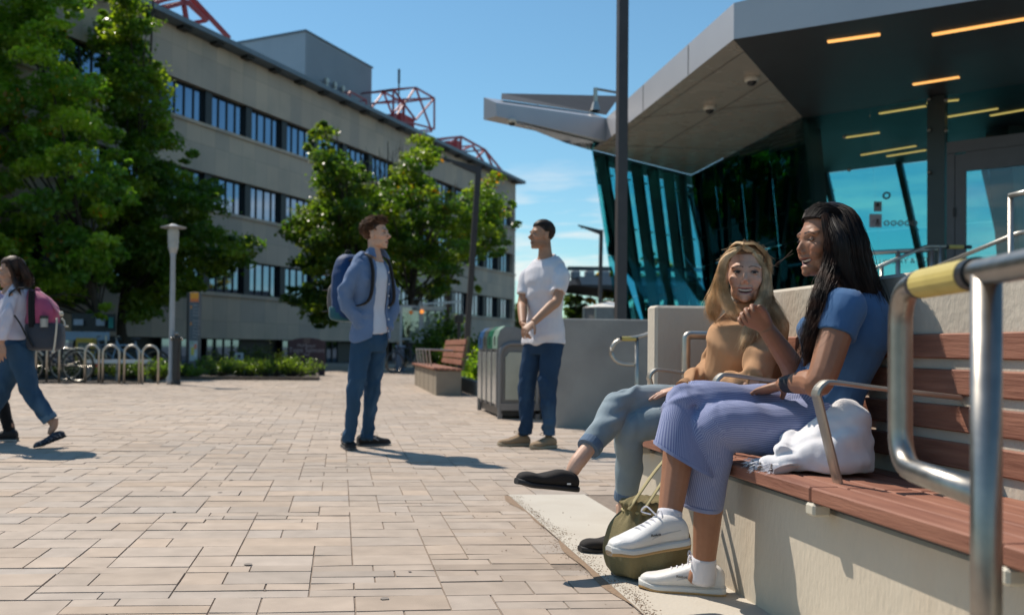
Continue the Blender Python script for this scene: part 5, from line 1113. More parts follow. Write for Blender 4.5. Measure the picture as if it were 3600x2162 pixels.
def head_blobs(mb, c, M, s=1.0, female=False, jaw=1.0, nose=1.0, neck_to=None, neck_r=.055, smile=0.0, long=1.0):
    c = V3(c); q = lambda p: c+M@(np.array(p)*s)
    E = lambda p, r: mb.ell(q(p), np.array(r)*s, M=M, nu=22, nv=16)
    E((0, -.020, .035), (.074, .094, .084)); E((0, .020, -.005), (.067, .070, .085*long)); E((0, .028, -.055*long), (.054*jaw, .056, .060*long))
    E((0, .050, -.092*long), (.034*jaw, .036, .026)); E((0, .072, -.106*long), (.017*jaw, .015, .014))
    for x in (-1, 1):
        E((x*.040*jaw, .016, -.068*long), (.019, .046, .036)); E((x*.039, .050, -.026), (.023, .027, .026)); E((x*.030, .069 if not female else .064, .021), (.027, .017, .014))
        mb.ell(q((x*.076, -.008, -.012)), np.array((.009, .019, .031))*s, M=M@np.array(Matrix.Rotation(x*.35, 3, 'Z')), nu=12, nv=10); E((x*.077, -.004, -.036), (.007, .009, .011))
        if smile: E((x*.034, .057, -.048), (.018, .019, .020))
    fy, fr_ = (-.005, .86) if female else (0, 1.0)
    mb.tube([q((0, .080+fy, .016)), q((0, .091+fy*1.2, -.004)), q((0, .099+.012*nose+fy, -.028)), q((0, .101+.011*nose+fy, -.035))], np.array([.009, .0085, .0112, .0095])*s*fr_, n=10, k=3)
    for x in (-1, 1): E((x*.0110*fr_, .091+fy+.004*nose, -.0395), (.0080*fr_, .0105, .0070*fr_))
    if not smile: E((0, .078, -.066), (.025, .016, .006)); E((0, .077, -.0765), (.022, .016, .0075))
    else: E((0, .073, -.057), (.030, .018, .006)); E((0, .070, -.089), (.024, .018, .008))
    E((0, .070, -.055), (.024, .020, .018))
    if neck_to is not None:
        n0 = V3(neck_to); a = q((0, -.022, -.030)); mb.tube([a, a*.45+n0*.55+M@np.array([0, -.004, 0]), n0, n0+(n0-a)*.35], [neck_r*.98, neck_r*.92, neck_r*1.08, neck_r*1.4], n=18, k=4)
def paint_head(V, N_, C, c, M, s, skin, lip, brow, eye_z=.002, scalp=None, smile=0.0, lid=(.45, .30, .24), stubble=None, long=1.0, brow_th=1.0, squint=0.0, hairline=.062):
    """press in eye sockets and mouth, colour lips, brows and scalp (all in the head's own frame)"""
    c = V3(c); l = (V-c)@M/s; hd = (np.abs(l[:, 0]) < .1) & (np.abs(l[:, 1]) < .13) & (l[:, 2] > -.135*long) & (l[:, 2] < .14)
    fr = hd & (l[:, 1] > .035)
    if smile: V[fr] += np.outer(.004*s*np.exp(-(((np.abs(l[fr, 0])-.036)/.014)**2+((l[fr, 2]+.040)/.016)**2)), M[:, 1])
    for x in (-1, 1):
        dx = l[:, 0]-x*.0305; dz = l[:, 2]-eye_z; g = np.exp(-((dx/.017)**2+(dz/.0105)**2)); m = fr; V[m] -= np.outer(g[m]*.0105*s, M[:, 1])
        e = (dx/.0165)**2+((dz-.001)/(.0095*(1-squint*.3)))**2; k = fr & (e < 1.25); C[k] = C[k]*.65+np.array(lid)*.35
        u = x*l[:, 0]; bz = eye_z+.0205+.005*np.sin((u-.012)/.036*math.pi)-.004*((u-.012)/.036); k = fr & (u > .010) & (u < .052) & (np.abs(l[:, 2]-bz) < .0038*brow_th*(1-.45*(u-.010)/.042)); C[k] = brow
        ck = np.exp(-(((l[:, 0]-x*.04)/.02)**2+((l[:, 2]+.035)/.018)**2)); C[fr] = C[fr]*(1+np.outer(ck[fr], np.array([.10, -.04, -.06])))
    nz = np.exp(-((l[:, 0]/.016)**2+((l[:, 2]+.035)/.014)**2))*(l[:, 1] > .09); C[hd] = C[hd]*(1+np.outer(nz[hd], np.array([.08, -.05, -.06])))
    if smile:
        zc = -.071*1.0+.35*smile*(l[:, 0]/.03)**2*.020; hw = .0265; hh = (.0078+.0022*(smile > 1))*np.sqrt(np.clip(1-(l[:, 0]/hw)**2, 0, 1))
        e = np.abs(l[:, 2]-zc)/np.maximum(hh, 1e-5); ins = fr & (np.abs(l[:, 0]) < hw) & (e < 1); rim = fr & (np.abs(l[:, 0]) < hw+.004) & (np.abs(l[:, 2]-zc) < hh+.0045) & ~ins
        C[rim] = lip; C[ins] = (.07, .02, .018); V[ins] -= np.outer(np.clip(1.3*(1-e[ins]), 0, 1)*.013*s, M[:, 1])
    else:
        w = np.clip(1-np.abs(l[:, 0])/.026, 0, 1); k = fr & (np.abs(l[:, 2]+.0715) < .0115*w**.6); C[k] = np.array(lip); k2 = fr & (np.abs(l[:, 2]+.0718) < .0016) & (w > .1); C[k2] = np.array(lip)*.35; V[k2] -= np.outer(np.full(k2.sum(), .0025*s), M[:, 1])
    if stubble is not None:
        g = np.clip((-.040-l[:, 2])/.03, 0, 1)*np.clip((.105+l[:, 2])/.02+.4, 0, 1); k = hd; C[k] = C[k]*(1-.35*g[k][:, None])+np.outer(g[k]*.35, stubble)
    if scalp is not None:
        k = hd & (l[:, 2] > hairline-.9*np.maximum(0, .055-l[:, 1])) & (l[:, 2] > -.06) & ~((np.abs(l[:, 0]) > .068) & (l[:, 2] < .02)); C[k] = scalp
    return V, C
def eyes(parent, c, M, s, iris=(.10, .06, .03), eye_z=.002, look=(0, 1, 0), dep=.0700, lid=(.30, .17, .12), up=.42, lo=-.50):
    """eyeballs whose upper and lower caps are the lids"""
    c = V3(c); lk = nrm(look); R_ = .0125*s
    for x in (-1, 1):
        p = c+M@(np.array([x*.0305, dep, eye_z])*s); mb = MB(); mb.ell(p, (R_,)*3, nu=28, nv=22); V = np.vstack(mb.V); d = nrm(M@lk); a = (V-p)@d/R_; z = (V-p)@M[:, 2]/R_
        C = np.where(a[:, None] > .955, np.array([(.01, .01, .01)]), np.where(a[:, None] > .80, np.array([iris]), np.array([(.50, .47, .44)])))
        e = np.abs((V-p)@M[:, 0]/R_); cl = (z > up-.25*e**2) | (z < lo+.25*e**2); C = np.where(cl[:, None], np.array([lid]), C); ed = (np.abs(z-(up-.25*e**2)) < .09); C = np.where(ed[:, None], np.array([(.03, .018, .014)]), C); V = np.where(cl[:, None], p+(V-p)*1.07, V)
        npmesh('eye', V, mb.F, attr_mat('eyeball', rough=.38, spec=.35, namt=.02), parent, smooth=True, colors=C)
def strand_mesh(curves, r, n=3, taper=.25):
    """curves: list of (k,3) arrays -> one mesh of thin tapered tubes"""
    V = []; Fc = []; b = 0
    for P in curves:
        m = len(P); T = np.gradient(P, axis=0); T /= np.linalg.norm(T, axis=1)[:, None]+1e-9; u = np.cross(T, [.31, .52, .79]); u /= np.linalg.norm(u, axis=1)[:, None]+1e-9; w = np.cross(T, u); rr = r*(1-(1-taper)*np.linspace(0, 1, m)**1.5)
        for j in range(n): a = 2*math.pi*j/n; V.append(P+(u*math.cos(a)+w*math.sin(a))*rr[:, None])
        idx = b+np.arange(m*n).reshape(n, m)
        for j in range(n):
            j2 = (j+1) % n; Fc.append(np.stack([idx[j, :-1], idx[j2, :-1], idx[j2, 1:], idx[j, 1:]], 1))
        b += m*n
    return np.vstack(V), np.vstack(Fc)
def hair_locks(guides, N, r, seed, jit=.012, wav=.006, wf=3.0, k=6):
    """guides: list of (points, radii) ; strands follow a guide at a random offset that scales with its radius"""
    rg = np.random.default_rng(seed); out = []
    L_ = np.array([len(g[0])*np.mean(g[1]) for g in guides]); pr = L_/L_.sum()
    G = [(spline(np.array([V3(p) for p in g[0]]), k), np.interp(np.linspace(0, 1, k*(len(g[0])-1)+1), np.linspace(0, 1, len(g[1])), g[1])) for g in guides]
    for i in range(N):
        P, R_ = G[rg.choice(len(G), p=pr)]; o = rg.normal(size=3); o /= np.linalg.norm(o); q = (.55+.5*rg.random()); e = rg.normal(size=3)*jit; t = np.linspace(0, 1, len(P)); ph = rg.random(3)*6.28
        end = int(len(P)*rg.uniform(.78, 1.0)); C = P+np.outer(R_*q, o)+np.outer(t**1.5, e)+wav*np.sin(6.28*wf*t[:, None]*rg.uniform(.7, 1.3)+ph)*t[:, None]; out.append(C[:max(end, 4)])
    return out
def hair_cap(c, M, s, keep, grow=1.0, ctr=(0, -.018, .036), rad=(.0815, .1015, .0925), disp=0.0, seed=1, nu=64, nv=44, soft=.075):
    """scalp cap: part of an ellipsoid (head frame) for which keep(l) is true, given thickness"""
    mb = MB(); mb.ell((0, 0, 0), np.array(rad)*grow, nu=nu, nv=nv); V = np.vstack(mb.V)+np.array(ctr); k = keep(V); Fc = [f for f in mb.F if all(k[i] for i in f)]
    if disp: V = V*(1+(wave_noise(V, 22, seed)*disp)[:, None])
    used = sorted({i for f in Fc for i in f}); mp = {o: i for i, o in enumerate(used)}; Vt = V[used]; Vi = (Vt-np.array(ctr))*.86+np.array(ctr); n = len(used)
    F2 = [tuple(mp[i] for i in f) for f in Fc]; ed = {}; near = np.zeros(n)
    for f in F2:
        for a, b in zip(f, f[1:]+f[:1]): ed[(a, b)] = 1
    rim = [(a, b) for a, b in ed if (b, a) not in ed]
    for a, b in rim: near[a] = near[b] = 1
    for _ in range(3):
        n2 = near.copy()
        for f in F2: n2[list(f)] = np.maximum(n2[list(f)], near[list(f)].max()*.62)
        near = n2
    if soft: Vt = np.array(ctr)+(Vt-np.array(ctr))*(1-soft*near)[:, None]
    FF = F2+[tuple(n+i for i in f[::-1]) for f in F2]+[(b, a, n+a, n+b) for a, b in rim]
    return V3(c)+(np.vstack([Vt, Vi])*s)@M.T, FF
def shoe(parent, heel, toe, up=(0, 0, 1), w=.046, h=.075, m_up=None, m_sole=None, sole_h=.024, low=True, laces=None, open_=.085, name='shoe', toe_h=.042, sole_c=None):
    """heel/toe: ends of the sole on the ground side"""
    heel, toe = V3(heel), V3(toe); d = nrm(toe-heel); L_ = np.linalg.norm(toe-heel); u = np.array(up, float); u = nrm(u-d*(u@d)); x = np.cross(d, u)
    prof = [(0, .55, .62), (.06, .80, .86), (.2, .88, 1.0), (.34, .86, .98), (.5, .93, .78), (.65, 1.04, .62), (.8, 1.0, toe_h/h), (.92, .74, toe_h/h*.88), (.99, .36, toe_h/h*.6)]
    secs = [];
    for t, ww, hh in prof:
        H = h*hh; secs.append((heel+d*(L_*t)+u*(sole_h*.6+H/2), x*w*ww, u*(H/2)))
    mb = MB(); loft(mb, smooth_secs(secs, 3), n=20, power=.8); V, Fq, N_ = fuse_mesh(mb, .0045, 2); 
    sh = npmesh(name, V, Fq, m_up, parent, smooth=True)
    secs = []
    for t, ww, hh in prof: secs.append((heel+d*(L_*(t*1.03-.012))+u*(sole_h/2+(.006 if t > .9 else 0)), x*(w*ww*1.06+.001), u*(sole_h/2)))
    mb = MB(); loft(mb, smooth_secs(secs, 3), n=20, power=.6); so = mb.build('sole', m_sole, sh); 
    if sole_c is not None:
        secs2 = [(c-u*(sole_h*.24), X*1.012, Y*.52) for c, X, Y in secs]; mb = MB(); loft(mb, smooth_secs(secs2, 3), n=20, power=.6); mb.build('sole_rim', sole_c, sh)
    if laces is not None:
        mb = MB()
        for i in range(5): t = .36+.065*i; H = h*np.interp(t, [p[0] for p in prof], [p[2] for p in prof]); c = heel+d*(L_*t)+u*(sole_h*.6+H+.001); mb.tube([c-x*w*.42-u*.006, c+u*.002, c+x*w*.42-u*.006], .0032, n=5, k=3)
        c = heel+d*(L_*.37)+u*(sole_h*.6+h*.98+.004)
        for s_ in (-1, 1): mb.tube([c, c+x*s_*.035+u*.022+d*.01, c+x*s_*.055+u*.004+d*.015, c+x*s_*.02+d*.006], .0026, n=5, k=4)
        mb.build('lace', laces, sh)
    return sh
def skin_body(parent, mb, voxel, skin, head=None, it=4, extra=None):
    V, Fq, N_ = fuse_mesh(mb, voxel, it); C = np.tile(np.array(skin, float), (len(V), 1))
    C *= (1+.05*wave_noise(V, 9, 3))[:, None]
    if head: V, C = paint_head(V, N_, C, **head)
    if extra: V, C = extra(V, C)
    return npmesh('body', V, Fq, attr_mat('skin', rough=.5, spec=.35, sss=.0, nscale=60, namt=.05, bump=.06, bscale=400), parent, smooth=True, colors=np.clip(C, .004, .95))
def hairmat(name, c, rough=.55): return attr_mat(name, rough=rough, spec=.22, nscale=40, namt=.25)
def hair_obj(name, VF, m, parent, c1, c2, seed=1):
    V, Fc = VF; rg = np.random.default_rng(seed); C = np.array(c1)+(np.array(c2)-np.array(c1))*np.clip(.5+.5*wave_noise(V, 12, seed), 0, 1)[:, None]; return npmesh(name, V, Fc, m, parent, smooth=True, colors=C)
def fabric(name, c, var=.1, rough=.85, bump=.25, bscale=900, sheen=.15):
    return mat(name, c, tuple(v*(1-var*2) for v in c), scale=7, rough=rough, bump=bump, bscale=bscale, spec=.15, sheen=sheen)
def denim(name, c, fade):
    return mat(name, c, tuple(v*.72 for v in c), scale=5, rough=.85, bump=.3, bscale=700, spec=.12, c3=fade, c3scale=3.0, c3amt=.6, stretch=(1.4, 1.4, .6))
# ================================================================== PEOPLE
S = at; X3 = np.array
def person(loc, label, group='people on the plaza'): return thing('person', (loc[0], loc[1], 0), label, 'person', group)
def rightof(F): return nrm(np.cross(nrm(F), [0, 0, 1]))
SK_FAIR, SK_TAN, SK_BROWN, SK_BLOND = (.56, .335, .235), (.39, .21, .13), (.32, .152, .088), (.60, .365, .26)
D_DARK = denim('dark_denim', (.026, .058, .115), (.085, .16, .25)); D_MID = denim('mid_denim', (.036, .085, .155), (.14, .23, .33)); D_LIGHT = denim('light_denim', (.27, .335, .375), (.40, .45, .48))
F_WHITE = fabric('white_cotton', (.70, .68, .72), .06); F_TEE = fabric('pale_tee_cotton', (.56, .60, .70), .06); F_BLUE = fabric('chambray', (.135, .205, .35), .08); F_TAN = fabric('camel_knit', (.50, .285, .155), .08, bump=.12, bscale=300, sheen=.0); F_NAVY = fabric('blue_jersey', (.060, .145, .30), .08); F_LAV = fabric('lavender_knit', (.34, .32, .48), .06); F_GREYW = fabric('pale_lilac_cotton', (.60, .57, .66), .06); F_BLACK = fabric('black_cotton', (.012, .012, .014), .1)
L_WHITE = mat('white_leather', (.72, .70, .68), (.66, .64, .62), scale=14, rough=.45, bump=.15, bscale=300); G_GUM = mat('gum_rubber', (.50, .30, .12), (.42, .25, .10), rough=.6); G_WHITE = mat('white_rubber', (.66, .65, .62), (.58, .57, .54), rough=.55); G_BLACK = mat('black_rubber', (.018, .017, .018), rough=.6); SUEDE = mat('tan_suede', (.30, .205, .125), (.25, .17, .10), scale=12, rough=.9, bump=.3, bscale=200); G_TAN = mat('tan_rubber', (.36, .29, .2), rough=.7); CANV_B = mat('black_canvas', (.022, .018, .017), (.016, .013, .012), scale=30, rough=.9, bump=.3, bscale=500); MESH_B = mat('black_mesh', (.02, .02, .023), (.014, .014, .016), scale=30, rough=.8, bump=.4, bscale=300)
def legs_skin(mb, legs, r=1.0):
    for hip, knee, ank in legs: limb(mb, [hip, knee, V3(knee)*.7+V3(ank)*.3, ank], [.055*r, .036*r, .038*r, .032*r])
def foot_skin(mb, ank, toe_dir, L_=.14, r=1.0, kn=None):
    a = V3(ank); d = nrm(toe_dir); u0 = X3([0, 0, 1.]) if kn is None else nrm(V3(kn)-a); mb.tube([a+u0*.05, a, a-X3([0, 0, .035])+d*.022, a-X3([0, 0, .058])+d*L_*.30], [.031*r, .030*r, .026*r, .012*r], n=12, k=4)
def trouser_leg(mb, pts, rr, ry=None, n=18): mb.tube([V3(p) for p in pts], rr, n=n, k=5, ry=ry)
def cuff(parent, c, d, r, h, m, name='cuff', ry=None):
    c = V3(c); d = nrm(d); mb = MB(); mb.tube([c-d*h/2, c-d*h*.3, c+d*h*.3, c+d*h/2], [r*.99, r*1.02, r*1.02, r*.99], n=24, ry=None if ry is None else [ry]*4); return mb.build(name, m, parent, smooth=False)
# ------------------------------------------------------------------ man in the open blue shirt
def man_blue():
    F = nrm([.74, -.67, 0]); Rr = rightof(F); U = X3([0, 0, 1.])
    p = person(gnd(1265, 1575), 'man in an open blue shirt over a pale tee with hands in his jeans pockets')
    pel, che, nek = V3(S(1300, 1188, 7.15)), V3(S(1301, 982, 7.12)), V3(S(1317, 890, 7.12)); hc = V3(S(1324, 822, 7.12)); HM = frame([.93, -.37, .03], [-.04, 0, 1]); s = 1.0
    shR, shL = che+Rr*.165+U*.075, che-Rr*.165+U*.075
    elR, elL = V3(S(1211, 1050, 6.98)), V3(S(1384, 1062, 7.30)); wrR, wrL = V3(S(1272, 1152, 7.02)), V3(S(1358, 1158, 7.18))
    hipR, hipL = pel+Rr*.085+U*.0, pel-Rr*.085; knR, knL = V3(S(1246, 1385, 7.04)), V3(S(1306, 1380, 7.22)); anR, anL = V3(S(1231, 1535, 7.07)), V3(S(1293, 1528, 7.28))
    mb = MB(); head_blobs(mb, hc, HM, s, neck_to=nek-U*.02, neck_r=.051, jaw=1.0, nose=.8); torso(mb, pel, che, nek-U*.03, Rr, Rr, w=.9, dpt=.9, n=16)
    for sh, el, wr in ((shR, elR, wrR), (shL, elL, wrL)): limb(mb, [sh, el, wr], [.040, .035, .026])
    hand(mb, wrR-F*.012, -U-F*.10-Rr*.34, -Rr, -F, curl=.2, sc=.9); hand(mb, wrL-F*.03, -U-F*.15+Rr*.34, Rr, -F, curl=.2, sc=.9)
    legs_skin(mb, [(hipR, knR, anR), (hipL, knL, anL)], .85)
    skin_body(p, mb, .0036, SK_FAIR, dict(c=hc, M=HM, s=s, skin=SK_FAIR, lip=(.36, .15, .12), brow=(.035, .02, .014), scalp=(.07, .035, .02), brow_th=1.25, hairline=.075))
    eyes(p, hc, HM, s, look=(.25, 1, 0), lid=(.36, .20, .14), up=.30)
    mb = MB(); torso(mb, pel+U*.03, che, nek, Rr, Rr, w=.94, dpt=.97, grow=.008, hem=.0, top=.9); cloth('tee_shirt', mb, F_TEE, p, .007, 3, .003, [(pel, che)], 2, freq=9)
    # open shirt: a thick shell left open in front, plus sleeves
    SS = torso_secs(pel-U*.01, che, nek, Rr, Rr, w=1.0, dpt=1.0, grow=.020, top=.9, low=False); mb = MB(); na = 40; rings = []
    for i, (c, X, Y) in enumerate(SS):
        f_ = i/(len(SS)-1); gap = np.interp(f_, [0, .3, .6, .85, 1], [.66, .50, .42, .42, .62]); th = np.linspace(math.pi/2+gap*1.15, math.pi/2-gap*.85+2*math.pi, na); dz = .03*np.cos(2*th) if i == 0 else 0*th
        k_ = 1-.013/np.linalg.norm(Y); rings.append((np.array([c+X*math.cos(x)+Y*math.sin(x)-U*z for x, z in zip(th, dz)]), np.array([c+X*k_*math.cos(x)+Y*k_*math.sin(x)-U*z for x, z in zip(th, dz)])))
    ro = spline(np.array([r[0].ravel() for r in rings]), 4).reshape(-1, na, 3); ri = spline(np.array([r[1].ravel() for r in rings]), 4).reshape(-1, na, 3); m = len(ro); V = np.vstack([ro.reshape(-1, 3), ri.reshape(-1, 3)]); o_ = m*na; Fc = []
    for i in range(m-1):
        for j in range(na-1): a = i*na+j; Fc += [(a, a+1, a+na+1, a+na), (o_+a+na, o_+a+na+1, o_+a+1, o_+a)]
        for j in (0, na-1): a = i*na+j; Fc.append((a, a+na, o_+a+na, o_+a))
    for j in range(na-1):
        for i in (0, m-1): a = i*na+j; Fc.append((a, a+1, o_+a+1, o_+a))
    mb.add(V, Fc)
    for sh, el, wr in ((shR, elR, wrR), (shL, elL, wrL)): trouser_leg(mb, [sh-nrm(sh-che)*.03+U*.004, sh*.7+el*.3, el, el*.45+wr*.55, wr-nrm(wr-el)*.012], [.068, .064, .060, .054, .046])
    def post(V, N_): return V
    cloth('shirt', mb, F_BLUE, p, .0065, 2, .0125, [(shR, elR), (elR, wrR), (shL, elL), (elL, wrL), (pel, che)], 5, freq=11, base=.3, quiet=[(shR, .1), (shL, .1), (pel, .2)])
    mb = MB()                                                                    # collar
    for sd_ in (1, -1):
        a = nek+U*.045-F*.045+Rr*sd_*.02; b = nek+U*.030+F*.045+Rr*sd_*.058; t = nek-U*.045+F*.085+Rr*sd_*.080; e = nek-U*.0-F*.05+Rr*sd_*.06; mb.prism([a, nek+U*.04+Rr*sd_*.063, b, t, nek-U*.012+Rr*sd_*.088, e], F*.007+Rr*sd_*.006)
    mb.build('collar', F_BLUE, p)
    mb = MB()
    for i in range(6): t = 1.12-.2*i; c = pel+(che-pel)*t; g_ = math.pi/2+.46; mb.ell(c+Rr*(.178*math.cos(g_))+F*(.133*math.sin(g_)+.006), (.006, .006, .006), nu=8, nv=6)
    bt = mb.build('button', M_WHITE, p); bt['kind'] = 'stuff'
    mb = MB(); mb2 = MB(); loft(mb2, smooth_secs([(pel-U*.11, Rr*.15, F*.105), (pel-U*.03, Rr*.172, F*.122), (pel+U*.03, Rr*.156, F*.106), (pel+U*.06, Rr*.146, F*.098)], 4))
    for h, k_, a in ((hipR, knR, anR), (hipL, knL, anL)): trouser_leg(mb2, [h+U*.02, h*.6+k_*.4, k_, k_*.6+a*.4, a+U*.045, a-U*.035], [.088, .082, .062, .055, .048, .049])
    cloth('jeans', mb2, D_MID, p, .0065, 4, .0110, [(hipR, knR), (knR, anR), (hipL, knL), (knL, anL)], 8, freq=13, base=.22, quiet=[(pel, .2)])
    sil = mat('silver_trim', (.42, .43, .45), rough=.35, metal=.4)
    for he, to in ((gnd(1212, 1570), gnd(1243, 1587)), (gnd(1256, 1568), gnd(1377, 1563))):
        if he.y > 7.12 or True:
            hv, tv = V3(he), V3(to); dv = nrm(tv-hv); tv = hv+dv*max(.27, min(.29, np.linalg.norm(tv-hv))); sh = shoe(p, hv, tv, m_up=MESH_B, m_sole=G_BLACK, laces=F_BLACK, h=.085, sole_h=.028, sole_c=mat('grey_foam', (.20, .2, .21), rough=.6))
            x = np.cross(dv, [0, 0, 1]); st = MB()
            for sd_ in (-1, 1): st.tube([hv+dv*.09+x*sd_*.040+U*.045, hv+dv*.15+x*sd_*.043+U*.075], .0045, n=5); st.tube([hv+dv*.10+x*sd_*.040+U*.080, hv+dv*.17+x*sd_*.043+U*.045], .0045, n=5)
            st.build('shoe_stripe', sil, sh)
    # hair: wavy brown, swept up in front
    hm = hairmat('brown_hair', None)
    keep = lambda l: ((l[:, 2] > .070) | (l[:, 1] < .01)) & (l[:, 2] > -.055) & ~((l[:, 1] > -.035) & (l[:, 2] < .015)) & ~((l[:, 1] > .03) & (l[:, 2] < .062))
    hair_obj('hair', hair_cap(hc, HM, s, keep, 1.07, disp=.022, seed=2), hm, p, (.050, .022, .012), (.10, .045, .022), 4)
    gl = []; rd = random.Random(3)
    for i in range(520):
        a = rd.uniform(-3.1, 3.1); e = rd.uniform(-.35, 1.5); q = X3([.085*math.cos(e)*math.sin(a), .106*math.cos(e)*math.cos(a)-.018, .036+.097*math.sin(e)])
        if (q[1] > .030 and q[2] < .078) or (q[2] < .020 and q[1] > -.03) or q[2] < -.05: continue
        nq = nrm(q-X3([0, -.018, .036])); fw = np.clip((q[1]+.02)/.08, 0, 1); t = nrm(X3([q[0]*.4, .05*fw-.02, .03*fw-.05*(1-fw)])+X3([rd.uniform(-.04, .04), rd.uniform(-.03, .03), rd.uniform(-.02, .02)])); t = nrm(t-nq*(t@nq)*.7)
        L_ = rd.uniform(.6, 1.1)*(1.0 if q[2] > .05 else .55); gl.append(([hc+HM@(q-nq*.004), hc+HM@(q+t*.012*L_+nq*.010*L_), hc+HM@(q+t*.026*L_+nq*.013*L_), hc+HM@(q+t*.036*L_+nq*.006*L_)], [.005, .007, .006, .002]))
    hair_obj('hair_lock', strand_mesh(hair_locks(gl, 2600, .0016, 4, jit=.004, wav=.0025), .0015), hm, p, (.050, .022, .012), (.16, .072, .032), 6)
    # backpack (carried, so a thing of its own)
    b0 = che-F*.215-U*.055; bp = thing('backpack', tuple(b0-U*.28), 'royal blue backpack with a grey panel worn by the man in the open shirt', 'backpack')
    BL = fabric('royal_blue_nylon', (.012, .050, .15), .1, rough=.5); GR = fabric('grey_nylon', (.12, .11, .11), .1, rough=.6); TE = fabric('teal_nylon', (.012, .10, .13), .1, rough=.5)
    mb = MB(); loft(mb, smooth_secs([(b0-U*.26, Rr*.10, F*.06), (b0-U*.24, Rr*.145, F*.095), (b0-U*.05, Rr*.158, F*.115), (b0+U*.12, Rr*.15, F*.10), (b0+U*.22, Rr*.115, F*.075), (b0+U*.26, Rr*.06, F*.04)], 4), power=.75); cloth('main_compartment', mb, BL, bp, .008, 2, .003, [(b0-U*.2, b0+U*.2)], 3)
    mb = MB(); loft(mb, smooth_secs([(b0-F*.07-U*.235, Rr*.11, F*.06), (b0-F*.085-U*.15, Rr*.128, F*.075), (b0-F*.085-U*.02, Rr*.125, F*.07), (b0-F*.075+U*.03, Rr*.10, F*.05)], 4), power=.7); cloth('front_pocket', mb, GR, bp, .008, 2)
    mb = MB(); loft(mb, smooth_secs([(b0-U*.275, Rr*.12, F*.07), (b0-U*.25-F*.02, Rr*.150, F*.112), (b0-U*.17-F*.02, Rr*.154, F*.118), (b0-U*.15-F*.02, Rr*.14, F*.10)], 4), power=.75); cloth('bottom_panel', mb, TE, bp, .008, 2)
    for sd_ in (1, -1):
        mb = MB(); mb.tube([b0+U*.20+Rr*sd_*.07+F*.06, nek+Rr*sd_*.095-F*.035-U*.018, nek+Rr*sd_*.110+F*.045-U*.045, che+Rr*sd_*.118+F*.130+U*.01, pel*.4+che*.6+Rr*sd_*.150+F*.105, b0-U*.17+Rr*sd_*.17+F*.10], .006, ry=.021, n=8, k=6, up=tuple(Rr)); mb.build('strap', F_BLACK, bp, smooth=True)
    mb = MB(); mb.tube([b0+U*.24+Rr*.03, b0+U*.285+Rr*.02-F*.02, b0+U*.285-Rr*.02-F*.02, b0+U*.24-Rr*.03], .010, n=8, k=4); mb.build('handle', F_BLACK, bp)
    for z in (-.02, .10, -.19): mb = MB(); q = b0+U*z-F*.12+Rr*.10; mb.tube([q, q-F*.05-U*.008+Rr*.03], .005, n=6); mb.box(q-F*.02, (.02, .02, .014)); mb.build('buckle', M_BLACK, bp)
man_blue()
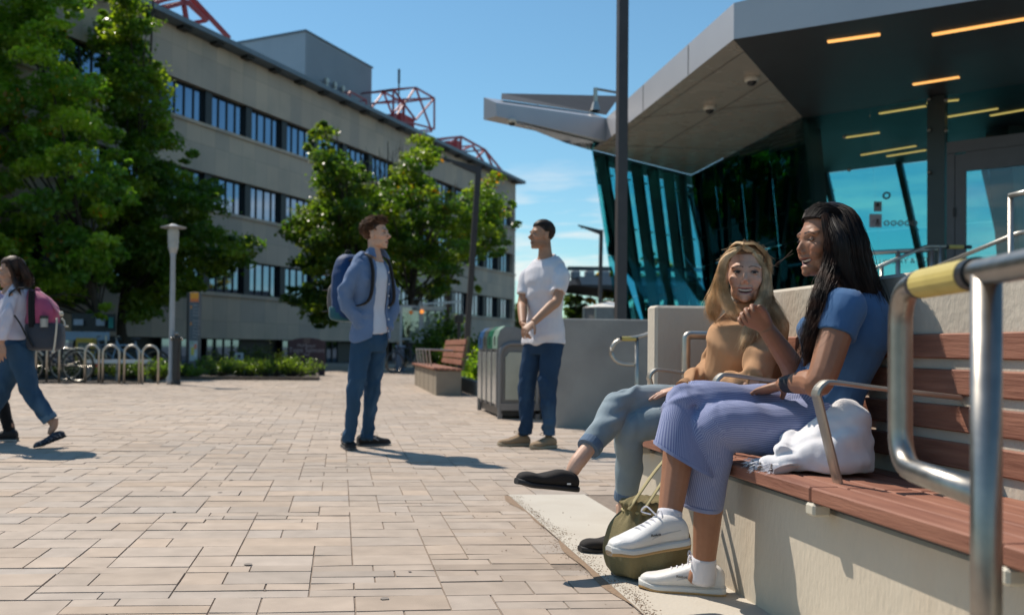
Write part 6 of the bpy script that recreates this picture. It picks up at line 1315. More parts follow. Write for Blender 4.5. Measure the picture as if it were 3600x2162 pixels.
# ------------------------------------------------------------------ man in the white tee
def man_white():
    F = nrm([-.78, -.63, 0]); Rr = rightof(F); U = X3([0, 0, 1.])
    p = person(gnd(1890, 1572), 'man in a white tee shirt and dark jeans standing with his hands clasped in front')
    pel, che, nek = V3(S(1913, 1195, 7.42)), V3(S(1916, 988, 7.42)), V3(S(1917, 895, 7.43)); hc = V3(S(1903, 826, 7.42)); HM = frame([-.96, -.26, .03], [.03, 0, 1]); s = 1.0
    shL, shR = che-Rr*.172+U*.075, che+Rr*.172+U*.075
    elL, wrL = V3(S(1958, 1056, 7.20)), V3(S(1876, 1133, 7.06)); elR, wrR = V3(S(1836, 1066, 7.47)), V3(S(1838, 1137, 7.24))
    hipL, hipR = pel-Rr*.088, pel+Rr*.088; knL, knR = V3(S(1926, 1350, 7.34)), V3(S(1852, 1347, 7.48)); anL, anR = V3(S(1930, 1518, 7.34)), V3(S(1850, 1514, 7.46))
    mb = MB(); head_blobs(mb, hc, HM, s, neck_to=nek-U*.02, neck_r=.057, jaw=1.03, nose=.75); torso(mb, pel, che, nek-U*.03, Rr, Rr, w=.9, dpt=.9, n=16)
    for sh, el, wr in ((shR, elR, wrR), (shL, elL, wrL)): limb(mb, [sh, sh*.6+el*.4, el, el*.7+wr*.3, wr], [.040, .046, .040, .041, .028])
    hand(mb, wrL, V3(S(1842, 1164, 7.03))-wrL, -nrm(F)-U*.3, U*.4-Rr*.6+F*.3, curl=.55, sc=1.0); hand(mb, wrR, V3(S(1850, 1190, 7.16))-wrR, -Rr*.6-F*.4, F*.6-Rr*.6, curl=.40, sc=1.0)
    legs_skin(mb, [(hipR, knR, anR), (hipL, knL, anL)], .85)
    skin_body(p, mb, .0036, SK_TAN, dict(c=hc, M=HM, s=s, skin=SK_TAN, lip=(.25, .10, .075), brow=(.018, .011, .008), scalp=(.030, .018, .012), brow_th=1.2, stubble=(.05, .03, .02), hairline=.070))
    eyes(p, hc, HM, s, look=(0, 1, 0), lid=(.24, .125, .08), up=.25)
    mb = MB(); torso(mb, pel+U*.0, che, nek, Rr, Rr, w=1.02, dpt=1.0, grow=.012, hem=-.02, top=.9)
    loft(mb, smooth_secs([(pel-U*.035, Rr*.192, F*.145), (pel+U*.05, Rr*.188, F*.140), (pel+U*.16, Rr*.168, F*.122)], 4))
    for sh, el in ((shR, elR), (shL, elL)): d = nrm(el-sh); trouser_leg(mb, [sh-nrm(sh-che)*.03+U*.004, sh+d*.05, sh+d*.13, sh+d*.20], [.066, .070, .067, .066])
    cloth('tee_shirt', mb, F_WHITE, p, .0065, 2, .0105, [(pel, che), (shR, elR), (shL, elL)], 12, freq=10, base=.3, quiet=[(shR, .12), (shL, .12)])
    mb = MB(); q = nek-U*.026-F*.008; mb.tube([q+Rr*(.078*math.cos(a))+F*(.070*math.sin(a))-U*(.030*math.sin(a)) for a in np.linspace(0, 6.283, 20, endpoint=False)], .009, n=8, closed=True); mb.build('neckband', F_WHITE, p, smooth=True)
    mb2 = MB(); loft(mb2, smooth_secs([(pel-U*.12, Rr*.15, F*.108), (pel-U*.04, Rr*.176, F*.124), (pel+U*.03, Rr*.158, F*.108), (pel+U*.05, Rr*.148, F*.100)], 4))
    for h, k_, a in ((hipR, knR, anR), (hipL, knL, anL)): trouser_leg(mb2, [h+U*.02, h*.6+k_*.4, k_, k_*.6+a*.4, a+U*.05, a-U*.03], [.092, .088, .073, .066, .053, .052])
    cloth('jeans', mb2, D_DARK, p, .0065, 4, .0110, [(hipR, knR), (knR, anR), (hipL, knL), (knL, anL)], 18, freq=13, base=.22, quiet=[(pel, .2)])
    for he, to in ((gnd(1862, 1567), gnd(1745, 1569)), (gnd(1950, 1573), gnd(1868, 1577))):
        hv, tv = V3(he), V3(to); dv = nrm(tv-hv); dv = nrm(dv+X3([0, -.25, 0])) if np.linalg.norm(tv-hv) < .24 else dv; shoe(p, hv, hv+dv*.275, m_up=SUEDE, m_sole=G_TAN, laces=SUEDE, h=.082, sole_h=.026, w=.048)
    hm = hairmat('near_black_hair', None)
    keep = lambda l: ((l[:, 2] > .066) | (l[:, 1] < .018)) & (l[:, 2] > -.062) & ~((l[:, 1] > -.030) & (l[:, 2] < .022)) & ~((l[:, 1] > .018) & (l[:, 2] < .066))
    hair_obj('hair', hair_cap(hc, HM, s, keep, 1.015, disp=.006, seed=5), hm, p, (.012, .008, .006), (.025, .015, .010), 7)
man_white()
# ------------------------------------------------------------------ walking woman with the pink backpack, and her companion
def woman_walk():
    F = nrm([-.99, -.12, 0]); Rr = rightof(F); U = X3([0, 0, 1.])
    p = person(gnd(60, 1570), 'walking woman with long dark brown hair, pale top, rolled jeans and a pink backpack')
    pel, che, nek = V3(S(66, 1208, 7.1)), V3(S(62, 1078, 7.1)), V3(S(36, 1012, 7.1)); hc = V3(S(38, 957, 7.1)); HM = frame([-.95, -.22, -.10], [-.08, 0, 1]); s = .96
    che = V3(S(62, 1065, 7.1)); shL, shR = che-Rr*.142+U*.055-X3([.02, 0, 0]), che+Rr*.142+U*.055-X3([.02, 0, 0])
    elL, wrL = V3(S(14, 1146, 6.86)), V3(S(4, 1205, 6.86)); elR, wrR = V3(S(-20, 1140, 7.32)), V3(S(-75, 1190, 7.3))
    hipL, hipR = pel-Rr*.08, pel+Rr*.08; knL, anL = V3(S(112, 1384, 7.06)), V3(S(190, 1494, 7.08)); knR, anR = V3(S(0, 1385, 7.2)), V3(S(-78, 1530, 7.2))
    mb = MB(); head_blobs(mb, hc, HM, s, female=True, jaw=.9, nose=.9, neck_to=nek-U*.02, neck_r=.047); torso(mb, pel, che, nek-U*.03, Rr, Rr, w=.86, dpt=.86, n=16, female=True)
    for sh, el, wr in ((shR, elR, wrR), (shL, elL, wrL)): limb(mb, [sh, el, wr], [.040, .033, .023])
    hand(mb, wrL, [.0, 0, -1], Rr, F, curl=.3, sc=.92); hand(mb, wrR, [-.4, 0, -1], -Rr, F, curl=.3, sc=.92)
    legs_skin(mb, [(hipR, knR, anR), (hipL, knL, anL)], .9); dL = nrm(V3(gnd(121, 1577))-V3(S(222, 1538, 7.08))); foot_skin(mb, anL, dL); foot_skin(mb, anR, [-1, 0, 0])
    skin_body(p, mb, .0042, (.40, .23, .16), dict(c=hc, M=HM, s=s, skin=SK_FAIR, lip=(.35, .15, .13), brow=(.03, .018, .012)))
    eyes(p, hc, HM, s)
    mb = MB(); torso(mb, pel+U*.02, che, nek, Rr, Rr, w=.95, dpt=1.0, grow=.013, hem=-.02, female=True)
    for sh, el, wr in ((shR, elR, wrR), (shL, elL, wrL)): trouser_leg(mb, [sh-nrm(sh-che)*.025, sh*.6+el*.4, el, wr+(el-wr)*.2], [.058, .054, .048, .040])
    cloth('top', mb, F_GREYW, p, .007, 3, .009, [(shL, elL), (elL, wrL), (pel, che)], 22, freq=11, base=.3)
    mb2 = MB(); loft(mb2, smooth_secs([(pel-U*.11, Rr*.14, F*.11), (pel-U*.03, Rr*.168, F*.130), (pel+U*.04, Rr*.158, F*.115), (pel+U*.07, Rr*.142, F*.105)], 4))
    for h, k_, a in ((hipR, knR, anR), (hipL, knL, anL)): trouser_leg(mb2, [h+U*.01, h*.6+k_*.4, k_, k_*.55+a*.45, a+(k_-a)*.22], [.104, .090, .070, .064, .057])
    cloth('jeans', mb2, D_MID, p, .007, 4, .0100, [(hipR, knR), (knR, anR), (hipL, knL), (knL, anL)], 28, freq=12)
    for k_, a in ((knR, anR), (knL, anL)): cuff(p, a+(k_-a)*.235, a-k_, .060, .045, mat('pale_denim_cuff', (.10, .17, .24), (.08, .14, .2), scale=20, rough=.9))
    PAT = mat('navy_print_canvas', (.02, .025, .045), (.015, .02, .035), scale=60, rough=.85, c3=(.38, .40, .42), c3scale=60, c3amt=.55)
    to = V3(gnd(121, 1577)); shoe(p, to-dL*.245, to, up=np.cross(dL, np.cross([0, 0, 1.], dL)), m_up=PAT, m_sole=G_BLACK, h=.055, sole_h=.014, toe_h=.034, w=.040); shoe(p, V3(gnd(-70, 1574)), V3(gnd(-185, 1572)), m_up=PAT, m_sole=G_BLACK, h=.055, sole_h=.014, toe_h=.034, w=.040)
    hm = hairmat('dark_brown_hair', None); c1, c2 = (.020, .011, .008), (.060, .030, .018)
    keep = lambda l: ((l[:, 2] > .062) | (l[:, 1] < .035)) & ~((l[:, 1] > .005) & (l[:, 2] < .03)) & ~((l[:, 1] > .035) & (l[:, 2] < .07)) & (l[:, 2] > -.05)
    hair_obj('hair', hair_cap(hc, HM, s, keep, 1.045, disp=.008, seed=8), hm, p, c1, c2, 3)
    g = [([hc+HM@X3([x*.03, -.06, .09]), hc+HM@X3([x*.07, -.10, .0]), hc+HM@X3([x*.06, -.115, -.08]), V3(S(72, 1012, 7.1-x*.07)), V3(S(82, 1042, 7.1-x*.06))], [.03, .04, .045, .04, .012]) for x in (-1, -.3, .4, 1)]+[([hc+HM@X3([-.06, .02, .08]), hc+HM@X3([-.085, -.01, .02]), hc+HM@X3([-.080, -.03, -.06]), V3(S(60, 1005, 6.97)), V3(S(74, 1040, 6.98))], [.015, .018, .022, .022, .006])]
    mb = MB()
    for P, R_ in g: mb.tube(P, [q*.8 for q in R_], n=12, k=5)
    V, Fq, N_ = fuse_mesh(mb, .008, 2); hair_obj('hair_back', (V, Fq), hm, p, c1, c2, 5); hair_obj('hair_lock', strand_mesh(hair_locks(g, 420, .0018, 9, jit=.018, wav=.006), .0018), hm, p, c1, c2, 6)
    # backpack
    c = V3(S(163, 1110, 7.1)); bp = thing('backpack', tuple(c-U*.3), 'pink and slate backpack with cream cords on the walking woman', 'backpack')
    PINK = fabric('pink_nylon', (.42, .085, .175), .1, rough=.6); SL = fabric('slate_nylon', (.045, .055, .075), .1, rough=.6); CORD = mat('cream_cord', (.60, .54, .44), rough=.8)
    f2 = nrm([-1, -.1, 0]); x = Rr
    q = lambda px_, py_, d=7.1: V3(S(px_, py_, d))
    mb = MB(); loft(mb, smooth_secs([(q(150, 1140), x*.13, f2*.13), (q(152, 1090), x*.14, f2*.12), (q(140, 1055), x*.12, f2*.10), (q(123, 1030), x*.09, f2*.055), (q(116, 1020), x*.05, f2*.02)], 4), power=.8); cloth('top_compartment', mb, PINK, bp, .008, 2, .004, [(q(150, 1140), q(118, 1020))], 3)
    mb = MB(); loft(mb, smooth_secs([(q(160, 1232), x*.09, f2*.09), (q(158, 1222), x*.14, f2*.135), (q(160, 1180), x*.152, f2*.145), (q(158, 1142), x*.146, f2*.138), (q(158, 1136), x*.12, f2*.11)], 4), power=.75); cloth('bottom_compartment', mb, SL, bp, .008, 2, .002, [(q(160, 1230), q(158, 1140))], 4)
    mb = MB(); mb.tube([q(112, 1022, 6.97), q(110, 1070, 6.96), q(112, 1150, 6.96)], .026, ry=.02, n=8, k=4); mb.build('back_panel', F_BLACK, bp)
    mb = MB(); mb.tube([q(112, 1018, 6.98), q(70, 1012, 6.94), q(38, 1030, 6.93), q(30, 1070, 6.92)], .006, ry=.020, n=8, k=5, up=tuple(x)); mb.build('strap', F_BLACK, bp)
    mb = MB(); mb.tube([q(50, 1108, 6.90), q(72, 1140, 6.92), q(92, 1180, 6.94), q(118, 1222, 6.95)], .006, ry=.020, n=8, k=5, up=tuple(x)); mb.build('strap', F_BLACK, bp)
    for P in ([q(200, 1118, 6.96), q(198, 1160, 6.94), q(190, 1225, 6.94), q(184, 1236, 6.93), (q(192, 1238, 6.93))], [q(216, 1120, 7.0), q(226, 1130, 6.99), q(230, 1146, 6.98), q(240, 1147, 6.97)]): mb = MB(); mb.tube(P, .0075, n=7, k=4); mb.build('cord', CORD, bp, smooth=True)
    mb = MB(); mb.ell(q(216, 1103, 6.98), (.018, .018, .02)); mb.build('toggle', CORD, bp, smooth=True)
    mb = MB(); mb.tube([q(132, 1022, 7.1), q(165, 1045, 7.05), q(200, 1090, 7.02), q(214, 1102, 7.0)], .010, n=7, k=4); mb.build('zip_edge', mat('rose_edge', (.55, .22, .28), rough=.6), bp)
    mb = MB(); mb.tube([q(124, 1024, 7.1), q(128, 1015, 7.1), q(138, 1017, 7.1), q(140, 1024, 7.1)], .009, n=7, k=4); mb.build('handle', PINK, bp)
    mb = MB(); mb.tube([q(155, 1150, 6.95), q(155, 1118, 6.95)], .03, n=14); mb.build('bottle', mat('steel_bottle', (.4, .38, .36), rough=.4, metal=.6), bp); mb = MB(); mb.tube([q(155, 1120, 6.95), q(155, 1110, 6.95)], .031, n=14); mb.build('bottle_lid', M_BLACK, bp)
woman_walk()
def companion():
    F = nrm([-1, 0, 0]); Rr = rightof(F); U = X3([0, 0, 1.])
    p = person(gnd(-20, 1550), 'person in black trousers walking beyond the woman with the pink backpack')
    pel, che, nek = V3(S(-75, 1200, 7.55)), V3(S(-72, 1035, 7.55)), V3(S(-78, 955, 7.55)); hc = V3(S(-85, 885, 7.55)); HM = frame([-1, 0, 0], [0, 0, 1])
    shL, shR = che-Rr*.155+U*.09, che+Rr*.155+U*.09; elL, wrL = V3(S(6, 1062, 7.40)), V3(S(-45, 1130, 7.25)); elR, wrR = V3(S(-60, 1120, 7.75)), V3(S(-110, 1180, 7.7))
    hipL, hipR = pel-Rr*.08, pel+Rr*.08; knL, anL = V3(S(-8, 1375, 7.5)), V3(S(34, 1508, 7.5)); knR, anR = V3(S(-110, 1375, 7.6)), V3(S(-175, 1515, 7.6))
    mb = MB(); head_blobs(mb, hc, HM, .97, female=True, neck_to=nek-U*.02, neck_r=.048); torso(mb, pel, che, nek-U*.03, Rr, Rr, w=.86, dpt=.86, n=16, female=True)
    for sh, el, wr in ((shR, elR, wrR), (shL, elL, wrL)): limb(mb, [sh, el, wr], [.040, .033, .023])
    hand(mb, wrL, [-.5, 0, -.8], Rr, F, curl=.3, sc=.92); hand(mb, wrR, [-.3, 0, -1], -Rr, F, curl=.3, sc=.92); legs_skin(mb, [(hipR, knR, anR), (hipL, knL, anL)], .85); foot_skin(mb, anL, [-1, 0, 0]); foot_skin(mb, anR, [-1, 0, 0])
    skin_body(p, mb, .005, (.40, .23, .16), dict(c=hc, M=HM, s=.97, skin=SK_FAIR, lip=(.35, .15, .13), brow=(.03, .018, .012)))
    mb = MB(); torso(mb, pel+U*.02, che, nek, Rr, Rr, w=.95, dpt=1.0, grow=.013, hem=-.02, female=True)
    for sh, el, wr in ((shR, elR, wrR), (shL, elL, wrL)): trouser_leg(mb, [sh, sh*.6+el*.4, el, wr+(el-wr)*.1], [.068, .060, .056, .042])
    cloth('top', mb, F_LAV, p, .008, 3, .005, [(shL, elL), (elL, wrL)], 31)
    mb2 = MB(); loft(mb2, smooth_secs([(pel-U*.11, Rr*.14, F*.11), (pel-U*.03, Rr*.165, F*.12), (pel+U*.06, Rr*.145, F*.105)], 4))
    for h, k_, a in ((hipR, knR, anR), (hipL, knL, anL)): trouser_leg(mb2, [h, h*.6+k_*.4, k_, k_*.55+a*.45, a-U*.02], [.095, .08, .06, .054, .042])
    cloth('trousers', mb2, F_BLACK, p, .008, 3, .004, [(hipL, knL), (knL, anL)], 33)
    for he, to in ((gnd(62, 1549), gnd(-40, 1549)), (gnd(-150, 1547), gnd(-255, 1547))): shoe(p, V3(he), V3(to), m_up=MESH_B, m_sole=G_BLACK, laces=F_BLACK, h=.08, sole_h=.03, sole_c=G_WHITE)
    hair_obj('hair', hair_cap(hc, HM, .97, lambda l: ((l[:, 2] > .066) | (l[:, 1] < .02)) & (l[:, 2] > -.06), 1.04), hairmat('dark_brown_hair', None), p, (.02, .011, .008), (.05, .03, .02), 3)
companion()
# ================================================================== THE TWO SEATED WOMEN
def woman_dark():
    U = X3([0, 0, 1.]); F = nrm([-1, -.02, 0]); Rr = rightof(F); s = .97
    p = person((1.45, 2.88), 'laughing woman with long black hair, blue tee and striped culottes sitting cross legged')
    pel, che, nek = X3([1.575, 2.90, .565]), V3(S(2985, 1165, 2.94)), V3(S(2960, 1000, 2.95)); hc = V3(S(2904, 847, 2.96)); HM = frame([-.995, -.06, -.02], [-.02, 0, 1])
    shL, shR = che-Rr*.150+U*.075, che+Rr*.150+U*.075; shL = V3(S(2972, 1062, 2.79)); shR = V3(S(2940, 1058, 3.09))
    elL, wrL = V3(S(2884, 1338, 2.72)), V3(S(2752, 1352, 2.90)); elR, wrR = V3(S(2805, 1312, 3.08)), V3(S(2690, 1150, 2.99))
    hipL, hipR = pel-Rr*.085, pel+Rr*.085+U*.02; knL, anL = V3(S(2512, 1505, 2.90)), V3(S(2474, 1985, 2.965)); knR, anR = V3(S(2412, 1418, 2.97)), V3(S(2352, 1825, 2.84))
    mb = MB(); head_blobs(mb, hc, HM, s, female=True, jaw=.88, nose=.12, neck_to=nek-U*.02, neck_r=.049, smile=1.0); torso(mb, pel, che, nek-U*.03, Rr, Rr, w=.88, dpt=.86, n=16, female=True)
    limb(mb, [shL, shL*.6+elL*.4, elL, elL*.7+wrL*.3, wrL], [.050, .049, .041, .039, .026]); limb(mb, [shR, shR*.6+elR*.4, elR, elR*.7+wrR*.3, wrR], [.046, .044, .037, .037, .026])
    hand(mb, wrL, V3(S(2668, 1378, 2.98))-wrL, [-.1, .1, -1], [-.2, .9, .1], curl=.22, sc=.93, curls=[.18, .22, .26, .3])
    hand(mb, wrR, V3(S(2628, 1098, 2.965))-wrR, [-.35, -.80, -.45], [.35, -.45, .8], sc=.95, curls=[.80, .95, 1.05, 1.1], spread=.10, thumb_dir=[-.55, -.55, .62], thumb_curl=.6)
    limb(mb, [hipL, knL, knL*.72+anL*.28, knL*.3+anL*.7, anL], [.060, .036, .052, .043, .035]); limb(mb, [hipR, knR, knR*.74+anR*.26, knR*.35+anR*.65, anR], [.060, .036, .052, .044, .035])
    heL, toL = V3(gnd(2548, 2092)), V3(gnd(2262, 2068)); dL = nrm(toL-heL); foot_skin(mb, anL, dL)
    heR, toR = V3(S(2408, 1918, 2.84)), V3(S(2128, 1962, 2.74)); dR = nrm(toR-heR); foot_skin(mb, anR, dR, kn=knR)
    def tattoo(V, C):
        a, b = elL, wrL; t = (V-a)@(b-a)/((b-a)@(b-a)); q = a+np.outer(t, b-a); r = np.linalg.norm(V-q, axis=1); k = (t > .62) & (t < .90) & (r < .06); C[k] = (.022, .022, .026); return V, C
    skin_body(p, mb, .0030, SK_BROWN, dict(c=hc, M=HM, s=s, skin=SK_BROWN, lip=(.24, .085, .068), brow=(.020, .011, .008), lid=(.12, .055, .035), brow_th=.8, smile=1.0, squint=.8), extra=tattoo)
    eyes(p, hc, HM, s, iris=(.03, .015, .01), dep=.0650, lid=(.24, .112, .065), up=-.02, lo=-.22)
    for sd_ in (-1, 1): mb = MB(); mb.tube([hc+HM@(X3([sd_*(.0305+u), .0785-16*(u-.002)**2, .0005+14*u*u-.004*(u > .008)])*s) for u in np.linspace(-.011, .015, 7)], .0016, n=5); mb.build('lashes', M_BLACK, p)
    mb = MB(); mb.tube([hc+HM@(X3([x, .0735-9*x*x, -.0655+9*x*x])*s) for x in np.linspace(-.023, .023, 9)], .0055, ry=.0068, n=8); mb.build('teeth', mat('teeth', (.66, .60, .52), rough=.35), p, smooth=True)
    mb = MB(); torso(mb, pel+U*.02, che, nek-U*.01, Rr, Rr, w=.93, dpt=.93, grow=.010, hem=-.02, female=True, top=.98, bust=.030)
    loft(mb, smooth_secs([(pel-U*.02+X3([.01, 0, 0]), Rr*.165, F*.13), (pel+U*.06, Rr*.16, F*.122), (pel*.6+che*.4, Rr*.14, F*.105)], 4))
    for sh, el in ((shL, elL), (shR, elR)): d = nrm(el-sh); trouser_leg(mb, [sh-nrm(sh-che)*.02+U*.004, sh+d*.03, sh+d*.075, sh+d*.118], [.056, .061, .060, .059])
    cloth('tee_shirt', mb, F_NAVY, p, .005, 2, .0095, [(pel, che), (shL, elL), (che, nek)], 41, freq=11, base=.25)
    # striped culottes
    STR = stripe_mat(); mb = MB(); loft(mb, smooth_secs([(pel-U*.085+F*.02, Rr*.165, F*.15), (pel-U*.02+F*.01, Rr*.178, F*.148), (pel+U*.05, Rr*.168, F*.128), (pel+U*.10, Rr*.145, F*.110)], 4))
    hemL = V3(S(2459, 1775, 2.945)); hemR = V3(S(2402, 1612, 2.86))
    tubL = [hipL-U*.005, hipL*.6+knL*.4-U*.012, knL, knL*.62+hemL*.38, hemL]; tubR = [hipR, hipR*.6+knR*.4+U*.005, knR, knR*.5+hemR*.5, hemR]
    axL = Rr; view = nrm(V3(_f)+X3([.25, 0, 0])); mb.tube(tubL, [.098, .090, .076, .070, .068], n=20, k=5, ry=[.098, .090, .078, .074, .072])
    dS = nrm(hemR-knR); ip = nrm(V3(_r)*.86-V3(_u)*.50); mb.tube(tubR[:3]+[knR+dS*.03], [.098, .084, .070, .06], n=20, k=5)
    fl = [(knR-dS*.02, ip*.062, view*.066), (knR+dS*.05, ip*.074, view*.068), (knR*.5+hemR*.5, ip*.088, view*.066), (hemR, ip*.106, view*.062)]; loft(mb, smooth_secs(fl, 4), n=26)
    def cut(V): return V
    def sat(V):
        best = np.full(len(V), 1e9); out = np.zeros(len(V))
        for T in (tubL, tubR):
            Q = spline(np.array(T), 6)
            for a, b in zip(Q[:-1], Q[1:]):
                ab = b-a; t = np.clip((V-a)@ab/(ab@ab), 0, 1); q = a+np.outer(t, ab); r = np.linalg.norm(V-q, axis=1); m = r < best
                u = nrm(Rr-ab*(Rr@ab)/(ab@ab)); w = np.cross(nrm(ab), u); th = np.arctan2((V-q)@w, (V-q)@u); best = np.where(m, r, best); out = np.where(m, th*.085, out)
        return {'stripe': out}
    cloth('culottes', mb, STR, p, .0048, 2, .0100, [(hipL, knL), (knL, hemL), (hipR, knR), (knR, hemR)], 44, attrs=sat, freq=9, base=.35, quiet=[(hemR, .2), (hemL, .14)])
    cuff(p, hemL-nrm(hemL-knL)*.004, hemL-knL, .069, .012, mat('culotte_hem', (.26, .29, .45), rough=.9), 'hem', ry=.073)
    mb = MB(); loft(mb, [(hemR-dS*.006, ip*.1085, view*.0645), (hemR+dS*.006, ip*.1095, view*.0655)], n=26); mb.build('hem', MATS['culotte_hem'], p)
    # trainers, socks
    gum = (G_GUM)
    for he, to, up in ((heL, toL, U), (heR, toR, np.cross(dR, np.cross(U, dR)))):
        d = nrm(to-he); sh = shoe(p, he, he+d*.272, up=up, m_up=L_WHITE, m_sole=G_WHITE, laces=F_WHITE, h=.088, sole_h=.030, w=.046, sole_c=gum); x = np.cross(d, up)
        st = MB()
        for sd_ in (-1, 1): st.tube([he+d*.04+x*sd_*.038+up*.062, he+d*.12+x*sd_*.041+up*.055, he+d*.17+x*sd_*.043+up*.042], .0025, n=5, k=3)
        st.build('seam', mat('grey_stitch', (.52, .52, .53), rough=.7), sh)
        nearx = x if (x@X3([0, -1, 0])) > 0 else -x
        txt('lettering', 'Reebok', Vector(he+d*.135+nearx*.0455+up*.060), .0115, tuple(d if np.cross(d, up)@X3([0, -1, 0]) > 0 else -d), M_BLACK, sh, up=tuple(up), depth=.0006)
    for an, kn in ((anL, knL), (anR, knR)): mb = MB(); d = nrm(kn-an); mb.tube([an-d*.058, an-d*.03, an+d*.005, an+d*.026], [.040, .041, .0395, .0375], n=18, k=2); mb.build('sock', F_WHITE, p, smooth=True)
    er = MB(); c = hc+HM@(X3([-.082, -.002, -.058])*s); er.tube([c+HM@X3([0, .014*math.cos(a), .016*math.sin(a)]) for a in np.linspace(0, 6.28, 16, endpoint=False)], .0016, n=6, closed=True); er.build('earring', M_STEEL, p)
    # hair
    hm = hairmat('black_hair', None, .5); c1, c2 = (.007, .005, .005), (.020, .012, .010)
    keep = lambda l: ((l[:, 2] > .060) | (l[:, 1] < .050)) & ~((l[:, 1] > .022) & (l[:, 2] < .035)) & ~((l[:, 1] > .050) & (l[:, 2] < .072)) & ~((l[:, 1] > -.012) & (l[:, 2] < .012)) & (l[:, 2] > -.06)
    hair_obj('hair', hair_cap(hc, HM, s, keep, 1.02, disp=.006, seed=3), hm, p, c1, c2, 2)
    q = lambda x, y, d: V3(S(x, y, d)); back = []
    for dd in (2.86, 2.92, 2.99, 3.05): back.append(([q(2915, 745, 2.96), q(2968, 760, 2.96*.4+dd*.6), q(3000, 840, dd), q(3014, 910, dd), q(3032, 975, dd), q(3062, 1060, dd), q(3088, 1140, dd), q(3098, 1230, dd)], [.02, .032, .040, .042, .040, .036, .030, .010]))
    for dd in (2.85, 2.90): back.append(([q(2925, 770, 2.9), q(2955, 840, dd), q(2965, 920, dd), q(2985, 985, dd), q(3025, 1060, dd)], [.02, .034, .036, .03, .012]))
    front = [([q(2900, 760, 2.90), q(2922, 850, 2.875), q(2922, 925, 2.865), q(2905, 985, 2.84), q(2886, 1050, 2.80), q(2868, 1130, 2.79), q(2848, 1200, 2.79), q(2828, 1290, 2.80)], [.012, .022, .026, .026, .026, .025, .022, .006]), ([q(2915, 800, 2.90), q(2935, 880, 2.87), q(2925, 960, 2.85), q(2900, 1020, 2.82), q(2888, 1110, 2.80), q(2862, 1210, 2.80), q(2842, 1275, 2.80)], [.012, .022, .024, .022, .02, .018, .006])]
    mb = MB()
    for P, R_ in back+front: mb.tube(P, [r*.80 for r in R_], n=12, k=5)
    V, Fq, N_ = fuse_mesh(mb, .006, 2); t = np.clip((1.05-V[:, 2])/.25, 0, 1)*np.clip((1.66-V[:, 0])/.08, 0, 1)
    C = np.array(c1)+np.outer(t, X3([.042, .016, .010])); npmesh('hair_mass', V, Fq, hm, p, smooth=True, colors=C)
    for nm, g, n, cc in (('hair_lock', back, 3000, c2), ('hair_lock', front, 2200, (.065, .028, .017))):
        hair_obj(nm, strand_mesh(hair_locks(g, n, .001, 11, jit=.014, wav=.004 if g is back else .009, wf=3.5), .0008), hm, p, c1, cc, 9)
    tg = []; rd = random.Random(8)
    def pe(v, g=1.05): v = X3(v)-X3([0, -.018, .036]); v = v/math.sqrt((v[0]/.0815)**2+(v[1]/.1015)**2+(v[2]/.0925)**2)*g; return v+X3([0, -.018, .036])
    for i in range(90):
        x = rd.uniform(-.060, .055); sg = -1 if x < .01 else 1; y0 = .070-6*x*x; h0 = pe([x, y0, .078-3*x*x], 1.0)
        tg.append(([hc+HM@(v*s) for v in (h0, pe([x+sg*.010, y0-.025, .10]), pe([x+sg*.030, y0-.060, .085]), pe([x*.6+sg*.062, -.035, .050]), pe([sg*.080, -.055, .0], 1.12))], [.003, .005, .006, .007, .007]))
    hair_obj('hair_lock', strand_mesh(hair_locks(tg, 1900, .0015, 12, jit=.006, wav=.004), .0008), hm, p, c1, (.03, .022, .02), 10)
    fly = [[q(2786+i*3, 880+i*12, 2.9), q(2760-20*i, 905+14*i, 2.9), q(2735-22*i, 930+10*i, 2.92), q(2700-16*i, 938+12*i, 2.93)] for i in range(2)]
    V, Fq = strand_mesh([spline(np.array(f), 6) for f in fly], .0004); hair_obj('stray_hair', (V, Fq), hm, p, (.10, .06, .04), (.15, .1, .07), 2)
def stripe_mat():
    if 'pinstripe' in MATS: return MATS['pinstripe']
    m = bpy.data.materials.new('pinstripe_cotton'); m.use_nodes = True; N = m.node_tree.nodes; L = m.node_tree.links; b = N['Principled BSDF']; b.inputs['Roughness'].default_value = .85; b.inputs['Specular IOR Level'].default_value = .15; b.inputs['Sheen Weight'].default_value = .15
    a = N.new('ShaderNodeAttribute'); a.attribute_name = 'stripe'; mu = N.new('ShaderNodeMath'); mu.operation = 'MULTIPLY'; mu.inputs[1].default_value = 6.2832/.0070; L.new(a.outputs['Fac'], mu.inputs[0]); sn = N.new('ShaderNodeMath'); sn.operation = 'SINE'; L.new(mu.outputs[0], sn.inputs[0])
    rp = N.new('ShaderNodeValToRGB'); e = rp.color_ramp.elements; e[0].position = .42; e[0].color = (.155, .180, .335, 1); e[1].position = .66; e[1].color = (.31, .335, .485, 1); mr = N.new('ShaderNodeMapRange'); mr.inputs['From Min'].default_value = -1; L.new(sn.outputs[0], mr.inputs['Value']); L.new(mr.outputs[0], rp.inputs[0]); L.new(rp.outputs[0], b.inputs['Base Color']); MATS['pinstripe'] = m; return m
woman_dark()
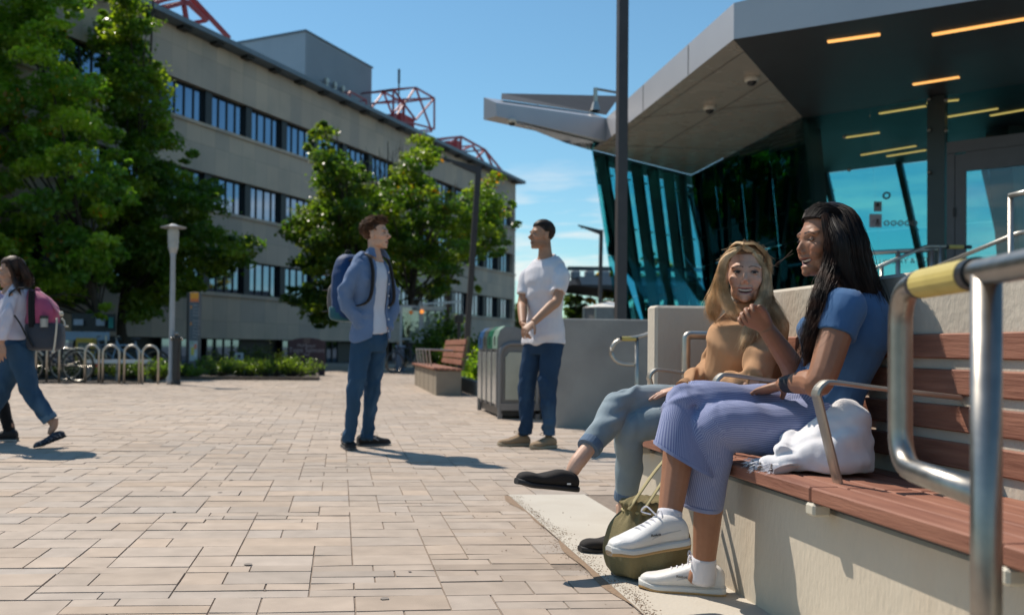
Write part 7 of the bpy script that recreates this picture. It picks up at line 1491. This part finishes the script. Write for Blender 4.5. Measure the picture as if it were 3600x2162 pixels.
def woman_blond():
    U = X3([0, 0, 1.]); Fp2 = nrm([-1, -.1, 0]); Rp = rightof(Fp2); F = nrm([-.74, -.67, 0]); Rr = rightof(F); s = .96
    p = person((1.45, 3.5), 'smiling blonde woman in a camel sweater and light jeans turning towards the viewer')
    pel, che, nek = X3([1.56, 3.50, .565]), V3(S(2628, 1205, 3.50)), V3(S(2618, 1096, 3.50)); hc = V3(S(2623, 966, 3.48)); HM = frame([-.43, -.90, .02], [.02, -.05, 1])
    shR, shL = V3(S(2548, 1152, 3.62)), V3(S(2700, 1158, 3.39)); elR, wrR = V3(S(2508, 1283, 3.72)), V3(S(2404, 1366, 3.55)); elL, wrL = V3(S(2650, 1345, 3.26)), V3(S(2560, 1352, 3.36))
    hipL, hipR = pel-Rp*.085, pel+Rp*.085+U*.02; knL, anL = V3(S(2228, 1508, 3.50)), V3(S(2192, 1818, 3.60)); knR, anR = V3(S(2196, 1412, 3.55)), V3(S(2030, 1625, 3.36))
    mb = MB(); head_blobs(mb, hc, HM, s, female=True, jaw=.90, nose=.40, neck_to=nek-U*.02, neck_r=.047, smile=1.0, long=.95); torso(mb, pel, che, nek-U*.03, Rp, Rr, w=.85, dpt=.85, n=16, female=True)
    for sh, el, wr in ((shR, elR, wrR), (shL, elL, wrL)): limb(mb, [sh, el, wr], [.040, .034, .024])
    hand(mb, wrR, V3(S(2312, 1384, 3.53))-wrR, [0, 0, -1], [.1, -.9, 0], curl=.16, sc=.93); hand(mb, wrL, V3(S(2470, 1385, 3.42))-wrL, [0, .1, -1], [0, .9, 0], curl=.2, sc=.93)
    limb(mb, [hipL, hipL*.55+knL*.45, knL, knL*.6+anL*.4, anL], [.05, .04, .030, .028, .029]); limb(mb, [hipR, hipR*.55+knR*.45, knR, knR*.6+anR*.4, anR], [.05, .04, .030, .028, .029])
    heL, toL = V3(gnd(2235, 1930)), V3(gnd(2050, 1942)); dL = nrm(toL-heL); toL = heL+dL*.25; foot_skin(mb, anL, dL)
    heR, toR = V3(S(2022, 1728, 3.35)), V3(S(1826, 1708, 3.27)); dR = nrm(toR-heR); foot_skin(mb, anR, dR, kn=knR, r=.95)
    skin_body(p, mb, .0030, SK_BLOND, dict(c=hc, M=HM, s=s, skin=SK_BLOND, lip=(.46, .19, .165), brow=(.11, .06, .034), lid=(.40, .23, .17), brow_th=.6, smile=1.0, squint=.4, long=.95))
    eyes(p, hc, HM, s, iris=(.05, .05, .048), dep=.0690, look=(-.12, 1, 0), lid=(.46, .27, .19), up=.30, lo=-.34)
    mb = MB()
    for x in (-1, 1):                                                               # lash lines
        mb.tube([hc+HM@(X3([x*(.0305+u), .0822-14*(u-.002)**2, .0065-12*u*u])*s) for u in np.linspace(-.013, .016, 7)], .0017, n=5)
    mb.build('lashes', M_BLACK, p)
    mb = MB(); mb.tube([hc+HM@(X3([x, .0775-10*x*x, -.0675+9*x*x])*s) for x in np.linspace(-.024, .024, 9)], .0045, ry=.0066, n=8); mb.build('teeth', mat('teeth', (.66, .60, .52), rough=.35), p, smooth=True)
    mb = MB(); torso(mb, pel+U*.02, che, nek+U*.015, Rp, Rr, w=.92, dpt=.92, grow=.014, hem=-.02, female=True, bust=.014, straight=.8)
    mb.tube([nek-U*.015, nek+U*.01, nek+U*.032], [.070, .060, .058], n=18)
    trouser_leg(mb, [shR-nrm(shR-che)*.02, shR*.6+elR*.4, elR, elR*.5+wrR*.5, wrR-nrm(wrR-elR)*.0], [.052, .049, .047, .041, .033]); trouser_leg(mb, [shL-nrm(shL-che)*.02, shL*.6+elL*.4, elL, elL*.5+wrL*.5, wrL], [.056, .053, .051, .044, .035])
    cloth('sweater', mb, F_TAN, p, .005, 2, .0115, [(shR, elR), (elR, wrR), (shL, elL), (elL, wrL), (pel, che)], 51, freq=14, base=.4, quiet=[(nek, .12)])
    for el, wr, r in ((elR, wrR, .0345), (elL, wrL, .0365)): cuff(p, wr-nrm(wr-el)*.012, wr-el, r, .035, mat('camel_rib', (.36, .20, .10), (.29, .16, .08), scale=60, rough=.9))
    mb = MB(); mb.tube([nek-U*.004, nek+U*.014, nek+U*.036], [.064, .0605, .0585], n=22); mb.build('collar', MATS['camel_rib'], p, smooth=True)
    mb = MB(); loft(mb, smooth_secs([(pel-U*.085, Rp*.155, Fp2*.13), (pel-U*.02, Rp*.170, Fp2*.135), (pel+U*.05, Rp*.16, Fp2*.12), (pel+U*.08, Rp*.145, Fp2*.108)], 4))
    trouser_leg(mb, [hipL, hipL*.55+knL*.45, knL, knL*.6+anL*.4, anL+nrm(knL-anL)*.085], [.088, .076, .058, .053, .043]); trouser_leg(mb, [hipR, hipR*.55+knR*.45, knR, knR*.6+anR*.4, anR+nrm(knR-anR)*.085], [.088, .074, .057, .053, .042])
    cloth('jeans', mb, D_LIGHT, p, .005, 3, .0095, [(hipL, knL), (knL, anL), (hipR, knR), (knR, anR)], 54, freq=13, base=.2)
    CU = mat('denim_cuff', (.115, .17, .25), (.09, .14, .21), scale=20, rough=.9)
    for k_, a in ((knL, anL), (knR, anR)): d = nrm(k_-a); cuff(p, a+d*.095, d, .0455, .036, CU)
    shoe(p, heL, toL, m_up=CANV_B, m_sole=G_BLACK, h=.060, sole_h=.022, toe_h=.040, w=.043); sh = shoe(p, heR, heR+dR*.245, up=np.cross(dR, np.cross(U, dR)), m_up=CANV_B, m_sole=G_BLACK, h=.062, sole_h=.022, toe_h=.042, w=.043)
    up = np.cross(dR, np.cross(U, dR)); x = np.cross(dR, up); x = x if x@X3([0, -1, 0]) > 0 else -x; mb = MB(); mb.box(heR+dR*.055+x*.042+up*.030, (.014, .004, .006)); mb.build('tab', M_WHITE, sh)
    # hair
    hm = hairmat('blonde_hair', None, .5); c1, c2 = (.16, .088, .042), (.52, .34, .17)
    keep = lambda l: ((l[:, 2] > .072) | (l[:, 1] < .045)) & ~((l[:, 1] > .015) & (l[:, 2] < .045) & (np.abs(l[:, 0]) < .075)) & ~((l[:, 1] > .045) & (l[:, 2] < .080)) & ~((l[:, 1] > -.005) & (l[:, 2] < .02)) & (l[:, 2] > -.06)
    hair_obj('hair', hair_cap(hc, HM, s, keep, 1.045, disp=.006, seed=3), hm, p, (.15, .08, .04), (.34, .20, .10), 2)
    q = lambda x, y, d: V3(S(x, y, d))
    left = [([q(2600, 872, 3.44), q(2556, 900, 3.43), q(2536, 960, 3.45), q(2516, 1030, 3.47), q(2502, 1085, 3.48), q(2518, 1138, 3.50)], [.010, .013, .014, .016, .017, .005]), ([q(2585, 885, 3.41), q(2546, 915, 3.40), q(2534, 970, 3.405), q(2542, 1030, 3.41), q(2562, 1075, 3.41), q(2590, 1110, 3.40)], [.008, .011, .012, .013, .014, .005]), ([q(2612, 868, 3.5), q(2560, 905, 3.52), q(2540, 980, 3.54), q(2522, 1060, 3.55), q(2512, 1120, 3.55)], [.012, .015, .017, .018, .006])]
    right = [([q(2618, 870, 3.42), q(2666, 905, 3.44), q(2692, 968, 3.45), q(2690, 1030, 3.44), q(2692, 1085, 3.40), q(2728, 1125, 3.36), q(2748, 1170, 3.36)], [.010, .014, .016, .017, .020, .019, .006]), ([q(2630, 872, 3.5), q(2672, 920, 3.5), q(2690, 990, 3.5), q(2700, 1060, 3.48), q(2735, 1115, 3.42), q(2758, 1160, 3.40)], [.012, .017, .019, .021, .021, .006]), ([q(2650, 890, 3.42), q(2688, 955, 3.42), q(2684, 1035, 3.40), q(2656, 1105, 3.36), q(2632, 1170, 3.34), q(2608, 1235, 3.33)], [.006, .010, .014, .018, .018, .005]), ([q(2650, 890, 3.42), q(2690, 960, 3.42), q(2690, 1040, 3.39), q(2674, 1110, 3.34), q(2662, 1190, 3.31)], [.006, .010, .014, .018, .006])]
    backg = [([q(2625, 868, 3.52), q(2650, 930, 3.58), q(2640, 1010, 3.60), q(2640, 1090, 3.61), q(2650, 1150, 3.60)], [.03, .05, .055, .05, .02])]
    mb = MB()
    for P, R_ in left+right+backg: mb.tube(P, [r*.50 for r in R_], n=12, k=5)
    V, Fq, N_ = fuse_mesh(mb, .0055, 1); hair_obj('hair_mass', (V, Fq), hm, p, c1, (.46, .29, .15), 5)
    hair_obj('hair_lock', strand_mesh(hair_locks(left, 2600, .0014, 21, jit=.012, wav=.006, wf=2.5), .0007), hm, p, (.55, .35, .17), (.95, .70, .42), 4); hair_obj('hair_lock', strand_mesh(hair_locks(right, 3200, .0014, 22, jit=.010, wav=.006, wf=2.5), .0007), hm, p, (.42, .28, .15), (.82, .62, .39), 4)  # sunlight put into the colour: left locks lighter than the right ones
    tg = []; rd = random.Random(18)
    for i in range(240):
        sd_ = rd.choice((-1, 1)); y = rd.uniform(-.06, .070); z0 = .128-.35*max(0, y-.02); tg.append(([hc+HM@(v*s) for v in (X3([sd_*.004+.012, y, z0]), X3([sd_*.040+.008, y-.004, .122-.2*max(0, y-.02)]), X3([sd_*.074, y*.6-.012, .070]), X3([sd_*.088, y*.3-.02, .0]))], [.002, .003, .004, .005]))
    hair_obj('hair_lock', strand_mesh(hair_locks(tg, 2600, .0014, 23, jit=.006, wav=.003), .0007), hm, p, (.34, .20, .10), (.78, .55, .31), 8)
    rg = np.random.default_rng(4); fly = []
    for i in range(46):
        a = rg.uniform(0, 6.28); b = hc+HM@(X3([.085*math.cos(a), rg.uniform(-.05, .03), .04+.09*abs(math.sin(a))])*s); o = nrm(HM@X3([math.cos(a), 0, abs(math.sin(a))*.8+.1])+rg.normal(size=3)*.4); fly.append(spline(np.array([b, b+o*.012-U*.004, b+o*.026-U*.012+rg.normal(size=3)*.006]), 4))
    for i in range(9):
        b = q(2508+rg.uniform(-6, 8), 1010+rg.uniform(-10, 70), 3.47); e = rg.uniform(-.02, .012); fly.append(spline(np.array([b, b+X3([-.015, 0, -.006]), b+X3([-.030, 0, -.010+e])]), 4))
    V, Fq = strand_mesh(fly, .0007); hair_obj('stray_hair', (V, Fq), hm, p, (.45, .33, .2), (.6, .45, .28), 2)
woman_blond()
# ================================================================== BAGS BY THE BENCH
def shawl():
    c = V3(S(2975, 1570, 2.62)); c = X3([1.50, 2.55, .44]); t = thing('shawl', tuple(c), 'white fleecy shawl heaped on the bench slats with a frayed edge', 'shawl'); U = X3([0, 0, 1.])
    FL = mat('white_fleece', (.80, .78, .79), (.74, .72, .74), scale=25, rough=.95, bump=.3, bscale=420, sheen=.5, spec=.1)
    q = lambda x, y, X: V3(atx(x, y, X))
    mb = MB(); e = lambda p, r: mb.ell(p, r, nu=22, nv=16)
    a = X3([1.475, 2.655, .447])
    secs = [(a+U*.0, X3([.125, .0, 0]), X3([0, .10, 0])), (a+U*.03, X3([.135, 0, 0]), X3([0, .11, 0])), (a+U*.08+X3([.01, 0, 0]), X3([.12, 0, 0]), X3([0, .10, 0])), (a+U*.125+X3([.035, 0, 0]), X3([.09, 0, 0]), X3([0, .085, 0])), (a+U*.17+X3([.06, 0, 0]), X3([.065, 0, 0]), X3([0, .06, 0])), (a+U*.20+X3([.075, 0, 0]), X3([.02, 0, 0]), X3([0, .02, 0]))]
    loft(mb, smooth_secs(secs, 4), n=26)
    r0 = a+X3([-.115, .02, .05]); mb.tube([r0+X3([-.03, -.045, 0]), r0+X3([-.01, .0, .01]), r0+X3([.05, .06, .02])], [.026, .028, .034], n=16, k=4)
    mb.tube([a+X3([-.11, -.02, .03]), a+X3([-.15, -.01, .022]), a+X3([-.19, .03, .016])], [.04, .03, .02], n=12, k=4, ry=[.028, .02, .012])
    V, Fq, N_ = fuse_mesh(mb, .0055, 3); d = wave_noise(V*np.array([1, 1, 1.5]), 7, 5)*.007+wave_noise(V, 16, 6)*.0018; V = V+N_*d[:, None]; V[:, 2] = np.maximum(V[:, 2], .443); npmesh('cloth', V, Fq, FL, t, smooth=True)
    # ruffled flat end with frayed threads
    V = []; n1, n2 = 30, 12
    for i in range(n1):
        for j in range(n2):
            u, v = i/(n1-1), j/(n2-1); V.append((1.40-.13*v+.01*math.sin(u*9), 2.60+.17*u-.02*v, .452+.012*math.sin(u*26+v*3)*(.3+v)+.018*(1-v)))
    V = np.array(V); Fc = [(i*n2+j, i*n2+j+1, (i+1)*n2+j+1, (i+1)*n2+j) for i in range(n1-1) for j in range(n2-1)]; Vb = V-X3([0, 0, .006]); m = len(V)
    F2 = Fc+[tuple(m+k for k in f[::-1]) for f in Fc]; npmesh('ruffle', np.vstack([V, Vb]), F2, FL, t, smooth=True)
    rg = np.random.default_rng(2); st = []
    for i in range(130):
        b = V[rg.integers(n1)*n2+n2-1]; st.append(np.array([b, b+X3([-.010, rg.normal()*.004, .003]), b+X3([-.018-.01*rg.random(), rg.normal()*.008, -.004])]))
    Vs, Fs = strand_mesh(st, .0012); npmesh('fringe', Vs, Fs, FL, t)
shawl()
def khaki_bag():
    U = X3([0, 0, 1.]); g = V3(gnd(2275, 2040)); c = X3([1.085, 3.16, 0]); t = thing('bag', tuple(c), 'olive drawstring bag standing on the ground between the feet of the two women', 'bag')
    KH = mat('khaki_canvas', (.21, .17, .08), (.155, .125, .055), scale=9, rough=.9, bump=.4, bscale=250, c3=(.29, .245, .125), c3scale=5, c3amt=.4); STP = mat('khaki_strap', (.40, .34, .18), (.34, .28, .14), scale=20, rough=.85)
    x, y = X3([1, 0, 0.]), X3([0, 1., 0]); ax = nrm(X3([.05, .03, 1]))
    secs = [(c+U*.012, x*.10, y*.09), (c+U*.025, x*.132, y*.12), (c+U*.09, x*.145, y*.13), (c+ax*.15, x*.138, y*.125), (c+ax*.20, x*.115, y*.105), (c+ax*.235, x*.09, y*.08), (c+ax*.26, x*.105, y*.09), (c+ax*.275, x*.08, y*.06)]
    mb = MB(); loft(mb, smooth_secs(secs, 4), n=26, power=.9); V, Fq, N_ = fuse_mesh(mb, .006, 2); d = wave_noise(V*np.array([1, 1, .5]), 8, 15)*.006; ru = np.exp(-((V[:, 2]-.24)/.03)**2)*np.sin(np.arctan2(V[:, 1]-c[1], V[:, 0]-c[0])*17)*.007; V = V+N_*(d+ru)[:, None]; V[:, 2] = np.maximum(V[:, 2], .011); npmesh('body', V, Fq, KH, t, smooth=True)
    top = c+ax*.245
    for k, (a, b) in enumerate((((-.09, -.06), (.02, .02)), ((-.05, -.09), (.05, -.02)), ((.0, -.09), (.08, .0)))):
        s_ = top+x*a[0]+y*a[1]; e_ = top+x*(.10+.05*k)+y*b[1]+U*(.20+.02*k); mb = MB(); mb.tube([s_, (s_+e_)/2+U*.03-y*.03, e_], .012, ry=.0035, n=8, k=5); mb.build('strap', STP, t, smooth=True)
    mb = MB(); mb.tube([top+x*(.09*math.cos(a))+y*(.08*math.sin(a))-U*.012 for a in np.linspace(0, 6.283, 20, endpoint=False)], .006, n=6, closed=True); mb.build('drawcord', STP, t, smooth=True)
khaki_bag()
